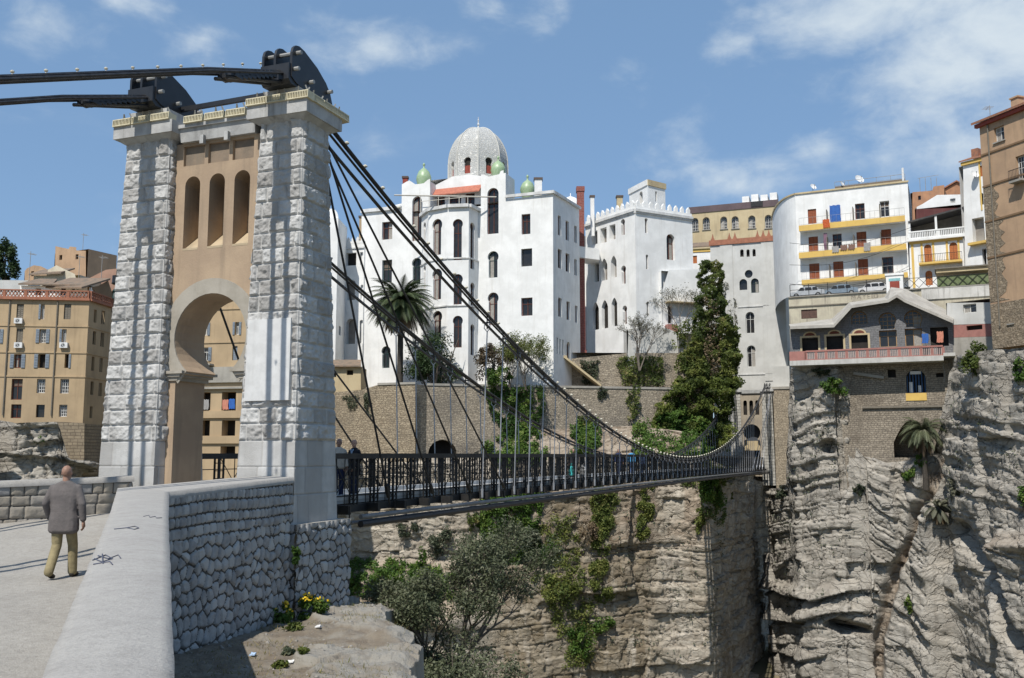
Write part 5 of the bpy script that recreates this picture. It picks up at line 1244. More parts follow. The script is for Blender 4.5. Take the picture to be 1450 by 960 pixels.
rw2 = Bld('retaining_wall', 'upper rubble retaining wall with a sloping ramp below the red brick shaft', 'retaining wall', (12, 117, 8))
W4 = Fac.px(806, 117, 945, 117.5, 520); wall(rw2, W4, [W4.uv(806, 548), W4.uv(1005, 548), W4.uv(1005, 500), W4.uv(890, 500), W4.uv(806, 508)], [], RWG, body=(1.5,))
b = MB(); a = W4.uv(797, 506); c = W4.uv(848, 546)
b.hexa([W4.pt(a[0], a[1] - .3, -2.2), W4.pt(c[0], c[1] - .3, -2.2), W4.pt(c[0], c[1] - .3, -.05), W4.pt(a[0], a[1] - .3, -.05)], [W4.pt(a[0], a[1], -2.2), W4.pt(c[0], c[1], -2.2), W4.pt(c[0], c[1], -.05), W4.pt(a[0], a[1], -.05)]); fbox(b, W4, a[0] - .6, a[0] + .3, a[1] - .3, a[1], -2.2, -.05); b.build('ramp', CREAM, rw2)
# ------------------------------------------------------------------ stair tower over the far bridge head
def LF(px0, px1, l, py=450):
    def w_at(px):
        r = ray(px, py); r /= r.y; a = BO + DV * l
        k = (a.x - r.x * a.y) / (r.x * RV.y - RV.x); p = a + RV * k; return (p.x, p.y)
    return Fac(w_at(px0), w_at(px1))
sta = Bld('stair_tower', 'tall pale grey tower with red battlements directly behind the far bridge head', 'tower', B3(-3, 120, 0))
T1 = LF(1008, 1113, 117.0, 440); zt_ = zpx(T1, 1060, 344)
blind = [('a', 1091, 392.5, 1099.3, 422, 'x', None, .08), ('a', 1093, 442, 1101, 472, 'x', None, .08), ('a', 1094, 490, 1103, 519, 'x', None, .08)]
wall(sta, T1, [(0, -2), (T1.L, -2), (T1.L, zt_), (0, zt_)], [('a', 1048, 353, 1053, 363.5, 'n'), ('a', 1057, 353, 1061.5, 363.5, 'n'), ('a', 1065.5, 352.5, 1070, 363, 'n'), ('o', 1054.5, 382, 1065.8, 393.5, 'd'), ('a', 1047, 395, 1058, 410.5, 'd'), ('a', 1063.5, 394, 1074.5, 414.5, 'g'), ('a', 1056, 441.5, 1068.5, 472, 'w'), ('a', 1058, 489, 1070, 519.5, 'w')] + blind, GREYW, .35, body=(7,))
for w_ in blind:
    ua = T1.uv(w_[1], 450)[0]; ub = T1.uv(w_[3], 450)[0]; b = MB(); b.poly([T1.pt(u, z, .08) for u, z in arch(ua, ub, T1.uv(1095, w_[4])[1], T1.uv(1095, w_[2])[1], 'a')]); b.build('blind_arch', GREYW, sta, recalc=False)
band(sta, T1, -.15, T1.L + .15, zt_, zt_ + .75, .2, TERRA)
m = MB()
for k in range(13):
    u = T1.L * (k + .5) / 13
    if k in (1, 2, 5, 6, 7): continue
    m.prism([T1.pt(u - .3, zt_ + .753, -.1), T1.pt(u + .3, zt_ + .753, -.1), T1.pt(u + .12, zt_ + 1.2, -.1), T1.pt(u, zt_ + 1.75, -.1), T1.pt(u - .12, zt_ + 1.2, -.1)], -T1.n * .3)
fbox(m, T1, T1.L - .5, T1.L - .1, zt_ + .753, zt_ + 3.1, -.1, .3); m.build('battlement', TERRA, sta)
Sd = T1.side(5); band(sta, Sd, 0, Sd.L, zt_, zt_ + .75, .2, TERRA)
for yy in (434, 530): z = zpx(T1, 1060, yy); band(sta, T1, T1.uv(1045, yy)[0], T1.L * (.78 if yy < 500 else 1.0), z - .08, z + .08, .1, CORN, 'string_course')
for a, c in ((1040, 1080), ): band(sta, T1, T1.uv(1022, 450)[0], T1.uv(1040, 450)[0], zpx(T1, 1060, 525), zt_ - .02, .10, GREYW, 'pilaster'); band(sta, T1, T1.uv(1081, 450)[0], T1.L, zpx(T1, 1060, 540), zt_ - .02, .10, GREYW, 'pilaster')
bt = Bld('buttress', 'square buff masonry buttress right of the far bridge tower', 'buttress', B3(1.3, 115, -8))
BM = masonry('buff_buttress_masonry', (.40, .345, .265), (.31, .265, .2), (.24, .2, .155), .45, .22, .03, .04, .9, stain=.3, warp=.1)
c = MB(); c.hexa([B3(.02, 114.6, -9), B3(2.4, 114.6, -9), B3(2.4, 119, -9), B3(.02, 119, -9)], [B3(.0, 114.6, 9.0), B3(2.25, 114.6, 9.0), B3(2.25, 119, 9.0), B3(.0, 119, 9.0)]); c.hexa([B3(-6.1, 116.4, -9), B3(.015, 116.4, -9), B3(.015, 119, -9), B3(-6.1, 119, -9)], [B3(-6.1, 116.4, -1.9), B3(.015, 116.4, -1.9), B3(.015, 119, -1.9), B3(-6.1, 119, -1.9)]); c.hexa([B3(2.2, 119.2, -9), B3(9, 119.2, -9), B3(9, 120, -9), B3(2.2, 120, -9)], [B3(2.2, 119.2, 15), B3(9, 119.2, 15), B3(9, 120, 15), B3(2.2, 120, 15)]); c.build('masonry', BM, bt)
c = MB(); slab(c, -.05, 2.3, 114.6, 118, 9.003, 9.35, .12, .12); c.build('cap', CONC, bt)
c = MB(); slab(c, -.05, 2.2, 115.2, 116.9, 9.353, 12.2); c.build('white_shoulder', GREYW, bt)
# ------------------------------------------------------------------ buildings along the right rim
crm = Bld('apartment_building', 'cream building with six arched windows and purple roof band behind the stair tower', 'building', (37, 152, 14))
I1 = Fac.px(975, 152, 1102, 147, 310); zt_ = zpx(I1, 1040, 297)
wn = [('a', *q, 'wm') for q in ((979, 308.5, 989, 327), (995, 307.5, 1005, 325), (1020, 306.5, 1029.7, 324), (1036, 306, 1046, 323.5), (1059.5, 305, 1069.7, 323), (1083, 304, 1093, 323))]
wall(crm, I1, [(0, 8), (I1.L, 8), (I1.L, zt_), (0, zt_)], wn, CREAM, .45, body=(9,), sill=CONC)
band(crm, I1, -.1, I1.L + .1, zt_, zt_ + 1.05, .12, PURPLE, 'roof_band')
b = MB(); u, z = I1.uv(1047, 289); u1 = I1.uv(1099, 288)[0]; fbox(b, I1, u, u1, z - .8, z + .5, 1.0, 5)
for k in range(4): fbox(b, I1, u + .3 + k * 1.45, u + 1.4 + k * 1.45, z + .503, z + 1.5 + .2 * (k % 2), 1.2, 4)
b.build('roof_housing', WHITE, crm)
b = MB(); u, z = I1.uv(1063.5, 293.5); fbox(b, I1, u, u + 1.85, z, z + .85, -.2, -.125); b.build('dark_panel', BLACK2, crm)
shd = Bld('shed', 'small white shed with sloping old tile roof between the battlemented wing and the stair tower', 'shed', (28, 141, 14))
J1 = Fac.px(975, 141, 1012, 140, 360)
wall(shd, J1, [J1.uv(975, 400), J1.uv(1012, 400), J1.uv(1012, 357), J1.uv(975, 357.5)], [('r', 980, 362, 987, 373, 'sr')], WHITE, .2, body=(5,))
b = MB(); u0, z0 = J1.uv(974, 352); u1 = J1.uv(1013, 352)[0]; z1 = J1.uv(990, 339)[1]; b.hexa([J1.pt(u0, z0, -.4), J1.pt(u1, z0, -.4), J1.pt(u1, z1, 3), J1.pt(u0, z1, 3)], [J1.pt(u0, z0 + .2, -.4), J1.pt(u1, z0 + .2, -.4), J1.pt(u1, z1 + .2, 3), J1.pt(u0, z1 + .2, 3)]); b.build('roof', TILEG, shd)
band(shd, J1, 0, J1.L, zpx(J1, 990, 357), zpx(J1, 990, 352.5), .1, YELLOW, 'fascia')

# white block of flats with yellow balconies
flt = Bld('apartment_building', 'white flats with three long yellow balconies and a rounded left corner', 'building', (38, 114, 14))
D1 = Fac.px(1128, 119.5, 1289, 113.8, 330); zt_ = (zpx(D1, 1288, 258) + zpx(D1, 1130, 275)) / 2
dw = []
sty = (('so', 'wm', 'b', 'w'), ('so', 'b', 'so', 'so'), ('so', 'so', 'so', 'b'))
for r_, row in enumerate((((1144, 296, 1156, 317), (1177, 291.5, 1190, 313.5), (1211, 288, 1224.5, 310), (1246, 284.5, 1259.5, 306.5)), ((1145, 335, 1158.5, 356), (1179, 331, 1192, 352), (1213, 328, 1227, 350.5), (1248, 324.5, 1262, 347)), ((1146, 373, 1160.5, 396.5), (1180, 370, 1194.5, 393.5), (1215, 366.5, 1229.5, 391), (1249, 363.5, 1265, 388)))):
    for k, q in enumerate(row): dw.append(('r', *q, sty[r_][k]))
zb0 = zpx(D1, 1200, 412)
wall(flt, D1, [(0, zb0), (D1.L, zb0), (D1.L, zt_), (0, zt_)], dw, WHITE, .3, body=(9,), roof=CONC)
c0_ = Vector(XY(1094, 133, 330)); c1_ = Vector(XY(1097, 122.4, 330)); c2_ = D1.A.xy; cpts = [tuple(c0_ * (1 - t) ** 2 + c1_ * 2 * t * (1 - t) + c2_ * t * t) for t in np.linspace(0, 1, 15)]
for a, c in zip(cpts[:-1], cpts[1:]): f = Fac(a, c); wall(flt, f, [(0, zb0), (f.L, zb0), (f.L, zt_), (0, zt_)], [], WHITE, name='rounded_wall'); band(flt, f, 0, f.L, zt_, zt_ + .2, .15, CREAM)
b = MB(); b.poly([(*p, zt_ - .02) for p in cpts] + [(*(D1.A - D1.n * 9)[:2], zt_ - .02)]); b.build('roof', CONC, flt, recalc=False)
band(flt, D1, 0, D1.L + .1, zt_, zt_ + .2, .15, CREAM); Dr = D1.side(9); wall(flt, Dr, [(0, zb0), (Dr.L, zb0), (Dr.L, zt_), (0, zt_)], [], GREYW, name='side_wall')
Do = D1.shift(1.15); brz = []
for x, yt, yb in ((1131, 319.5, 327.5), (1131, 357.7, 366), (1135, 396.5, 403.5)):
    u0 = Do.uv(x, yt)[0]; u1 = Do.uv(1281.5, 310)[0]; z1 = Do.uv(x, yt)[1]; z0 = Do.uv(x, yb)[1]; brz.append((u0, u1, z1))
    b = MB(); b.mat(YELLOW); fbox(b, Do, u0, u1, z0, z1, -.0, .12); b.mat(WHITE); fbox(b, Do, u0, u1, z0 + .05, z0 + .25, .121, 1.14); bo = b.build('balcony', None, flt)
    railing(flt, Do, u0 + .05, u1 - .05, z1, .95, .55, STEELG, .06, .018, th=.03)
    for k in range(1, 4): b = MB(); u = u0 + (u1 - u0) * (k / 4 + .02); fbox(b, Do, u, u + .07, z1, z1 + 1.75, .05, 1.1); b.build('divider', SHUTG, bo)
# cloths hung over the balconies, each a thing of its own
def cloth(fac, px0, py0, px1, py1, d, m, label, th=.06, seed=1, cat='cloth', name='hanging_cloth'):
    u0, z1 = fac.uv(px0, py0); u1, z0 = fac.uv(px1, py1); n = 10; V = []; rg = random.Random(seed)
    for j in range(7):
        for i in range(n): t = i / (n - 1); V.append(tuple(fac.pt(u0 + (u1 - u0) * t + .05 * math.sin(j + seed) * j / 6, z1 + (z0 - z1) * j / 6 + .04 * math.sin(i * 1.7 + seed), d - .05 * math.sin(i * 2.1 + seed) * (.3 + j / 6) - .02)))
    k = len(V); V2 = [tuple(Vector(v) + (-fac.n) * th * .4) for v in V]
    fcs = [tuple(map(int, f)) for f in gridfaces(n, 7)]
    me = bpy.data.meshes.new(name); me.from_pydata(V + V2, [], fcs + [tuple(x + k for x in reversed(f)) for f in fcs]); me.materials.append(m); me.shade_smooth()
    return tag(link(name, me), label, cat)
BLUE = mat('blue_tarpaulin', (.035, .13, .42), (.03, .1, .34), 3, rough=.7); ORNG = mat('orange_rug', (.55, .13, .04), (.35, .07, .03), 8, rough=.95)
cloth(D1, 1175, 292, 1191, 314, -.25, BLUE, 'blue sheet hung across a top floor door of the white flats', seed=2)
cloth(Do, 1165, 311, 1175, 322, -.06, ORNG, 'orange patterned rug draped over the top yellow balcony', seed=3)
GREYC = mat('grey_laundry', (.33, .32, .31), None, 5); BRC = mat('brown_laundry', (.22, .13, .10), None, 5); PURC = mat('mauve_laundry', (.22, .13, .18), None, 5); PKC = mat('salmon_laundry', (.55, .23, .16), None, 5)
cloth(Do, 1178, 349, 1188, 357, -.06, GREYC, 'pale grey cloth over the middle balcony left of two brown rugs', seed=4)
cloth(Do, 1190, 347.5, 1200, 354, -.06, BRC, 'left brown rug of the pair over the middle yellow balcony', seed=5)
cloth(Do, 1201, 346.5, 1211, 353, -.06, BRC, 'right brown rug of the pair over the middle yellow balcony', seed=6)
cloth(Do, 1223, 344, 1233, 355, -.06, GREYC, 'grey rug right of the open door on the middle yellow balcony', seed=7)
cloth(D1, 1167, 332, 1173, 356, -.7, PURC, 'mauve garment hanging in the middle balcony of the white flats', seed=8)
# roof furniture
def dish(p, r, ang, label, s=1.):
    e = empty('satellite_dish', p, label, 'satellite dish'); d = MB(); M_ = Matrix.Translation(Vector(p) + Vector((0, 0, .9 * s))) @ Matrix.Rotation(ang, 4, 'Z') @ Matrix.Rotation(R(62), 4, 'X')
    rings = []
    for i in range(6):
        rr = r * i / 5
        for j in range(14): a = 2 * math.pi * j / 14; rings.append(M_ @ Vector((rr * math.cos(a), rr * math.sin(a), .28 * r * (i / 5) ** 2)))
    d.v = [tuple(v) for v in rings]; d.f = [(i * 14 + j, i * 14 + (j + 1) % 14, (i + 1) * 14 + (j + 1) % 14, (i + 1) * 14 + j) for i in range(5) for j in range(14)]; d.m = [0] * len(d.f)
    d.build('reflector', WHITEM, e, recalc=False); q = MB(); q.tube([p, Vector(p) + Vector((0, 0, .9 * s))], .04, 5); q.tube([M_ @ Vector((0, -r * .9, .2 * r)), M_ @ Vector((0, 0, r * .9))], .025, 4); q.lathe(M_ @ Vector((0, 0, r * .9)), [(.06, -.08), (.06, .08)], 6); q.build('mast', STEELG, e); return e
def aerial(p, h, label, n=5):
    e = empty('antenna', p, label, 'antenna'); q = MB(); p = Vector(p); q.tube([p, p + Vector((0, 0, h))], .035, 5); q.build('pole', STEELG, e)
    q = MB(); q.bar(p + Vector((-.1, 0, h * .93)), p + Vector((.1, 1.0, h * .93)), .03)
    for i in range(n): y = i / n; q.bar(p + Vector((-.42, y, h * .93)), p + Vector((.42, y, h * .93)), .025)
    q.build('aerial_bars', STEELG, e); return e
def acunit(fac, px, py, wd, label, d=-.35):
    u, z = fac.uv(px, py); e = empty('air_conditioner', fac.pt(u, z, d), label, 'air conditioner'); m = MB(); fbox(m, fac, u - wd / 2, u + wd / 2, z, z + wd * .72, d, -.02); m.build('casing', WHITEM, e)
    m = MB(); c = fac.pt(u - .05, z + wd * .36, d - .012)
    for k in range(10): a = 2 * math.pi * k / 10; m.bar(c + fac.t * (wd * .08 * math.cos(a)) + Vector((0, 0, wd * .08 * math.sin(a))), c + fac.t * (wd * .28 * math.cos(a)) + Vector((0, 0, wd * .28 * math.sin(a))), .03, .02, fac.n)
    m.build('fan_grille', BLACK2, e); return e
def D1at(px, d): u = D1.uv(px, 262)[0]; return D1.pt(u, zt_, d)
dish(D1at(1150, .6), .45, .4, 'small white dish leftmost on the roof of the white flats'); dish(D1at(1191, 1), .45, .7, 'small white dish by the roof terrace fence of the white flats'); dish(D1at(1215, 1.5), .62, .3, 'largest white dish on the roof terrace of the white flats', 1.6)
b = MB(); u0 = D1.uv(1181, 262)[0]; fbox(b, D1, u0, D1.L - .3, zt_, zt_ + .7, .8, 1.0); bo = tag(b.build('roof_fence', mat('bamboo_screen', (.22, .17, .12), (.15, .12, .09), 6)), 'brown screen fence along the roof of the white flats', 'fence')
railing(bo, D1, u0, D1.L - .3, zt_ + .7, .6, 1.4, STEELG, .85, .03, 'fence_rail')
b = MB(); p = D1at(1279, .5); b.tube([p, p + Vector((0, 0, 2.0))], .14, 8); tag(b.build('flue_pipe', WHITEM), 'white flue pipe at the right end of the white flats roof', 'flue pipe')
# small yellow trimmed house with lean-to roof
yh = Bld('terrace_house', 'small white house with yellow trim and dark lean-to terrace roof', 'house', (46, 106, 14))
G1 = Fac.px(1289, 112.5, 1374, 109.5, 370); zt_ = zpx(G1, 1330, 339)
wall(yh, G1, [G1.uv(1289, 415), G1.uv(1374, 412), (G1.L, zt_), (0, zt_)], [('a', 1308.7, 346, 1319.5, 373, 'sr'), ('a', 1344.5, 343, 1356, 368, 'sr'), ('a', 1310.5, 383, 1320.5, 404, 'sr')], WHITE, .15, body=(6,))
for x0, x1 in ((1291, 1294.5), (1304.5, 1307.5), (1321, 1324), (1340.5, 1343.5), (1357, 1360), (1367, 1371)):
    u0 = G1.uv(x0, 370)[0]; u1 = G1.uv(x1, 370)[0]; band(yh, G1, u0, u1, zpx(G1, 1330, 375 if 1300 < x0 < 1362 else 405), zt_ - .3, .06, YELLOW, 'yellow_trim')
band(yh, G1, 0, G1.L, zt_ - .3, zt_, .08, YELLOW, 'yellow_trim'); band(yh, G1, -.2, G1.L + .2, zt_, zt_ + .25, .5, WHITE, 'terrace_slab')
b = MB()
n = 34
fbox(b, G1, 0, G1.L, zt_ + .252, zt_ + .42, -.42, -.22); fbox(b, G1, 0, G1.L, zt_ + 1.05, zt_ + 1.2, -.44, -.2)
for k in range(n + 1):
    u = G1.L * k / n; ww = .16 if k in (0, n // 2, n) else .055; fbox(b, G1, u - ww, u + ww, zt_ + .42, zt_ + 1.05, -.4, -.24)
b.build('balustrade', WHITE, yh)
za, zb_ = zpx(G1, 1290, 316), zpx(G1, 1371, 294)
b = MB(); b.hexa([G1.pt(0, za, -.3), G1.pt(G1.L, zb_, -.3), G1.pt(G1.L, zb_ + .3, 4), G1.pt(0, za + .3, 4)], [G1.pt(0, za + .2, -.3), G1.pt(G1.L, zb_ + .2, -.3), G1.pt(G1.L, zb_ + .5, 4), G1.pt(0, za + .5, 4)]); b.build('lean_to_roof', mat('dark_corrugated', (.05, .05, .055), (.08, .075, .07), 2), yh)
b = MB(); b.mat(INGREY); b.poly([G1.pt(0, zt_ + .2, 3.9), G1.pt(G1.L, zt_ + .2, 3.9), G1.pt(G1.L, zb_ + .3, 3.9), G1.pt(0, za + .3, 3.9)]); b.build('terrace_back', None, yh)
for u in (.1, G1.L * .47, G1.L - .15): b = MB(); fbox(b, G1, u - .12, u + .12, zt_ + .2, za + (zb_ - za) * u / G1.L, -.2, .05); b.build('roof_post', WHITE, yh)
u0, z0 = G1.uv(1302, 374); u1 = G1.uv(1363, 371)[0]; band(yh, G1, u0, u1, z0 - .25, z0, 1.0, YELLOW, 'balcony'); railing(yh, G1, u0, u1, z0, .9, .18, BLACK2, -.95, .025)
# houses behind it
hb = Bld('house', 'white gabled house with one small window behind the lean-to terrace', 'house', (49, 118, 18))
H1 = Fac.px(1298, 124, 1376, 121, 290)
wall(hb, H1, [H1.uv(1298, 330), H1.uv(1376, 330), H1.uv(1376, 275), H1.uv(1327, 276), H1.uv(1306, 289), H1.uv(1298, 293)], [('r', 1345.5, 281, 1353, 287.5, 'wm')], WHITE, .2, body=(7, zpx(H1, 1300, 294)))
mh = Bld('shed', 'long low maroon wall shed just behind the dark lean-to roof', 'shed', (49, 114, 18)); H2 = Fac.px(1297, 119.5, 1366, 117, 300)
wall(mh, H2, [H2.uv(1297, 330), H2.uv(1366, 330), H2.uv(1366, 294), H2.uv(1297, 296)], [], mat('maroon_paint', (.13, .045, .045), None, 1, streak=.3), body=(1.2,))
ob = Bld('house', 'orange brick house with flat roof right behind the white flats', 'house', (48, 124, 18)); H3 = Fac.px(1292, 130, 1337, 128, 280)
wall(ob, H3, [H3.uv(1292, 330), H3.uv(1337, 330), H3.uv(1337, 262), H3.uv(1322, 264), H3.uv(1320, 270), H3.uv(1292, 272)], [('r', 1300, 277, 1304, 283, 'd')], mat('orange_brick_render', (.40, .21, .115), (.32, .17, .1), 1, streak=.3), body=(6, zpx(H3, 1300, 272)))
b = MB(); 
for k, px_q in enumerate((1302, 1310, 1318, 1326)): u, z = H3.uv(px_q, 272); b.tube([H3.pt(u, z, 1), H3.pt(u, z + 2.3, 1)], .04, 4)
u0, z0 = H3.uv(1298, 250); b.bar(H3.pt(u0, z0, 1), H3.pt(H3.uv(1328, 249)[0], z0 + .1, 1), .05); b.build('roof_frame', STEELG, ob)
og = Bld('house', 'orange gabled house between the flats and the tall tan building', 'house', (53, 127, 18)); H4 = Fac.px(1334, 134, 1374, 132, 270)
wall(og, H4, [H4.uv(1334, 330), H4.uv(1374, 330), H4.uv(1374, 268), H4.uv(1355, 258), H4.uv(1334, 270)], [], mat('orange_brick_render', (.4, .21, .115)), body=(6, zpx(H4, 1340, 269)))
b = MB(); p0 = H4.uv(1333, 270); p1 = H4.uv(1355, 257.5); p2 = H4.uv(1375, 267.5)
for a, c in ((p0, p1), (p1, p2)): b.hexa([H4.pt(a[0], a[1], -.3), H4.pt(c[0], c[1], -.3), H4.pt(c[0], c[1], 6), H4.pt(a[0], a[1], 6)], [H4.pt(a[0], a[1] + .2, -.3), H4.pt(c[0], c[1] + .2, -.3), H4.pt(c[0], c[1] + .2, 6), H4.pt(a[0], a[1] + .2, 6)])
b.build('roof', TILE, og)
nw = Bld('house', 'narrow white and yellow house tucked against the tall tan building', 'house', (50, 102, 18))
Fw = Fac.px(1367.5, 109, 1398, 107, 300); zt_ = zpx(Fw, 1380, 231)
wall(nw, Fw, [Fw.uv(1367.5, 405), Fw.uv(1398, 405), (Fw.L, zt_), (0, zt_)], [('r', 1386.5, 234, 1391.5, 250, 'sr'), ('a', 1387.5, 273, 1392.5, 290, 'n'), ('r', 1377, 308, 1394, 343, 'i'), ('r', 1391, 352, 1397, 377, 'n')], WHITE, .3, body=(6,))
band(nw, Fw, -.15, Fw.L + .1, zt_, zt_ + .4, .25, YELLOW); band(nw, Fw, Fw.uv(1386, 240)[0], Fw.uv(1388, 240)[0], zpx(Fw, 1380, 300), zt_, .06, YELLOW, 'yellow_trim'); band(nw, Fw, Fw.uv(1375, 346)[0], Fw.L, zpx(Fw, 1380, 348), zpx(Fw, 1380, 344.5), .8, YELLOW, 'balcony')
b = MB(); b.hexa([Fw.pt(-.3, zt_ + .4, -.4), Fw.pt(Fw.L + .3, zt_ + .4, -.4), Fw.pt(Fw.L + .3, zt_ + 1.3, 2), Fw.pt(-.1, zt_ + 1.3, 2)], [Fw.pt(-.3, zt_ + .55, -.4), Fw.pt(Fw.L + .3, zt_ + .55, -.4), Fw.pt(Fw.L + .3, zt_ + 1.45, 2), Fw.pt(-.1, zt_ + 1.45, 2)]); fbox(b, Fw, .8, 1.6, zt_ + .8, zt_ + 1.9, .5, 1.2); b.build('roof', TILE, nw)
dish(Fw.pt(Fw.uv(1386, 300)[0], zpx(Fw, 1386, 253), -.5), .5, .2, 'dish on the wall of the narrow white and yellow house', .5)
# tall tan building on the far right
tb = Bld('tall_house', 'tall tan rendered building with tiled eave cropped at the right edge', 'building', (47, 90, 12))
E1 = Fac.px(1395.5, 90.5, 1486, 84, 320); zt_ = (zpx(E1, 1388, 175) + zpx(E1, 1449, 152.5)) / 2; zb0 = zpx(E1, 1402, 494)
wall(tb, E1, [(0, zb0), (E1.L, zb0), (E1.L, zt_), (0, zt_)], [('r', 1407.5, 179, 1422, 200, 'w'), ('r', 1439, 219, 1456, 254, 'wm'), ('r', 1428, 448, 1435, 458, 'n')], TAN, .3, body=(10,), sill=CONC)
for yy in (216, 262, 313, 365): z = zpx(E1, 1402, yy); band(tb, E1, 0, E1.L, z - .09, z + .09, .09, mat('dark_band', (.22, .14, .08)), 'string_course')
b = MB(); b.hexa([E1.pt(-.5, zt_, -.55), E1.pt(E1.L + .5, zt_, -.55), E1.pt(E1.L + .5, zt_ + 2.0, 5), E1.pt(-.2, zt_ + 2.0, 5)], [E1.pt(-.5, zt_ + .22, -.55), E1.pt(E1.L + .5, zt_ + .22, -.55), E1.pt(E1.L + .5, zt_ + 2.2, 5), E1.pt(-.2, zt_ + 2.2, 5)]); rf = b.build('roof', TILE, tb)
band(tb, E1, -.3, E1.L, zt_ - .35, zt_ - .003, .35, REDP, 'eave_board')
b = MB(); u = E1.uv(1431, 165)[0]; fbox(b, E1, u - .4, u + .4, zt_ + .2, zt_ + 1.45, .6, 1.4); fbox(b, E1, u - .5, u + .5, zt_ + 1.453, zt_ + 1.6, .5, 1.5); b.build('chimney', TAN, rf)
b = MB(); u = E1.uv(1404, 250)[0]; b.tube([E1.pt(u, zb0 + 2, -.12), E1.pt(u, zt_ - .4, -.12)], .07, 6); b.build('drain_pipe', SHUTG, tb)
RUB = masonry('exposed_rubble', (.33, .265, .19), (.25, .2, .145), (.21, .165, .115), .5, .26, .05, .09, .9, stain=.3, warp=.2)
b = MB(); 
for k, (y0, y1, x1) in enumerate(((263, 313, 1416), (314, 365, 1424), (366, 430, 1428), (430, 496, 1520))):
    u1 = E1.uv(x1, (y0 + y1) / 2)[0]; z1 = zpx(E1, 1402, y0) - .1; z0 = zpx(E1, 1402, y1) + .1
    rj = random.Random(k); u1 = min(u1, E1.L); ol = [(.0, z0), (u1, z0)] + [(u1 - (abs(rj.gauss(0, .5)) if u1 < E1.L else 0), z0 + (z1 - z0) * t) for t in np.linspace(.08, .95, 9)] + [(u1 * .9, z1), (.0, z1)]; b.prism([E1.pt(u, z, -.03) for u, z in ol], -E1.n * .05)
b.build('exposed_rubble', RUB, tb)
m = MB(); u0, z0 = E1.uv(1437, 257); fbox(m, E1, u0, u0 + 1.4, z0 - .3, z0 - .1, -.8, .02); m.build('window_shelf', CONC, tb); railing(tb, E1, u0, u0 + 1.4, z0 - .1, 1.0, .15, BLACK2, -.75, .025, 'window_grille')
aerial(E1.pt(.9, zt_ + .1, .5), 1.6, 'antenna at the left end of the tall tan roof', 4)
# ------------------------------------------------------------------ terrace wall, cars, railing
tw = Bld('terrace_wall', 'stained cream terrace wall with faded graffiti letters behind the restaurant roof', 'terrace wall', (42, 109, 10))
K1 = Fac.px(1117, 113.6, 1408, 104.6, 430); zk = (zpx(K1, 1160, 413) + zpx(K1, 1380, 411)) / 2
KM = mat('stained_cream_wall', (.50, .46, .35), (.40, .36, .28), .8, streak=.75, dirt=(.17, .15, .13))
zkb = zpx(K1, 1200, 488)
wall(tw, K1, [(0, zkb), (K1.L, zkb), (K1.L, zk), (0, zk)], [('r', 1134.5, 438, 1157, 451, 'x', None, .12)], KM, body=(12,), roof=CONC)
u0, z0 = K1.uv(1134.5, 451); u1, z1 = K1.uv(1157, 438); b = MB(); b.poly([K1.pt(u0, z0, .12), K1.pt(u1, z0, .12), K1.pt(u1, z1, .12), K1.pt(u0, z1, .12)]); b.build('rusty_panel', mat('rusty_mesh', (.12, .07, .055), (.08, .05, .04), 5), tw, recalc=False)
band(tw, K1, 0, K1.L * .62, zpx(K1, 1160, 433), zpx(K1, 1160, 431.5), .12, SHUTG, 'cable_duct'); band(tw, K1, K1.uv(1305, 420)[0], K1.L, zk - 1.25, zk, .14, mat('streaked_white_concrete', (.55, .54, .51), (.45, .44, .41), .8, streak=.8, dirt=(.2, .19, .17)), 'upper_wall'); band(tw, K1, 0, K1.L, zk, zk + .1, .18, CONC, 'coping')
def text(fac, s, px, py, h, m, parent, d=-.012, name='graffiti_letters', sx=1.0):
    u, z = fac.uv(px, py); c = bpy.data.curves.new(name, 'FONT'); c.body = s; c.size = h * 1.4; c.extrude = .004; c.space_character = 1.25
    o = bpy.data.objects.new(name, c); col.objects.link(o); bpy.context.view_layer.update()
    me = bpy.data.meshes.new_from_object(o); bpy.data.objects.remove(o)
    M_ = Matrix((( fac.t.x * sx, 0, fac.n.x, 0), (fac.t.y * sx, 0, fac.n.y, 0), (0, 1, 0, 0), (0, 0, 0, 1))); M_.translation = fac.pt(u, z, d); me.transform(M_); me.materials.append(m); return link(name, me, parent)
INK = mat('faded_black_paint', (.15, .13, .11), (.28, .25, .2), 6, lo=.4, hi=.6)
text(K1, 'MAYEID', 1205, 424, .52, INK, tw); text(K1, 'I.COM SAID', 1203, 429.5, .22, INK, tw)
railing(tw, K1, .2, K1.uv(1255, 400)[0], zk + .1, 1.45, 1.9, BLACK2, .0, .06, 'terrace_fence'); railing(tw, K1, .2, K1.uv(1255, 400)[0], zk + .1, .8, 3.4, BLACK2, .0, .03, 'terrace_fence')
gfn = MB(); u0, u1 = K1.uv(1281, 405)[0], K1.L
for z in (.12, 1.35): gfn.bar(K1.pt(u0, zk + z, .0), K1.pt(u1, zk + z, .0), .05)
n = 9
for k in range(n):
    a = u0 + (u1 - u0) * k / n; c = u0 + (u1 - u0) * (k + 1) / n; mu = (a + c) / 2; zm = zk + .75
    for p, q in (((a, zm), (mu, zk + 1.3)), ((mu, zk + 1.3), (c, zm)), ((c, zm), (mu, zk + .2)), ((mu, zk + .2), (a, zm))): gfn.bar(K1.pt(*p, -.03), K1.pt(*q, -.03), .05)
gfn.build('diamond_fence', BLACK2, tw)
b = MB(); fbox(b, K1, K1.uv(1327, 400)[0], K1.L - .05, zk + .12, zk + 1.35, .06, .12); b.build('green_screen', mat('green_mesh', (.12, .16, .07), (.16, .19, .10), 2), tw)
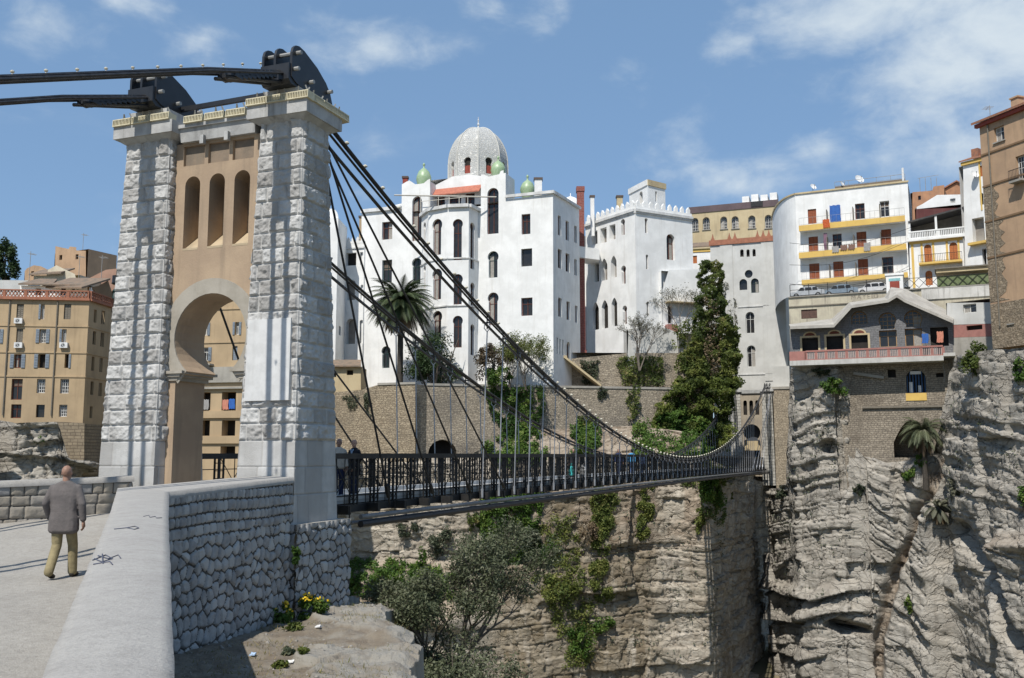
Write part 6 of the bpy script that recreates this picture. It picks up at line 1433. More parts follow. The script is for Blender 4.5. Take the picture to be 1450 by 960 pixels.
b = MB(); fbox(b, K1, K1.uv(1326, 390)[0], K1.L, zk + 1.75, zk + 2.15, -.1, 3); b.build('kiosk_wall', CREAM, tw); b = MB(); fbox(b, K1, K1.uv(1324, 388)[0], K1.L, zk + 2.153, zk + 2.3, -.3, 3.2); b.build('kiosk_roof', SHUTG, tw)
kio = Bld('gate_hut', 'small white hut with red door on the terrace above the gable', 'hut', K1.pt(K1.uv(1266, 410)[0], zk, -.3))
b = MB(); u0, u1 = K1.uv(1255, 400)[0], K1.uv(1279, 400)[0]; fbox(b, K1, u0, u1, zk - .6, zk + 1.75, -.5, 1.4); b.build('hut_wall', WHITE, kio); b = MB(); fbox(b, K1, u0 - .1, u1 + .1, zk + 1.753, zk + 2.0, -.6, 1.5); b.build('hut_roof', WHITE, kio)
b = MB(); c = (u0 + u1) / 2; fbox(b, K1, c - .52, c + .52, zk + .05, zk + 1.05, -.53, -.502); b.build('red_door', REDP, kio); b = MB(); fbox(b, K1, c - .62, c + .62, zk + 1.1, zk + 1.4, -.53, -.502); b.build('turquoise_board', mat('turquoise_paint', (.25, .48, .5), None, 3), kio)
def car(px, d, m, label, ln_=4.1):
    u = K1.uv(px, 405)[0]; e = empty('parked_car', K1.pt(u, zk, d), label, 'car', 'cars parked on the upper terrace'); z = zk
    prof = [(-.5, .35), (-.49, .72), (-.30, .86), (-.17, 1.30), (-.02, 1.42), (.22, 1.38), (.38, .98), (.49, .88), (.5, .4)]
    b = MB(); b.prism([K1.pt(u + ln_ * x, z + q, d) for x, q in prof], -K1.n * 1.6); b.build('body', m, e)
    g = MB()
    for a, c in ((-.25, -.07), (-.05, .14), (.16, .30)): g.prism([K1.pt(u + ln_ * a, z + .9, d - .008), K1.pt(u + ln_ * c, z + .9, d - .008), K1.pt(u + ln_ * (c - .02), z + 1.28, d - .008), K1.pt(u + ln_ * (a + (.07 if a < -.2 else .0)), z + 1.28, d - .008)], -K1.n * .006)
    g.build('side_window', GLASS, e)
    for x in (-.31, .31):
        w_ = MB(); p = K1.pt(u + ln_ * x, z + .32, d - .02); w_.tube([p, p - K1.n * .22], .32, 14); wo_ = w_.build('wheel', BLACK2, e); w_ = MB(); w_.tube([p + K1.n * .01, p - K1.n * .05], .19, 10); w_.build('rim', STEELG, wo_)
car(1141, .9, mat('silver_paint', (.40, .42, .44), None, 3, rough=.3, spec=.6), 'silver car parked leftmost behind the terrace fence'); car(1188, 1.1, mat('steel_blue_paint', (.20, .25, .30), None, 3, rough=.3, spec=.6), 'grey blue car parked in the middle behind the terrace fence'); car(1236, 1.3, mat('white_car_paint', (.6, .6, .6), None, 3, rough=.3, spec=.6), 'white car parked nearest the hut with red door')
# ------------------------------------------------------------------ restaurant on the cliff edge
rs = Bld('restaurant', 'grey block restaurant with wavy concrete roof and pink balustrade on the cliff edge', 'restaurant', (43, 106, 6))
R1 = Fac.px(1119, 109.2, 1350, 102.6, 470)
so_ = [(1119, 466), (1181, 463.5), (1206, 436), (1258, 428), (1270, 421), (1281, 428), (1350, 458)]
outl = [R1.uv(1119, 510), R1.uv(1350, 509)] + [R1.uv(*p) for p in reversed(so_)]
wall(rs, R1, outl, [('r', 1135.5, 478.5, 1159, 497, 'n'), ('r', 1170, 476, 1194.5, 495, 'n'), ('r', 1205, 475, 1229.5, 494, 'n'), ('a', 1205, 440, 1228, 459, 'om'), ('h', 1244, 442, 1269, 466, 'om'), ('r', 1245, 467.5, 1270, 491, 'o'), ('h', 1280, 439, 1306, 463, 'om'), ('r', 1281.5, 465, 1306, 490, 'o'), ('r', 1317.5, 463, 1343, 490, 'n')], GREYBRICK, .5)
for q in ((1135.5, 478.5, 1159, 497), (1170, 476, 1194.5, 495), (1205, 475, 1229.5, 494)):     # pale surrounds with a fan
    u0, z1 = R1.uv(q[0], q[1]); u1, z0 = R1.uv(q[2], q[3]); c = (u0 + u1) / 2; b = MB()
    fbox(b, R1, u0 - .22, u0, z0, z1, -.08, .05); fbox(b, R1, u1, u1 + .22, z0, z1, -.08, .05); fbox(b, R1, u0 - .22, u1 + .22, z1 + .002, z1 + .18, -.08, .05)
    pa = [R1.pt(c + .75 * math.cos(a), z1 + .19 + .5 * math.sin(a), -.05) for a in np.linspace(0, math.pi, 10)]; b.prism(pa, -R1.n * .1)
    so2 = b.build('window_surround', CREAM, rs); b = MB(); b.prism([R1.pt(c + .55 * math.cos(a), z1 + .21 + .34 * math.sin(a), -.056) for a in np.linspace(0, math.pi, 10)], R1.n * .01); b.build('fanlight', FRAMEB, so2)
fr_ = R1.shift(1.6); bk_ = R1.shift(-3.2); tp = [(1117, 463), (1178, 455), (1203, 432), (1252, 425), (1262, 410.5), (1283, 413), (1352, 449)]
b = MB()
for i in range(len(so_) - 1):
    lo0, lo1 = fr_.uv(*so_[i]), fr_.uv(*so_[i + 1]); hi0, hi1 = bk_.uv(*tp[i]), bk_.uv(*tp[i + 1])
    A0, A1_, B0, B1 = fr_.pt(*lo0), fr_.pt(*lo1), bk_.pt(*hi0), bk_.pt(*hi1); up = Vector((0, 0, .32))
    b.hexa([A0, A1_, B1, B0], [A0 + up, A1_ + up, B1 + up, B0 + up])
b.build('wavy_roof', mat('roof_concrete', (.42, .40, .36), (.33, .31, .28), .9, streak=.2, bump=.01), rs)
Rb = R1.shift(1.7); zf = (Rb.uv(1130, 509)[1] + Rb.uv(1330, 505)[1]) / 2; ue = Rb.uv(1336, 505)[0]
b = MB(); fbox(b, Rb, .0, ue, zf - .55, zf, -.05, 2.2); fbox(b, Rb, ue, Rb.L, zf - .1, zf + .25, -.05, 2.2); b.build('balcony_slab', mat('pale_slab', (.5, .49, .46), None, 1, streak=.4), rs)
b = MB(); b.mat(PINK); fbox(b, Rb, .0, 1.8, zf + .002, zf + 1.05, 0, .2); fbox(b, Rb, 1.8, ue, zf + .002, zf + .1, 0, .2); fbox(b, Rb, 1.8, ue, zf + .92, zf + 1.1, -.04, .24)
n = 78; pc = mat('pale_baluster', (.42, .33, .30), None, 3)
for k in range(n + 1):
    u = 1.8 + (ue - 1.8) * k / n; pst = k % 6 == 0; b.mat(PINK if pst else pc); fbox(b, Rb, u - (.14 if pst else .045), u + (.14 if pst else .045), zf + .1, zf + .92, .0 if pst else .05, .2 if pst else .15)
bal = b.build('balustrade', None, rs)
cloth(R1, 1305, 474, 1315, 487, -.9, BLUE, 'blue cloth hanging in the open end of the restaurant', seed=11); cloth(R1, 1326, 471, 1336, 486, -.9, PKC, 'salmon towel hanging in the open end of the restaurant', seed=12)
ax = Bld('annex', 'pale annex with pink lower wall right of the restaurant', 'building', (48, 102, 8)); X1 = Fac.px(1341, 103, 1409, 99.6, 450)
wall(ax, X1, [X1.uv(1341, 460), X1.uv(1409, 458), X1.uv(1409, 428), X1.uv(1341, 429)], [('r', 1364, 430.5, 1382.5, 443, 'w')], GREYW, .25, body=(5,), name='white_wall')
wall(ax, X1, [X1.uv(1349, 478), X1.uv(1409, 476), X1.uv(1409, 458.2), X1.uv(1349, 460.2)], [('r', 1368.5, 460.5, 1391, 467, 'n')], PINK, .3, body=(5,), name='pink_wall')
wall(ax, X1, [X1.uv(1349, 520), X1.uv(1409, 520), X1.uv(1409, 476.2), X1.uv(1349, 478.2)], [], CONC, body=(5,), name='base_wall')
# masonry vault under the restaurant
uv_ = Bld('vault_wall', 'brown masonry wall with a blue window and dark vault below the restaurant', 'wall', (40, 108, -2)); M1 = Fac.px(1200, 107.6, 1346, 103.4, 580)
wall(uv_, M1, [M1.uv(1204, 740), M1.uv(1322, 740), M1.uv(1322, 640), M1.uv(1338, 580), M1.uv(1358, 545), M1.uv(1358, 500), M1.uv(1188, 502), M1.uv(1190, 575)], [('a', 1283, 523, 1311, 556, 'n'), ('r', 1257, 523, 1268.5, 534.5, 'n'), ('r', 1325.5, 528, 1336, 534, 'n'), ('p', 1265, 594.6, 1316, 648, 'n', None, 4.5)],
     masonry('vault_masonry', (.33, .285, .225), (.25, .215, .17), (.18, .155, .125), .45, .22, .03, .05, .9, stain=.55, warp=.1, dirt=(.11, .09, .07)), .5, body=(4, zpx(M1, 1220, 512)))
z = zpx(M1, 1280, 576); band(uv_, M1, M1.uv(1221, 576)[0], M1.uv(1346, 576)[0], z - .1, z + .1, .25, SHUTG, 'ledge'); u0, z0 = M1.uv(1283, 567.5); u1, z1 = M1.uv(1312, 556.3); band(uv_, M1, u0, u1, z0, z1, .08, YELLOW, 'yellow_sill')
u0, u1 = M1.uv(1283, 540)[0], M1.uv(1311, 540)[0]; z0 = M1.uv(1297, 556)[1]; b = MB()
bl = mat('blue_frame', (.06, .13, .26), None, 4); b.mat(bl)
for k in range(7): u = u0 + .1 + (u1 - u0 - .2) * k / 6; b.bar(M1.pt(u, z0, .3), M1.pt(u, z0 + 1.9 + (.5 if 0 < k < 6 else 0), .3), .09)
b.mat(WHITEM); fbox(b, M1, u0 + .3, u0 + .65, z0, z0 + 1.2, .25, .33); fbox(b, M1, u1 - .8, u1 - .5, z0 + .05, z0 + .8, .25, .33); fbox(b, M1, (u0 + u1) / 2 - .55, (u0 + u1) / 2 + .55, z0 + 2.05, z0 + 2.4, .2, .3); b.build('blue_window_frame', None, uv_)
b = MB(); b.bar(M1.pt(M1.uv(1209, 529)[0], M1.uv(1209, 529)[1], -.4), M1.pt(M1.uv(1252, 535)[0], M1.uv(1252, 535)[1], -.4), .25, .3); b.build('stone_lintel', CONC, uv_)
b = MB(); u, z = M1.uv(1334, 510); b.tube([M1.pt(u, z, -.5), M1.pt(u + .2, z - 1.6, -.35), M1.pt(u + .1, z - 2.4, -.3)], .03, 5); b.build('drain_pipe', STEELG, uv_)
rp_ = MB(); a = P(1378, 528, 101); c = P(1357, 575, 103.5); rp_.tube([a, c], .16, 8); tag(rp_.build('drain_pipe', PIPE), 'grey drain pipe slanting down the rock beside the bush', 'pipe')
# ------------------------------------------------------------------ left bank
yb = Bld('apartment_building', 'ochre flats with blue grey shutters and red roof balustrade across the left gorge', 'building', (-48, 99, 2))
N1 = Fac.px(-60, 95.5, 122.5, 97, 500); N2 = Fac(N1.B[:2], XY(158, 101.6, 430)); zt_ = zpx(N1, 60, 425); zb0 = .5
BS, GS = SHUTB, SHUTG
nwin = [('r', 23.5, 430.5, 33.5, 450, 'sg'), ('r', 58, 431, 63, 452, 'wm', (BS, 'l')), ('r', 90.5, 430.5, 100.5, 452, 'sg'), ('r', 23, 465.5, 32.5, 485, 'sg'), ('r', 56, 466, 65, 485.5, 'wm', (BS, 'lr')), ('r', 88, 466, 94, 485.5, 'w', (BS, 'l')),
        ('r', 20, 501.5, 30, 521, 'b', (BS, 'lr')), ('r', 54, 501.5, 64, 521, 'n', (BS, 'lr')), ('r', 91.5, 501.5, 97, 521, 'n', (BS, 'r')), ('r', 16, 536.5, 31.5, 566, 'b'), ('r', 52, 536.5, 64, 556.5, 'wm'), ('r', 85, 536.5, 97.5, 557, 'wm'), ('r', 15.5, 572.5, 30, 592, 'b'), ('r', 51, 573, 63, 591, 'd'), ('r', 83.5, 573, 95, 590, 'wm'),
        ('r', -8, 466, 0, 486, 'b', (BS, 'r')), ('r', -12, 430.5, -2, 450, 'sg'), ('r', -12, 502, -2, 521, 'n')]
wall(yb, N1, [(0, zb0), (N1.L, zb0), (N1.L, zt_), (0, zt_)], nwin, OCHRE, .25, body=(10,))
swin = [('r', *q, 'd') for q in ((133, 438.5, 137, 457), (143.5, 440, 148.5, 459), (131.5, 469, 136, 488), (142.5, 471, 147.5, 491), (129.7, 505, 133.7, 525), (141, 507, 145.5, 527), (128.3, 540, 132.6, 559), (140, 542, 144.5, 561), (127, 575.5, 131, 592))]
wall(yb, N2, [(0, zb0), (N2.L, zb0), (N2.L, zt_), (0, zt_)], swin, OCHRE, .25)
for yy in (461.5, 499, 533): z = zpx(N1, 60, yy); band(yb, N1, 0, N1.L, z - .07, z + .07, .07, OCHRE, 'string_course'); band(yb, N2, 0, N2.L, z - .07, z + .07, .07, OCHRE, 'string_course')
for f in (N1, N2):
    band(yb, f, 0, f.L + .1, zt_, zt_ + .22, .3, TERRA); b = MB(); n = int(f.L / 1.0); b.mat(TERRA)
    fbox(b, f, 0, f.L, zt_ + .222, zt_ + .32, -.2, 0); fbox(b, f, 0, f.L, zt_ + .92, zt_ + 1.05, -.22, .02)
    for k in range(n + 1):
        u = f.L * k / n
        if k % 2 == 0: fbox(b, f, max(0, u - .14), min(f.L, u + .14), zt_ + .32, zt_ + .92, -.2, 0)
        if k < n:
            for j in range(3): a = u + f.L / n * j / 3; c = u + f.L / n * (j + 1) / 3; b.bar(f.pt(a, zt_ + .34, -.1), f.pt(c, zt_ + .9, -.1), .09, .08); b.bar(f.pt(c, zt_ + .34, -.06), f.pt(a, zt_ + .9, -.06), .09, .08)
    b.build('balustrade', TERRA, yb)
for px_q in (10, 78): b = MB(); u = N1.uv(px_q, 500)[0]; b.tube([N1.pt(u, zb0 + 3.5, -.1), N1.pt(u, zt_ - .1, -.1)], .07, 6); b.build('drain_pipe', SHUTG, yb)
for i, (px_q, py_q, lb) in enumerate(((27, 458.5, 'air conditioner below the topmost left grey shutters of the ochre flats'), (27, 493, 'air conditioner below the second row left grey shutters of the ochre flats'), (91, 493, 'air conditioner below the second row right window of the ochre flats'))): acunit(N1, px_q, py_q, .78, lb)
skm = masonry('buff_skirt_masonry', (.30, .245, .17), (.25, .205, .145), (.19, .15, .11), .7, .33, .03, .05, .5, stain=.3)
sk = Bld('foundation_wall', 'buff masonry footing on the rock under the corner of the ochre flats', 'wall', (-45, 96, 0)); Q1 = N1.shift(.06)
wall(sk, Q1, [Q1.uv(96, 665), Q1.uv(119, 665), Q1.uv(119.5, 599), Q1.uv(80, 597), Q1.uv(84, 615), Q1.uv(94, 640)], [], skm); wall(sk, N2.shift(.06), [(0, -2), (N2.L, -2), (N2.L, N1.uv(60, 600)[1]), (0, N1.uv(60, 600)[1])], [], skm)
# roofs and houses behind the ochre flats
rh = Bld('roof_house', 'low whitewashed rooftop rooms with old tile roofs behind the red balustrade', 'house', (-52, 103, 17)); O1 = Fac.px(28, 103, 128, 104, 405)
zt2 = zpx(O1, 80, 405.5); wall(rh, O1, [O1.uv(28, 420), O1.uv(128, 420), (O1.L, zt2), (0, zt2)], [('r', 50, 408, 58, 418, 'n'), ('r', 86, 408, 93, 418, 'd')], WHITE, .2, body=(6,))
b = MB()
for x0, x1, h in ((28, 76, 1.3), (73, 126, 1.45)):
    u0 = O1.uv(x0, 405)[0]; u1 = O1.uv(x1, 405)[0]; b.hexa([O1.pt(u0, zt2, -.5), O1.pt(u1, zt2, -.5), O1.pt(u1 - .8, zt2 + h, 3.5), O1.pt(u0 + .8, zt2 + h, 3.5)], [O1.pt(u0, zt2 + .16, -.5), O1.pt(u1, zt2 + .16, -.5), O1.pt(u1 - .8, zt2 + h + .16, 3.5), O1.pt(u0 + .8, zt2 + h + .16, 3.5)])
b.build('roof', TILEG, rh); acunit(O1, 106, 413, .6, 'air conditioner on the rooftop rooms behind the red balustrade')
gb = Bld('gable_house', 'brown gabled house end at the right behind the ochre flats', 'house', (-49, 105, 14)); O2 = Fac.px(126, 104, 160, 108, 420)
wall(gb, O2, [O2.uv(126, 450), O2.uv(160, 450), O2.uv(159, 415), O2.uv(153, 397), O2.uv(139, 405), O2.uv(126, 407)], [('r', 128, 410, 134, 421, 'd')], mat('brown_render', (.22, .15, .09), None, .5, streak=.4), body=(5, zpx(O2, 140, 408)))
b = MB(); p0, p1 = O2.uv(112, 409), O2.uv(153, 396.5); b.hexa([O2.pt(p0[0], p0[1], -.3), O2.pt(p1[0], p1[1], -.3), O2.pt(p1[0], p1[1] + .3, 5), O2.pt(p0[0], p0[1] + .3, 5)], [O2.pt(p0[0], p0[1] + .2, -.3), O2.pt(p1[0], p1[1] + .2, -.3), O2.pt(p1[0], p1[1] + .5, 5), O2.pt(p0[0], p0[1] + .5, 5)]); b.build('roof', TILEG, gb)
wl_ = Bld('low_shed', 'long low white building behind the left end of the red balustrade', 'building', (-58, 112, 18)); O3 = Fac.px(-60, 112, 40, 113, 405)
wall(wl_, O3, [O3.uv(-60, 430), O3.uv(40, 430), O3.uv(40, 397), O3.uv(-60, 396)], [], GREYW, body=(5,))
th = Bld('tower_house', 'tan blocky tower house on the hill top left', 'house', (-60, 138, 22)); O4 = Fac.px(77, 137, 121.5, 134, 370); O5 = Fac(O4.B[:2], XY(133, 141, 370))
wall(th, O4, [O4.uv(77, 420), O4.uv(121.5, 420), O4.uv(121.5, 355), O4.uv(108, 354.5), O4.uv(108, 350), O4.uv(99, 349), O4.uv(97, 352.5), O4.uv(78.5, 348.5)], [('r', 84, 361, 88, 368, 'd'), ('r', 107, 360, 111, 367, 'd')], TAN, .25, body=(5, zpx(O4, 100, 356)))
wall(th, O5, [(0, 12), (O5.L, 12), (O5.L, zpx(O4, 121, 358)), (0, zpx(O4, 121, 355))], [], TAN)
th2 = Bld('house', 'small tan house with arched roofline left of the tower house', 'house', (-66, 128, 20)); O6 = Fac.px(35, 128, 68, 127, 385)
wall(th2, O6, [O6.uv(35, 410), O6.uv(68, 410), O6.uv(68, 382), O6.uv(58, 377), O6.uv(48, 375.5), O6.uv(38, 380), O6.uv(35, 384)], [('r', 44, 384, 48, 391, 'd')], TAN, .2, body=(5, zpx(O6, 40, 384)))
th3 = Bld('house', 'pale cream house with low gable in front of the tower house', 'house', (-60, 122, 20)); O7 = Fac.px(48, 122, 112, 121, 390)
wall(th3, O7, [O7.uv(48, 415), O7.uv(112, 415), O7.uv(106, 388), O7.uv(80, 375.5), O7.uv(68, 382), O7.uv(66, 390), O7.uv(48, 390)], [], mat('pale_cream', (.58, .52, .40), None, .6, streak=.2), body=(5, zpx(O7, 60, 391)))
b = MB(); p0, p1 = O7.uv(46, 391.5), O7.uv(92, 389); b.hexa([O7.pt(p0[0], p0[1], -.8), O7.pt(p1[0], p1[1], -.8), O7.pt(p1[0], p1[1] + 1.1, 2), O7.pt(p0[0], p0[1] + 1.1, 2)], [O7.pt(p0[0], p0[1] + .2, -.8), O7.pt(p1[0], p1[1] + .2, -.8), O7.pt(p1[0], p1[1] + 1.3, 2), O7.pt(p0[0], p0[1] + 1.3, 2)]); b.build('roof', TILEG, th3)
th4 = Bld('house', 'pink brown house with low tile roof right of the tower house', 'house', (-54, 126, 20)); O8 = Fac.px(122, 126, 168, 125, 395)
wall(th4, O8, [O8.uv(122, 420), O8.uv(168, 420), O8.uv(168, 380), O8.uv(150, 382), O8.uv(122, 396)], [], mat('pink_brown_render', (.36, .22, .16), None, .6, streak=.3), body=(5, zpx(O8, 140, 396)))
for px_q, py0, py1, Y, lb in ((41, 398, 356, 112, 'tall antenna mast behind the left balustrade of the ochre flats'), (111, 400, 360, 118, 'antenna mast in front of the tan tower house'), (143, 400, 361, 108, 'antenna mast behind the brown gable'), (117, 356, 330, 136, 'thin antenna on top of the tan tower house')):
    a = P(px_q, py0, Y); aerial(a, P(px_q, py1, Y).z - a.z, lb, 4)
# house seen through the arch
ah = Bld('apartment_building', 'ochre house with open balconies seen through the tower arch', 'building', (-29, 90, 0)); P1 = Fac.px(225, 91, 372, 89, 530)
zt_ = zpx(P1, 300, 395)
pw = [('r', 288, 457, 294, 475, 'w', (SHUTB, 'lr')), ('r', 333, 456, 338.5, 474, 'w', (SHUTB, 'lr')), ('r', 297, 430, 303, 442, 'w', (SHUTB, 'r')), ('r', 287, 492, 295, 511, 'w', (SHUTB, 'lr')), ('r', 329, 490, 336, 510, 'sb'), ('r', 281, 555.5, 298, 581, 'n', None, 1.2), ('r', 314, 555, 334, 581, 'n', None, 1.2), ('r', 281, 595, 297, 617, 'n', None, 1.2), ('r', 314, 595, 333, 617, 'n', None, 1.2), ('r', 312, 632, 333, 648, 'n', None, 1.2), ('r', 250, 457, 258, 475, 'sb'), ('r', 250, 492, 258, 511, 'sb'), ('r', 250, 556, 266, 581, 'n')]
wall(ah, P1, [(0, -4), (P1.L, -4), (P1.L, zt_), (0, zt_)], pw, OCHRE, .25, body=(8,))
for y0, y1, o in ((437, 439, .08), (484, 486, .08), (520, 542, .25), (548, 551, .3), (582, 592, .2), (618, 628, .2)): band(ah, P1, 0, P1.L, zpx(P1, 300, y1), zpx(P1, 300, y0), o, CONC if y1 > 500 and y1 < 552 else OCHRE, 'floor_band')
u0, z0 = P1.uv(281, 516); u1 = P1.uv(303, 516)[0]; band(ah, P1, u0, u1, z0 - .15, z0, .8, CONC, 'balcony'); railing(ah, P1, u0, u1, z0, .8, .2, BLACK2, -.78, .02)
cloth(P1, 316, 566, 324, 580, -.1, PKC, 'red laundry on the ochre balcony seen through the arch', seed=21); cloth(P1, 325, 565, 333, 579, -.1, BLUE, 'blue laundry on the ochre balcony seen through the arch', seed=22); cloth(P1, 288, 566, 296, 580, -.1, GREYC, 'grey laundry on the left ochre balcony seen through the arch', seed=23)
# ------------------------------------------------------------------ vegetation
def leaves(name, C, size, m, parent=None, seed=0, out=None, var=.5, asp=.45, tone=None):
    """one leaf quad per centre, facing mostly outwards / upwards"""
    rg = np.random.default_rng(seed); n = len(C)
    d = rg.normal(size=(n, 3)); d /= np.linalg.norm(d, axis=1, keepdims=True)
    nrm = rg.normal(size=(n, 3)) * .75 + (out if out is not None else np.array([0, 0, .6]))
    nrm /= np.linalg.norm(nrm, axis=1, keepdims=True)
    a = np.cross(d, nrm); a /= np.linalg.norm(a, axis=1, keepdims=True) + 1e-9; b = np.cross(nrm, a)
    s = size * (1 - var / 2 + var * rg.random((n, 1)))
    V = np.stack([C - a * s, C + b * s * asp + nrm * s * .12, C + a * s, C - b * s * asp + nrm * s * .12], 1).reshape(-1, 3)
    t = rg.random(n) if tone is None else np.clip(tone + (rg.random(n) - .5) * .5, 0, 1)
    return npmesh(name, V, np.arange(n * 4).reshape(-1, 4), m, parent, {'tone': np.repeat(t, 4)})
def blob(n, c, r, seed, clumps=14, tight=.34, shell=.5, flat=0.):
    """leaf centres gathered in clumps inside an ellipsoid: uneven outline with gaps"""
    rg = np.random.default_rng(seed); c = np.array(c); r = np.array(r)
    d = rg.normal(size=(clumps, 3)); d /= np.linalg.norm(d, axis=1, keepdims=True); d *= (shell + (1 - shell) * rg.random((clumps, 1))) ** .6 * .8
    k = rg.integers(0, clumps, n); cs = (.6 + .8 * rg.random(clumps)) * tight
    q = rg.normal(size=(n, 3)); q /= np.linalg.norm(q, axis=1, keepdims=True); q *= rg.random((n, 1)) ** .45
    p = d[k] + q * cs[k][:, None]
    tn = rg.random(clumps)[k]
    out = p / (np.linalg.norm(p, axis=1, keepdims=True) + .2); out = out * .7 + np.array([0, 0, .45])
    return c + p * r, out, tn
LV_DARK = leafmat('dark_leaf', (.018, .035, .016), (.05, .085, .03), (.09, .12, .05))
LV_OLIVE = leafmat('olive_leaf', (.035, .05, .03), (.085, .10, .06), (.15, .16, .11))
LV_GREEN = leafmat('bright_leaf', (.03, .07, .012), (.085, .15, .025), (.17, .22, .05))
LV_YG = leafmat('yellow_green_leaf', (.06, .09, .02), (.15, .17, .04), (.24, .23, .07))
LV_IVY = leafmat('ivy_leaf', (.05, .075, .02), (.14, .18, .045), (.28, .25, .10), trans=.4)
LV_GREY = leafmat('grey_twig_leaf', (.075, .08, .055), (.15, .15, .105), (.24, .23, .175))
LV_DRY = leafmat('dry_leaf', (.12, .085, .055), (.2, .15, .09), (.26, .2, .13))
LV_RED = leafmat('red_brown_leaf', (.055, .045, .03), (.12, .09, .055), (.17, .13, .08))
LV_PALM = leafmat('palm_leaf', (.025, .04, .018), (.07, .095, .04), (.13, .14, .075), trans=.12)
BARK = mat('grey_bark', (.16, .135, .11), (.10, .085, .07), 6, bump=.02, bsc=14)
BARKD = mat('dark_bark', (.07, .06, .05), (.045, .04, .033), 6, bump=.02, bsc=14)
_proj = {}
def onrock(px, py):
    """the point of a cliff that the photo shows at this pixel"""
    best = None
    for key, (PX, PY, V) in CLIFF.items():
        if key not in _proj:
            v = V; cz = v[..., 1] * CT + v[..., 2] * ST; cy = -v[..., 1] * ST + v[..., 2] * CT
            _proj[key] = (725 + F * v[..., 0] / cz, 480 - F * cy / cz)
        a, b = _proj[key]; d = np.hypot(a - px, b - py); k = np.argwhere(d < 4)
        if not len(k): i = np.unravel_index(np.argmin(d), d.shape); k = np.array([i]); 
        if d[tuple(k[0])] > 14: continue
        p = V[k[:, 0], k[:, 1]]; p = p[np.argmin(p[:, 1])]
        if best is None or p[1] < best[1]: best = p
    return Vector(best) if best is not None else None
def shrub(px, py, wpx, hpx, label, m=LV_GREEN, n=900, Y=None, seed=0, size=.17, name='shrub', stem=True, cl=11, tight=.38):
    p = P(px, py + hpx * .5, Y) if Y else onrock(px, py + hpx * .45)
    if p is None: return
    Y = p.y; k = Y / F; rx, rz_ = wpx * k / 2, hpx * k / 2; c = Vector((p.x, p.y - (rx * .25 if not Y else .3), p.z + rz_ * .9))
    C, o, t = blob(n, c, (rx, rx * .75, rz_), seed + int(px), cl, tight)
    e = empty(name, (p.x, p.y, p.z), label, 'shrub')
    leaves('foliage', C, size, m, e, seed, o, tone=t)
    b = MB(); rg = random.Random(seed + px)
    for i in range(5):
        q = c + Vector((rg.uniform(-.6, .6) * rx, rg.uniform(-.4, .2) * rx, rg.uniform(-.2, .6) * rz_)); b.tube([p + Vector((0, .2, -.2)), p.lerp(q, .5) + Vector((0, 0, rz_ * .2)), q], [.05, .035, .015], 4)
    b.build('stem', BARK, e)
    return e
def tree(name, base, tips, rad, label, C, o, t, size, m, bark=BARK, seed=0, cat='tree', extra=None):
    e = empty(name, base, label, cat); b = MB(); base = Vector(base); rg = random.Random(seed)
    for tp in tips:
        tp = Vector(tp); mid = base.lerp(tp, .45) + Vector((rg.uniform(-.2, .2), rg.uniform(-.2, .2), .1)) * (tp - base).length * .25
        b.tube([base, base.lerp(mid, .5) + Vector((rg.uniform(-.1, .1), 0, 0)), mid, mid.lerp(tp, .5), tp], [rad, rad * .75, rad * .5, rad * .3, rad * .1], 6)
    b.build('trunk', bark, e); leaves('crown', C, size, m, e, seed, o, tone=t); return e
def branchtree(base, h, wid, label, m, leafn, leafs, seed, name='bare_tree', lvl=5, r0=.09, bark=BARK, cat='tree', lean=(0, 0), gather=.25):
    """forked trunk with ever thinner branches, small leaves gathered along the twigs"""
    e = empty(name, base, label, cat); b = MB(); rg = random.Random(seed); ends = []
    def grow(p, d, l, r, k):
        q = p + d * l * .5 + Vector((rg.gauss(0, .06), rg.gauss(0, .06), 0)) * l; t = q + d * l * .5
        b.tube([p, q, t], [r, r * .85, r * .68], 5 if k > 2 else 4, cap=False); ends.append((q, t, k))
        if k == 0: return
        for i in range(2 if rg.random() < .45 else 3):
            n = (d + Vector((rg.gauss(0, .42) * wid, rg.gauss(0, .36) * wid, rg.gauss(.12, .2)))).normalized(); grow(t, n, l * rg.uniform(.62, .85), r * .62, k - 1)
    for s in range(3): grow(Vector(base) + Vector((rg.uniform(-.1, .1), 0, 0)), Vector((rg.gauss(0, .25) * wid + lean[0], rg.gauss(0, .2) + lean[1], 1)).normalized(), h * .26, r0, lvl)
    b.build('trunk', bark, e); tw = [x for x in ends if x[2] <= 1]; C = []; g = np.random.default_rng(seed); T = []
    for k in range(leafn):
        q, t, _ = tw[g.integers(len(tw))]; C.append(np.array(q.lerp(t, g.random())) + g.normal(size=3) * gather * .5); T.append(g.random())
    leaves('crown', np.array(C), leafs, m, e, seed, None, tone=np.array(T)); return e
LV_OLG = leafmat('olive_tree_leaf', (.06, .075, .04), (.135, .15, .085), (.23, .235, .16))
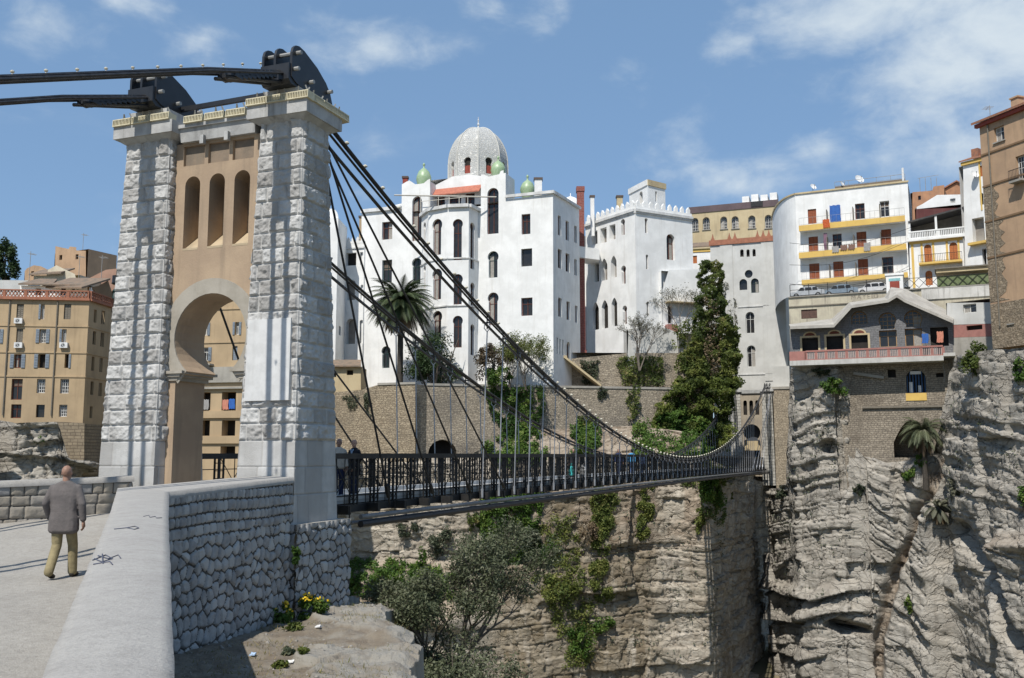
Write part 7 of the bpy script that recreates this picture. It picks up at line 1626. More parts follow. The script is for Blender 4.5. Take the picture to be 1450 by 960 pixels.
def palm(base, h, label, nf=70, fl=3.6, seed=3, dead=24, m=LV_PALM, tr=.32, droop=1.0, lw=.05):
    e = empty('palm_tree', base, label, 'palm tree'); base = Vector(base); rg = np.random.default_rng(seed); b = MB()
    top = base + Vector((0, 0, h)); k = 14
    pts = [base.lerp(top, i / k) for i in range(k + 1)]; b.tube(pts, [tr * (1.15 - .2 * i / k + .06 * (i % 2)) for i in range(k + 1)], 9); b.tube([top - Vector((0, 0, .9)), top - Vector((0, 0, .3)), top + Vector((0, 0, .3))], [tr, tr * 1.9, tr * 1.1], 9); b.build('trunk', BARKD, e)
    def fronds(nm, n, el0, el1, L, mm, sd):
        Vs = []; T = []
        for i in range(n):
            az = rg.random() * 6.283; el = el0 + (el1 - el0) * rg.random(); l = L * (.8 + .35 * rg.random()); t0 = rg.random()
            d = np.array([math.cos(az) * math.cos(el), math.sin(az) * math.cos(el), math.sin(el)]); p = np.array(top); sd_ = np.array([-math.sin(az), math.cos(az), 0])
            ns = 18; pt = [p]
            for j in range(ns): p = p + d * l / ns; d = d + np.array([0, 0, -.085 * droop]); d = d / np.linalg.norm(d); pt.append(p)
            pt = np.array(pt)
            for j in range(2, ns):
                tg = (pt[j + 1] - pt[j]); tg /= np.linalg.norm(tg); up = np.cross(sd_, tg); q = math.sin(math.pi * min(1, (j / ns) * .9 + .12)) * l * .16
                for s in (-1, 1):
                    for f in (0., .5):
                        o = pt[j] + (pt[j + 1] - pt[j]) * f; tip = o + sd_ * s * q + tg * q * .75 - np.array([0, 0, q * .25]) + up * q * .2
                        Vs += [o, o + tg * lw * 1.6, tip, o - tg * lw * .6]; T += [t0] * 4
            wv = sd_ * .03
            for j in range(ns): Vs += [pt[j] - wv, pt[j] + wv, pt[j + 1] + wv * .7, pt[j + 1] - wv * .7]; T += [min(1, t0 + .2)] * 4
        Vs = np.array(Vs); npmesh(nm, Vs, np.arange(len(Vs)).reshape(-1, 4), mm, e, {'tone': np.array(T)})
    fronds('crown', nf, -.25, 1.35, fl, m, 1)
    if dead: fronds('dead_fronds', dead, -1.1, -.4, fl * .8, LV_DRY, 2)
    return e
# palace garden
pb = P(566, 548, 111.5); palm(pb, P(566, 430, 111.5).z - pb.z, 'tall date palm in front of the white palace', 150, 4.7, 3, 60, lw=.055, droop=1.25)
def gtree(px0, px1, py0, py1, Y, label, m, n, size, name='garden_tree', seed=1, cl=20, tight=.3, bark=BARK, tips=6):
    a = P((px0 + px1) / 2, py1, Y); t = P((px0 + px1) / 2, py0, Y); rx = (px1 - px0) / 2 * Y / F; rz_ = (t.z - a.z) / 2; c = Vector((a.x, Y, a.z + rz_))
    C, o, tn = blob(n, c, (rx, rx * .7, rz_), seed, cl, tight); rg = random.Random(seed)
    tp = [c + Vector((rg.uniform(-.7, .7) * rx, rg.uniform(-.4, .4) * rx, rg.uniform(-.2, .85) * rz_)) for _ in range(tips)]
    return tree(name, a, tp, .05 * rz_ + .06, label, C, o, tn, size, m, bark, seed)
gtree(565, 668, 468, 552, 110.8, 'dark olive green tree under the palm at the palace wall', LV_DARK, 7000, .16, seed=5, cl=34, tight=.26)
gtree(670, 716, 482, 550, 110.6, 'reddish brown leaved bushy tree beside the palace bay', LV_RED, 3000, .15, seed=6, cl=18, tight=.3)
branchtree(P(745, 552, 110.2), 7.0, 1.0, 'thin yellow green tree on the retaining wall by the palace corner', LV_YG, 5200, .10, 27, 'garden_tree', r0=.08, gather=.5)
branchtree(P(722, 552, 110.0), 6.2, .9, 'slender light green tree just left of the thin yellow green tree', LV_YG, 3600, .11, 28, 'garden_tree', r0=.07, gather=.5)
gtree(684, 728, 515, 552, 109.5, 'low bright green bush between the reddish and the thin garden trees', LV_GREEN, 1600, .15, seed=8)
branchtree(P(905, 525, 114.8), 8.4, 1.15, 'pale nearly bare tree before the battlemented white building', LV_GREY, 2600, .075, 9, r0=.10)
branchtree(P(962, 470, 117.6), 7.2, .8, 'sparse flowering twigs against the low white annex', LV_GREY, 900, .10, 23, r0=.07, lvl=4, gather=.5)
# plants hanging on the walls
def hang(fac, poly, n, label, m, seed, size=.17, d=.25, name='climbing_plant', cat='climbing plant', jit=.45):
    """leaves over a patch of wall given by a photo outline, thick in the middle"""
    rg = np.random.default_rng(seed); P_ = np.array([fac.uv(*p) for p in poly]); lo, hi = P_.min(0), P_.max(0); q = lo + (hi - lo) * rg.random((n * 4, 2))
    ins = np.zeros(len(q), bool); j = len(P_) - 1
    qj = q + np.stack([fbm(q[:, 0] / 1.2, q[:, 1] / 1.2, seed, 3), fbm(q[:, 0] / 1.2 + 7, q[:, 1] / 1.2, seed + 1, 3)], 1) * jit * 2
    for i in range(len(P_)):
        c = ((P_[i, 1] > qj[:, 1]) != (P_[j, 1] > qj[:, 1])) & (qj[:, 0] < (P_[j, 0] - P_[i, 0]) * (qj[:, 1] - P_[i, 1]) / (P_[j, 1] - P_[i, 1] + 1e-9) + P_[i, 0]); ins ^= c; j = i
    hole = fbm(q[:, 0] / .9, q[:, 1] / .9, seed + 9, 3) > -.34; q = q[ins & hole][:n]
    th = (.5 + fbm(q[:, 0] / 1.1, q[:, 1] / 1.1, seed + 4, 3)) * d * 2.2
    dd = -.03 - np.abs(th) * rg.random(len(q)) ** .6
    C = np.array(fac.A) + np.array(fac.t) * q[:, :1] - np.array(fac.n) * dd[:, None]; C[:, 2] += q[:, 1]
    o = np.array(fac.n) * .6 + np.array([0, 0, .5]); tone = np.clip(.5 + fbm(q[:, 0] / 1.5, q[:, 1] / 1.5, seed + 6, 3) * 1.1, 0, 1)
    c = fac.pt(*P_.mean(0)); return tag(leaves(name, C, size, m, None, seed, o, tone=tone), label, cat)
hang(W3, [(684, 545), (762, 545), (770, 575), (748, 640), (720, 645), (700, 600), (688, 575)], 4200, 'bright green creeper spilling down the retaining wall below the garden trees', LV_GREEN, 31, .17, .6)
hang(W3, [(815, 585), (838, 585), (842, 612), (822, 618)], 700, 'round green clump on the retaining wall left of the brown bank', LV_IVY, 32, .16, .5)
hang(W3, [(843, 548), (860, 550), (856, 568), (845, 566)], 260, 'small tuft high on the retaining wall left of the hanging creeper', LV_OLIVE, 33, .15, .3)
hang(W3, [(882, 548), (906, 546), (902, 580), (890, 598)], 520, 'trailing creeper in the middle of the retaining wall right end', LV_IVY, 34, .15, .3)
hang(W1, [(517, 556), (527, 556), (526, 588), (519, 580)], 320, 'narrow trailing plant on the left part of the buff wall', LV_OLIVE, 35, .14, .25)
hang(W1, [(484, 560), (512, 560), (510, 578), (488, 580)], 260, 'thin weeds under the left top of the buff wall', LV_OLIVE, 36, .12, .15)
hang(W4, [(818, 510), (850, 512), (852, 545), (824, 542)], 700, 'grey green bush on the upper rubble wall beside the ramp', LV_OLIVE, 37, .15, .5)
hang(W4, [(872, 505), (938, 505), (938, 547), (880, 547)], 2000, 'dense green bush on the upper rubble wall near the ivy', LV_IVY, 38, .16, .7)
IV = Fac.px(900, 114.0, 1060, 118.5, 500)
hang(IV, [(988, 374), (1004, 370), (1016, 376), (1023, 400), (1028, 455), (1041, 472), (1044, 550), (984, 552), (968, 520), (978, 470), (984, 420)], 26000, 'tall dark ivy column covering the wall left of the stair tower', LV_IVY, 40, .17, .9, jit=.45)
hang(Fac.px(900, 113.4, 1060, 117.9, 500), [(956, 535), (1043, 535), (1034, 570), (1026, 642), (914, 642), (922, 590), (940, 562)], 26000, 'wide bank of mixed creepers under the tall ivy column', leafmat('mixed_creeper_leaf', (.04, .06, .015), (.15, .19, .04), (.30, .28, .09), trans=.4), 44, .17, 1.3, jit=.5)
hang(IV, [(950, 470), (982, 440), (980, 530), (955, 540)], 1500, 'loose yellowish creeper left of the ivy column', LV_YG, 45, .16, .6, jit=.6)
hang(Fac.px(900, 112.5, 1060, 117, 500), [(925, 590), (965, 575), (1000, 600), (1008, 645), (930, 645)], 9000, 'bright green bramble mass at the foot of the ivy', LV_GREEN, 41, .18, 1.0, jit=.7)
hang(Fac.px(900, 112.7, 1060, 117, 500), [(958, 545), (985, 548), (988, 578), (965, 582)], 400, 'dry brown patch of creeper in the middle of the ivy', LV_DRY, 42, .16, .5, jit=.5)
hang(IV.shift(1.0), [(998, 420), (1014, 425), (1020, 520), (1004, 540), (994, 480)], 600, 'brownish dying strip in the middle of the ivy column', LV_DRY, 46, .15, .4, jit=.7)
hang(IV.shift(1.0), [(1016, 455), (1040, 475), (1043, 545), (1020, 540)], 2600, 'yellow green fresh growth at the right edge of the ivy column', LV_YG, 47, .15, .5, jit=.7)
hang(IV.shift(1.0), [(965, 500), (990, 470), (996, 545), (960, 550)], 2200, 'yellow green fresh growth at the left foot of the ivy column', LV_YG, 48, .16, .5, jit=.8)
hang(T1, [(1018, 372), (1030, 410), (1042, 440), (1046, 500), (1036, 530), (1028, 470), (1018, 420)], 900, 'thin dry creeper on the left face of the stair tower', LV_GREY, 43, .14, .15, jit=.7)
b = MB(); rg_ = random.Random(8)
for k in range(14):
    u, z = IV.uv(rg_.uniform(975, 1025), 640); q = IV.uv(rg_.uniform(960, 1030), rg_.uniform(430, 600)); b.tube([IV.pt(u, z, .2), IV.pt((u + q[0]) / 2 + rg_.uniform(-.6, .6), (z + q[1]) / 2, -.3), IV.pt(*q, -.6)], [.09, .06, .02], 5)
tag(b.build('ivy_stems', BARK), 'woody stems rising inside the ivy mass', 'ivy stems')
# shrubs on the rock faces
SH = [(718, 722, 60, 60, 'wide green bush on the cliff directly under the bridge pipes', LV_GREEN, 2600), (742, 760, 50, 50, 'mixed bush on the damp cliff below the widest green bush', LV_OLIVE, 1500), (700, 775, 46, 50, 'rounded bush on the cliff left of the damp streaks', LV_GREEN, 1500), (775, 775, 30, 60, 'upright bush beside the dark damp streak of the cliff', LV_GREEN, 1100),
      (795, 845, 60, 60, 'yellowish moss bush in the middle of the damp cliff', LV_YG, 2000), (820, 905, 36, 50, 'bright green bush low on the damp cliff', LV_GREEN, 1200), (850, 885, 40, 26, 'low green ledge bush right of the damp cliff moss', LV_GREEN, 800), (1008, 700, 46, 50, 'leafy bush under the far end of the bridge deck', LV_GREEN, 2200), (985, 735, 20, 40, 'drooping bush at the cliff edge below the far deck end', LV_YG, 600), (575, 752, 36, 26, 'dark tuft in the pale ledges below the near deck', LV_OLIVE, 700), (625, 765, 50, 44, 'grey green bush on the pale ledges left of the streaks', LV_OLIVE, 1300), (595, 792, 16, 34, 'small upright bush on the pale ledges', LV_GREEN, 400),
      (500, 815, 50, 34, 'leftmost green clump on the grassy shelf', LV_GREEN, 1200), (545, 812, 60, 30, 'second green clump on the grassy shelf', LV_GREEN, 1400), (590, 835, 40, 30, 'green clump at the right end of the grassy shelf', LV_GREEN, 900),
      (1180, 545, 40, 28, 'bright green bush on the rock under the restaurant left side', LV_GREEN, 1100), (1376, 512, 40, 50, 'green bush hanging beside the slanting drain pipe', LV_IVY, 1900), (1440, 525, 22, 40, 'green bush on the rock at the right edge', LV_GREEN, 900), (1284, 672, 24, 24, 'small bush below the dark vault', LV_GREEN, 600), (1303, 652, 18, 20, 'small bush at the right mouth of the dark vault', LV_GREEN, 400), (1283, 856, 12, 26, 'single small bush right of the rubble gully', LV_GREEN, 350), (1214, 690, 18, 18, 'weeds in the rock left of the vault wall', LV_OLIVE, 300), (1447, 700, 18, 40, 'shrub on the banded rock at the right edge', LV_GREEN, 450), (1160, 525, 26, 16, 'weeds on top of the rock under the balustrade', LV_OLIVE, 350), (1105, 700, 20, 22, 'weeds at the foot of the masonry buttress', LV_OLIVE, 300), (1345, 690, 22, 40, 'dry hanging plant on the rock right of the small palm', LV_GREY, 420),
      (54, 625, 16, 12, 'green tuft on the rock under the ochre flats', LV_GREEN, 260), (832, 755, 30, 40, 'brown dry bush on the damp cliff', LV_DRY, 500), (668, 742, 26, 30, 'small bush left of the pale streak', LV_IVY, 600), (1040, 690, 14, 40, 'ferny plant in the dark cleft', LV_IVY, 400)]
for k, (x, y, ww, hh, lb, mm, n) in enumerate(SH): shrub(x, y, ww, hh, lb, mm, n, seed=100 + k, size=.16)
p = onrock(1310, 690)
if p: palm(p + Vector((0, -.6, -.3)), 6.0, 'shaggy palm before the dark vault', 60, 3.0, 9, 40, m=LV_OLG, tr=.26, droop=1.5, lw=.035)
p = onrock(1328, 735)
if p: palm(p + Vector((0, -.5, 0)), .9, 'short drooping yucca below the shaggy palm', 26, 2.2, 12, 22, m=LV_GREY, tr=.2, droop=1.7)
def cover(name, polys, n, size, m, seed, label, h=.35, thr=-.15):
    """leaves growing out of the rock surface inside photo outlines; one uncountable mass"""
    Cs = []; Ts = []; rg = np.random.default_rng(seed)
    for key, (PX, PY, V) in CLIFF.items():
        a, b = SHPROJ[key]
        for poly in polys:
            ins = np.zeros(a.shape, bool); j = len(poly) - 1
            wa = a + fbm(a / 14, b / 14, seed, 3) * 22; wb = b + fbm(a / 14 + 9, b / 14, seed + 1, 3) * 22
            for i in range(len(poly)):
                c = ((poly[i][1] > wb) != (poly[j][1] > wb)) & (wa < (poly[j][0] - poly[i][0]) * (wb - poly[i][1]) / (poly[j][1] - poly[i][1] + 1e-9) + poly[i][0]); ins ^= c; j = i
            den = fbm(a / 9, b / 9, seed + 3, 4); k = np.argwhere(ins & (den > thr))
            if len(k) < 8: continue
            q = k[rg.integers(0, len(k), n)]; C = V[q[:, 0], q[:, 1]] + rg.normal(size=(n, 3)) * .12; lift = rg.random(n) ** 1.5 * h * (1 + 2 * np.clip(den[q[:, 0], q[:, 1]], 0, .5)); C[:, 2] += lift; C[:, 1] -= lift * .7; Cs.append(C); Ts.append(np.clip(.5 + den[q[:, 0], q[:, 1]] + rg.normal(size=n) * .15, 0, 1))
    C = np.concatenate(Cs); return tag(leaves(name, C, size, m, None, seed, np.array([0, -.6, .6]), tone=np.concatenate(Ts)), label, 'ground cover', kind='stuff')
onrock(800, 800); onrock(1200, 800); onrock(60, 640); SHPROJ = _proj
cover('grass_cover', [[(486, 800), (520, 790), (600, 800), (650, 812), (640, 850), (560, 848), (486, 838)]], 9000, .16, LV_GREEN, 51, 'fresh green grass on the shelf of the pale ledges')
cover('damp_plants', [[(690, 700), (765, 690), (770, 740), (745, 800), (700, 800), (680, 750)]], 12000, .16, LV_GREEN, 52, 'lush green plants on the damp cliff below the bridge pipes', .7)
cover('moss_cover', [[(840, 690), (860, 690), (858, 860), (842, 860)], [(905, 690), (920, 690), (915, 760), (905, 760)], [(760, 745), (805, 730), (825, 800), (838, 870), (845, 940), (800, 950), (785, 880), (760, 820)]], 9000, .13, LV_YG, 53, 'yellow green moss running down the damp cliff', .25)
cover('scrub_cover', [[(930, 655), (1025, 660), (1020, 690), (935, 680)], [(985, 680), (1028, 680), (1026, 730), (1000, 745)], [(845, 700), (870, 700), (862, 760), (850, 760)]], 2600, .15, LV_IVY, 54, 'scrubby plants along the cliff top beside the far bridge head', .5)
cover('scrub_cover', [[(680, 600), (770, 600), (765, 655), (690, 655)], [(810, 600), (850, 595), (846, 640), (815, 640)], [(900, 610), (1000, 605), (1015, 650), (905, 648)]], 5000, .17, LV_GREEN, 55, 'green scrub on the brown bank below the retaining wall', .6)
cover('rock_weeds', [[(1125, 560), (1200, 540), (1205, 700), (1120, 700)], [(1340, 540), (1450, 520), (1450, 720), (1340, 700)], [(1090, 720), (1230, 720), (1230, 900), (1090, 900)], [(870, 720), (1020, 760), (1010, 940), (870, 940)]], 420, .15, LV_OLIVE, 56, 'sparse weeds in the joints of the pale rock faces', .3, .2)
# cypress on the hill
a = P(6, 400, 128); t = P(6, 345, 128); rz_ = (t.z - a.z) / 2 + .8
C, o, tn = blob(5200, (a.x, 128, a.z + rz_ - .8), (2.0, 2.0, rz_), 77, 40, .26, .3); tree('cypress_tree', a, [(a.x, 128, t.z - 1)], .3, 'dark cypress tree on the hill at the left edge', C, o, tn, .2, LV_DARK, BARKD, 7)
# olive-grey tree on the near slope
branchtree(Vector((-2.15, 28.6, -8.3)), 6.2, .78, 'large grey green tree growing from the slope below the terrace', LV_OLG, 30000, .05, 14, 'olive_tree', 6, .13, gather=.28)
branchtree(Vector((-1.3, 26.6, -9.3)), 5.0, 1.0, 'low grey green tree nearest the rock ledge', LV_OLG, 16000, .05, 16, 'olive_tree', 5, .10, gather=.32)
rg = np.random.default_rng(12)
# weeds, flowers and litter on the terrace
_tp = []
def onter(px, py):
    if not _tp:
        X_, Y_, Z_ = TER; cz = Y_ * CT + Z_ * ST; cy = -Y_ * ST + Z_ * CT; _tp.append((725 + F * X_ / cz, 480 - F * cy / cz))
    a, b = _tp[0]; i = np.unravel_index(np.argmin(np.hypot(a - px, b - py)), a.shape); return Vector((TER[0][i], TER[1][i], TER[2][i]))
def tz(x, y): return -3.62 - .03 * (y - 18)
def weed(px, py, Y, w_, h, label, m, n, seed, size=.05, name='weed_clump'):
    p = onter(px, py) if name == 'weed_clump' and py > 870 else P(px, py, Y); C, o, t = blob(n, (p.x, p.y, p.z + h * .4), (w_ / 2, w_ / 2, h / 2), seed, 9, .45); return tag(leaves(name, C, size, m, None, seed, o, tone=t), label, 'weeds')
FLW = mat('yellow_petals', (.75, .55, .03), (.65, .42, .02), 9, rough=.6)
for px_q, py_q, w_, n, lb in ((445, 842, .85, 1100, 'larger yellow flowering plant at the foot of the abutment'), (403, 856, .45, 450, 'smaller yellow flowering plant by the rubble wall')):
    p = Vector((-4.86, 23.55, -3.86)) if w_ > .6 else Vector((-5.32, 22.7, -3.84)); e = empty('flowering_plant', p, lb, 'flowers'); C, o, t = blob(n, (p.x, p.y - .05, p.z + .2), (w_ / 2, .25, .3), px_q, 10, .42); leaves('foliage', C, .055, LV_GREEN, e, 1, o, tone=t)
    q = C[np.argsort(-C[:, 2] + rg.random(len(C)) * .4)][:60 if n > 500 else 24]; leaves('blossoms', q + np.array([0, -.05, .05]), .035, FLW, e, 2, np.array([0, -.5, .6]), asp=.9)
for k, (px_q, py_q, Y, w_, h, lb, mm) in enumerate(((275, 908, 17.9, .6, .35, 'dark weeds in the shade at the foot of the rubble wall', LV_DARK), (390, 882, 20.6, .35, .15, 'thin weeds on the soil beside the rubble wall', LV_YG), (415, 892, 20, .5, .16, 'largest weed clump in the middle of the soil', LV_YG), (408, 926, 18.5, .25, .14, 'small weeds left of the rock ledge', LV_OLIVE), (396, 945, 17.6, .3, .12, 'weeds nearest the camera on the soil', LV_YG), (430, 925, 18.6, .2, .12, 'tiny weeds beside the rock ledge', LV_YG), (330, 897, 18.8, .3, .2, 'green weeds at the edge of the wall shadow', LV_GREEN), (417, 800, 22.9, .25, .5, 'creeper in the corner between wall and abutment', LV_GREEN))):
    weed(px_q, py_q, Y, w_, h, lb, mm, 260, 300 + k)

# short dry grass on the soil
g = np.random.default_rng(5); n = 5200; X_, Y_, Z_ = TER; den = fbm(X_ * 1.1, Y_ * 1.1, 71, 4); k = np.argwhere((den > .02) & (np.arange(X_.shape[1])[None] > 25) & (np.arange(X_.shape[1])[None] < 226)); q = k[g.integers(0, len(k), n)]
bp3 = np.stack([X_[q[:, 0], q[:, 1]], Y_[q[:, 0], q[:, 1]], Z_[q[:, 0], q[:, 1]]], 1) + g.normal(size=(n, 3)) * np.array([.02, .02, 0]); h = .03 + .07 * g.random((n, 1)) ** 2; dr_ = g.normal(size=(n, 3)) * .5; dr_[:, 2] = 1; wd_ = g.normal(size=(n, 3)) * .004; wd_[:, 2] = 0
V_ = np.stack([bp3 - wd_, bp3 + wd_, bp3 + dr_ * h + wd_ * .3, bp3 + dr_ * h - wd_ * .3], 1).reshape(-1, 3)
tag(npmesh('dry_grass', V_, np.arange(n * 4).reshape(-1, 4), leafmat('dry_grass_blade', (.12, .13, .04), (.30, .24, .11), (.4, .33, .18)), None, {'tone': np.repeat(g.random(n), 4)}), 'thin dry grass scattered over the soil terrace', 'grass', kind='stuff')
# ------------------------------------------------------------------ floodlights on the tower ledges
def floodme():
    b = MB(); L, H, D = .62, .2, .3
    b.box(-L / 2, L / 2, .03, D, 0, H); 
    for z in (0, H - .025): b.box(-L / 2, L / 2, -.012, .03, z, z + .025)
    for k in range(13): x = -L / 2 + (L - .02) * k / 12; b.box(x, x + .02, -.01, .03, .025, H - .025)
    o = b.build('t', LAMP); me = o.data; bpy.data.objects.remove(o); return me
fme = floodme()
ym = MB(); ym.bar((-.2, .28, .12), (-.1, .16, .42), .03); ym.bar((.2, .28, .12), (.1, .16, .42), .03); ym.bar((-.1, .16, .42), (-.14, .3, .2), .03); yo = ym.build('t', STEELG); yme = yo.data; bpy.data.objects.remove(yo)
def flood(w, l, z, rot, label):
    p = B3(w, l, z); o = bpy.data.objects.new('floodlight', None); col.objects.link(o); o.location = p; o.rotation_euler = (R(-4), 0, -BT + rot); o.empty_display_size = .2
    for nm, me in (('housing', fme), ('yoke', yme)): c = bpy.data.objects.new(nm, me); col.objects.link(c); c.parent = o
    return tag(o, label, 'floodlight', 'cream floodlights along the tower ledges')
for i, w_ in enumerate((-5.86, -5.2, -4.54)): flood(w_, -.12, 9.065, 0, f"cream floodlight {('leftmost', 'in the middle', 'rightmost')[i]} on the left pier capital")
for i, w_ in enumerate((-3.62, -2.93, -2.24)): flood(w_, .12, 8.965, 0, f"cream floodlight {('left', 'middle', 'right')[i]} of three on the ledge between the piers")
for i, w_ in enumerate((-1.42, -.78, -.14)): flood(w_, -.12, 9.065, 0, f"cream floodlight {('leftmost', 'in the middle', 'rightmost')[i]} on the right pier capital")
for i, l_ in enumerate((.35, 1.0, 1.62)): flood(.16, l_, 9.065, R(90), f"cream floodlight {('nearest', 'middle', 'farthest')[i]} on the right side of the right capital")
flood(-6.2, .45, 9.065, R(-90), 'cream floodlight on the outer left side of the left capital')
# ------------------------------------------------------------------ people
ICO = []
def remesh(name, balls, m, parent, vox, smooth=5):
    if not ICO:
        bm = bmesh.new(); bmesh.ops.create_icosphere(bm, subdivisions=2, radius=1); ICO.append(np.array([v.co[:] for v in bm.verts])); ICO.append(np.array([[v.index for v in f.verts] for f in bm.faces])); bm.free()
    V0, F0 = ICO; k = len(V0)
    V = np.concatenate([V0 * r * np.array(s[0] if s else (1, 1, 1)) + np.array(p) for p, r, *s in balls]); Fc = np.concatenate([F0 + i * k for i in range(len(balls))])
    o = npmesh(name, V, Fc, m); me = o.data
    md = o.modifiers.new('r', 'REMESH'); md.mode = 'VOXEL'; md.voxel_size = vox
    ms = o.modifiers.new('s', 'SMOOTH'); ms.iterations = smooth; ms.factor = .5
    dg = bpy.context.evaluated_depsgraph_get(); m2 = bpy.data.meshes.new_from_object(o.evaluated_get(dg)); bpy.data.objects.remove(o); bpy.data.meshes.remove(me)
    m2.materials.clear(); m2.materials.append(m); m2.shade_smooth(); m2.name = name
    o = bpy.data.objects.new(name, m2); col.objects.link(o); o.parent = parent; return o
def limb(pts, rs, k=.28):
    out = []
    for (a, b), (ra, rb) in zip(zip(pts[:-1], pts[1:]), zip(rs[:-1], rs[1:])):
        a = Vector(a); b = Vector(b); n = max(2, int((b - a).length / (min(ra, rb) * k + .004)))
        for i in range(n + 1): t = i / n; out.append((a.lerp(b, t), ra + (rb - ra) * t))
    return out
def hand(wr, dn, side, fw):
    """palm and five fingers hanging from the wrist; dn direction, side thumb direction, fw palm normal"""
    wr = Vector(wr); dn = Vector(dn).normalized(); fw = Vector(fw).normalized(); sd = Vector(side).normalized(); out = limb([wr, wr + dn * .085], [.026, .03])
    out += limb([wr + dn * .05 + fw * .022, wr + dn * .085 + fw * .03], [.02, .018]) + limb([wr + dn * .05 - fw * .022, wr + dn * .085 - fw * .028], [.02, .018])
    for i, (o, l) in enumerate(((.034, .072), (.012, .082), (-.012, .077), (-.033, .06))):
        a = wr + dn * .088 + fw * o; b = a + dn * l * .5 + sd * .008; c = b + dn * l * .42 + sd * .03; out += limb([a, b, c], [.0105, .0095, .0085], .5)
    a = wr + dn * .03 + fw * .03; b = a + dn * .035 + fw * .026; c = b + dn * .032 + fw * .006; out += limb([a, b, c], [.014, .011, .009], .5)
    return out
def person(p, heading, label, skin, top, bottom, hair=None, H=1.76, pose='walk', vox=.013, shoe=None, coat=.0, collar=None, headturn=0., skirt=False, bag=None):
    e = empty('person', p, label, 'person'); e.rotation_euler = (0, 0, heading); s = H / 1.76; e.scale = (s, s, s)
    if pose == 'walk': LA, RA = (-.10, -.22, .10), (.10, .20, .07); LK, RK = (-.10, .03, .50), (.10, .16, .49); la = ((-.22, 0, 1.44), (-.29, -.02, 1.16), (-.27, .12, .92)); ra = ((.22, 0, 1.44), (.285, -.05, 1.15), (.30, -.01, .90))
    else: LA, RA = (-.10, .0, .07), (.10, .02, .07); LK, RK = (-.105, .02, .49), (.105, .03, .49); la = ((-.21, 0, 1.44), (-.28, .0, 1.17), (-.22, .14, .95)); ra = ((.21, 0, 1.44), (.28, -.0, 1.17), (.24, .12, .95))
    Z = Vector
    ht = Matrix.Rotation(headturn, 3, 'Z'); hc = Z((0, .02, 1.645)); hd = []
    for q, r, sc_ in ((Z((0, -.012, .015)), .098, (.80, 1.0, 1.02)), (Z((0, .03, -.05)), .074, (.82, .9, 1.05)), (Z((0, .055, -.085)), .042, (1, .9, .8)), (Z((0, .098, -.03)), .018, (.8, 1, 1.4)), (Z((.078, -.01, -.02)), .024, (.45, .9, 1.3)), (Z((-.078, -.01, -.02)), .024, (.45, .9, 1.3)), (Z((0, .085, -.075)), .018, (1.5, .6, .6)), (Z((0, .075, .012)), .03, (1.9, .7, .5))): hd.append((hc + ht @ q, r, sc_))
    neck = limb([(0, -.005, 1.44), (0, .005, 1.58)], [.06, .054])
    body = hd + neck + limb([(0, 0, 1.36), (0, 0, 1.15), (0, 0, .98)], [.085, .085, .085]) + limb([Z(la[0]) * .86 + Z((0, 0, .12)), la[1], la[2]], [.038, .04, .03]) + limb([Z(ra[0]) * .86 + Z((0, 0, .12)), ra[1], ra[2]], [.038, .04, .03]) + limb([(-.09, 0, .95), LK, LA], [.075, .05, .036]) + limb([(.09, 0, .95), RK, RA], [.075, .05, .036])
    for a, sg in ((la, -1), (ra, 1)): w_ = Z(a[2]); d = (w_ - Z(a[1])).normalized(); body += hand(w_ + d * .015, d, (-sg, 0, 0), (0, 1, 0))
    bo = remesh('body', body, skin, e, vox * .75, 3)
    # eyes
    em = MB()
    for sx in (-.03, .03): c = hc + ht @ Z((sx, .083, -.008)); em.lathe(c, [(.002, -.007), (.0085, -.004), (.0085, .004), (.002, .007)], 6)
    o = em.build('eye', DARKIN); o.parent = bo
    # clothes
    tr = limb([(-.085, 0, .98), (-.095, 0, .88), Z(LK) + Z((0, -.005, 0)), Z(LA) + Z((0, -.01, .01))], [.115, .10, .078, .073]) + limb([(.085, 0, .98), (.095, 0, .88), Z(RK) + Z((0, -.005, 0)), Z(RA) + Z((0, -.01, .01))], [.115, .10, .078, .073]) + [(Z((0, 0, 1.0)), .13, (1.2, .85, .8))]
    if skirt: tr = limb([(0, 0, 1.0), (0, 0, .6), (0, 0, .12)], [.16, .19, .23])
    remesh('trousers' if not skirt else 'robe', tr, bottom, e, vox, 4)
    dz_ = Z((0, 0, -.035)); sl = limb([Z((la[0][0] * .88, 0, 1.395)), la[1], Z(la[1]).lerp(Z(la[2]), .95)], [.066, .063, .052]) + limb([Z((ra[0][0] * .88, 0, 1.395)), ra[1], Z(ra[1]).lerp(Z(ra[2]), .95)], [.066, .063, .052])
    tor = []
    zs_ = [(1.49, .075, .07), (1.455, .135, .075), (1.415, .20, .085), (1.37, .215, .10), (1.28, .205, .115), (1.15, .19, .115), (1.02, .185, .12), (.92, .20, .13), (.92 - coat * .5, .205, .135), (.92 - coat, .205, .135)]
    for (z0, a0, b0), (z1, a1, b1) in zip(zs_[:-1], zs_[1:]):
        for t in np.arange(0, 1, .2 if abs(z1 - z0) > .05 else .5):
            z = z0 + (z1 - z0) * t; hx = a0 + (a1 - a0) * t; hy = b0 + (b1 - b0) * t; r = hy * .95
            for x in np.linspace(-1, 1, 7): tor.append((Z((x * max(0, hx - r * .75), 0, z)), r, (1, 1, .55)))
    jk = remesh('jacket' if coat else 'shirt', tor + sl, top, e, vox, 4)
    if collar: cm = remesh('collar', limb([(-.05, .095, 1.45), (0, .115, 1.34)], [.028, .02]) + limb([(.05, .095, 1.45), (0, .115, 1.34)], [.028, .02]) + limb([(0, .112, 1.36), (0, .12, 1.22)], [.03, .018]), collar, e, vox, 2)
    sh = []
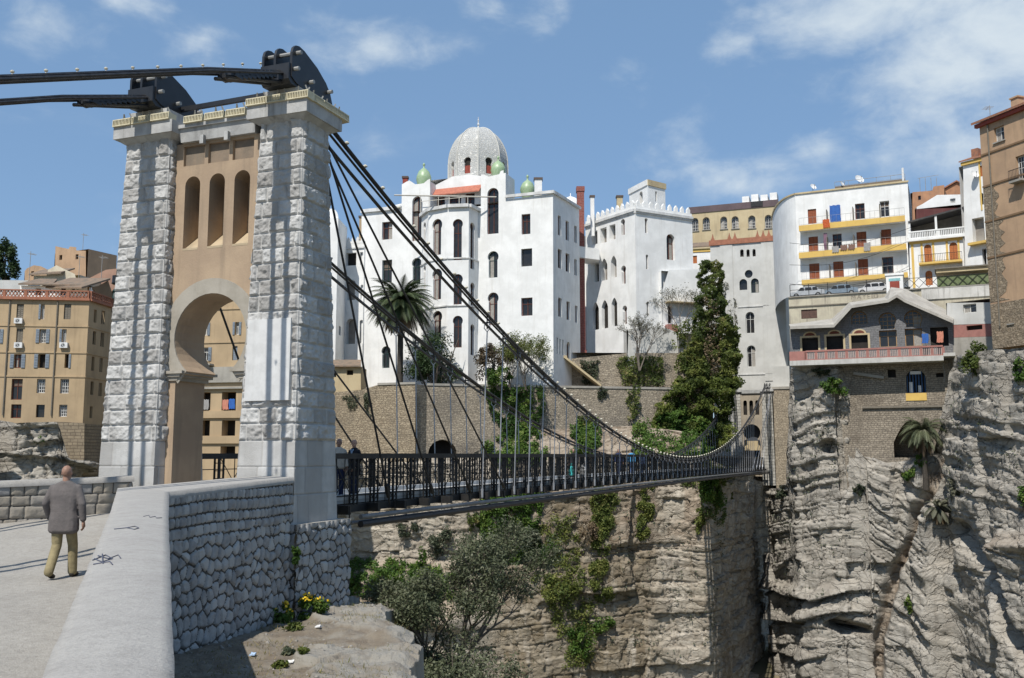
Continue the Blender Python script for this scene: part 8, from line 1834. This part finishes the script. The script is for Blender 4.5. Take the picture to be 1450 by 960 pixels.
    for A in (LA, RA):
        A = Z(A); bk = pose == 'walk' and A.y < 0; t = Z((0, .17, -.045 if not bk else -.075)); A2 = A + Z((0, -.035, -.035)); 
        if bk: A2.z += .03
        sh.append(limb([A2, A + t * .6 + Z((0, 0, -.015)), A + t], [.043, .046, .036]))
    for q in sh: remesh('shoe', q, shoe or BLACK2, e, vox, 3)
    if hair is not None:
        hb = [(hc + ht @ q, r, sc_) for q, r, sc_ in ((Z((0, -.03, .035)), .1, (.82, .92, .9)), (Z((0, -.055, -.03)), .075, (1.02, .7, 1.0)))]; remesh('hair', hb, hair, e, vox, 2)
    return e
SKIN = mat('tanned_skin', (.30, .175, .125), (.24, .14, .10), 9, rough=.55); SKIN2 = mat('pale_skin', (.48, .28, .20), (.42, .24, .17), 9, rough=.55)
JACK = mat('grey_brown_jacket', (.135, .12, .115), (.105, .095, .092), 7, rough=.95, bump=.018, bsc=6); KHAKI = mat('khaki_cotton', (.27, .225, .125), (.21, .175, .098), 8, rough=.95, bump=.02, bsc=7)
SUIT = mat('black_suit', (.014, .015, .02), (.022, .023, .028), 7, rough=.9, bump=.015, bsc=6); SHIRT = mat('cream_shirt', (.58, .52, .44), (.48, .43, .36), 7, rough=.9, bump=.015, bsc=7); LBLUE = mat('pale_blue_cloth', (.35, .48, .65), None, 6, rough=.9); GREYH = mat('grey_hair', (.36, .35, .34), (.25, .245, .24), 20, rough=.8); DKH = mat('dark_hair', (.02, .017, .015), None, 20); NAVY = mat('navy_cloth', (.025, .035, .085), None, 6, rough=.9, bump=.01); SKYB = mat('sky_blue_shirt', (.08, .30, .55), None, 5, rough=.9); TURQ = mat('turquoise_bag', (.05, .42, .42), None, 5); DENIM = mat('denim', (.07, .11, .22), None, 6, rough=.9)
def ground(px, py):
    r = ray(px, py); k = 1.
    for Y in np.arange(6, 24, .01):
        q = r * (Y / r.y)
        if q.z < rz(WL(q.x, q.y)[1]): return Vector((q.x, q.y, rz(WL(q.x, q.y)[1])))
g = ground(86, 819); g.z += .0
hd_ = math.atan2(-(-7.6 - g.x), (22.5 - g.y))
person(g + Vector((0, 0, .012)), hd_, 'bald man in grey jacket and khaki trousers walking away on the road', SKIN, JACK, KHAKI, H=1.77, vox=.012, coat=.20, shoe=mat('dark_shoe', (.03, .025, .02), None, 5, rough=.5))
def onbridge(w, l, dz=0.): return B3(w, l, zd(l) + .0 + dz)
person(onbridge(-2.05, 6.35), R(140), 'man in dark suit and pale blue shirt at the near end of the bridge', SKIN2, SUIT, NAVY, None, 1.84, 'stand', .016, None, .22, LBLUE, R(35))
person(onbridge(-2.5, 6.15), R(215), 'grey haired man in cream shirt half hidden behind the near tower', SKIN, SHIRT, NAVY, GREYH, 1.86, 'stand', .016, headturn=R(-30))
person(onbridge(-2.3, 30.2), R(170), 'person in long dark robe in the middle of the bridge deck', SKIN, SUIT, SUIT, DKH, 1.70, 'stand', .028, skirt=True)
person(onbridge(-2.1, 42.5), R(20), 'person in bright sky blue shirt walking on the bridge', SKIN, SKYB, DENIM, DKH, 1.76, 'walk', .028)
person(onbridge(-2.6, 41.0), R(200), 'person in navy clothes left of the one in bright sky blue', SKIN, NAVY, NAVY, DKH, 1.76, 'walk', .028)
person(onbridge(-1.95, 44.8), R(10), 'person in denim blue clothes right of the one in bright sky blue', SKIN, DENIM, DENIM, DKH, 1.5, 'walk', .028)
def bag(w, l, m, label):
    p = onbridge(w, l); b = MB(); b.lathe(p + Vector((0, 0, .25)), [(.10, 0), (.17, .05), (.18, .3), (.10, .46), (.05, .52)], 10); bo = b.build('carrier_bag', m); q = MB(); q.tube([p + Vector((-.05, 0, .75)), p + Vector((0, 0, .95)), p + Vector((.05, 0, .75))], .015, 5); q.build('bag_handle', m, bo); return tag(bo, label, 'bag')
bag(-2.1, 29.2, TURQ, 'turquoise carrier bag held beside the dark robed person'); bag(-2.1, 31.3, WHITEM, 'white carrier bag held beside the dark robed person')
# litter on the soil
for k, (px_q, py_q, Y, mm, lb) in enumerate(((358, 930, 18.2, LBLUE, 'crumpled blue wrapper on the soil'), (412, 940, 17.9, WHITEM, 'white scrap of paper on the soil'), (450, 890, 20.2, WHITEM, 'white litter beside the rock ledge'))):
    p = onter(px_q, py_q) - Vector((0, 0, .02)); b = MB(); rg = random.Random(k); pts = [p + Vector((rg.uniform(-.09, .09), rg.uniform(-.09, .09), rg.uniform(.03, .10))) for _ in range(6)]
    for i in range(1, 5): b.poly([pts[0], pts[i], pts[i + 1]])
    b.prism([p + Vector((-.06, -.03, .04)), p + Vector((.05, -.04, .05)), p + Vector((.06, .03, .08)), p + Vector((-.03, .05, .06))], (0, 0, .02)); tag(b.build('litter', mm), lb, 'litter')

# lamps bracketed to the outer side of the left pier
for zq, nm, lb in ((4.75, 0, 'black spot lamp on a bracket at the left edge of the left pier'), (4.28, 1, 'small dark lantern on a lower bracket at the left pier edge')):
    wq = -6.07 + .0; p = B3(wq, .55, zq); e = empty('wall_lamp', p, lb, 'lamp'); b = MB(); a = p - RV * .34; b.tube([p + RV * .08, p - RV * .2 - Vector((0, 0, .03)), a + Vector((0, 0, .05))], .016, 5); b.build('bracket', BLACK, e)
    b = MB()
    if nm == 0: b.tube([a + Vector((0, 0, .05)), a + Vector((-.02, -.02, .26))], [.10, .07], 10); b.tube([a - RV * .02, a - RV * .02 + Vector((0, 0, .04))], [.06, .11], 10)
    else: b.lathe(a, [(.02, .04), (.08, .08), (.06, .26), (.1, .28), (.03, .36), (.01, .42)], 6)
    b.build('lamp_head', BLACK if nm == 0 else FRAMEG, e)
b = MB()
for y0, y1, o in ((375, 340, .0), (344, 322, .4), (402, 380, .2)):
    a = K1.shift(-3.5).pt(*K1.shift(-3.5).uv(1118, y0)); c = K1.shift(-4.5).pt(*K1.shift(-4.5).uv(1290, y1)); pts = [a.lerp(c, t) - Vector((0, 0, 1.1 * math.sin(math.pi * t))) for t in np.linspace(0, 1, 12)]; b = MB(); b.tube(pts, .025, 4)
    tag(b.build('overhead_wire', CABLE), {.0: 'middle sagging wire of three strung across the white flats', .4: 'topmost sagging wire of three strung across the white flats', .2: 'lowest sagging wire of three strung across the white flats'}[o], 'wire')
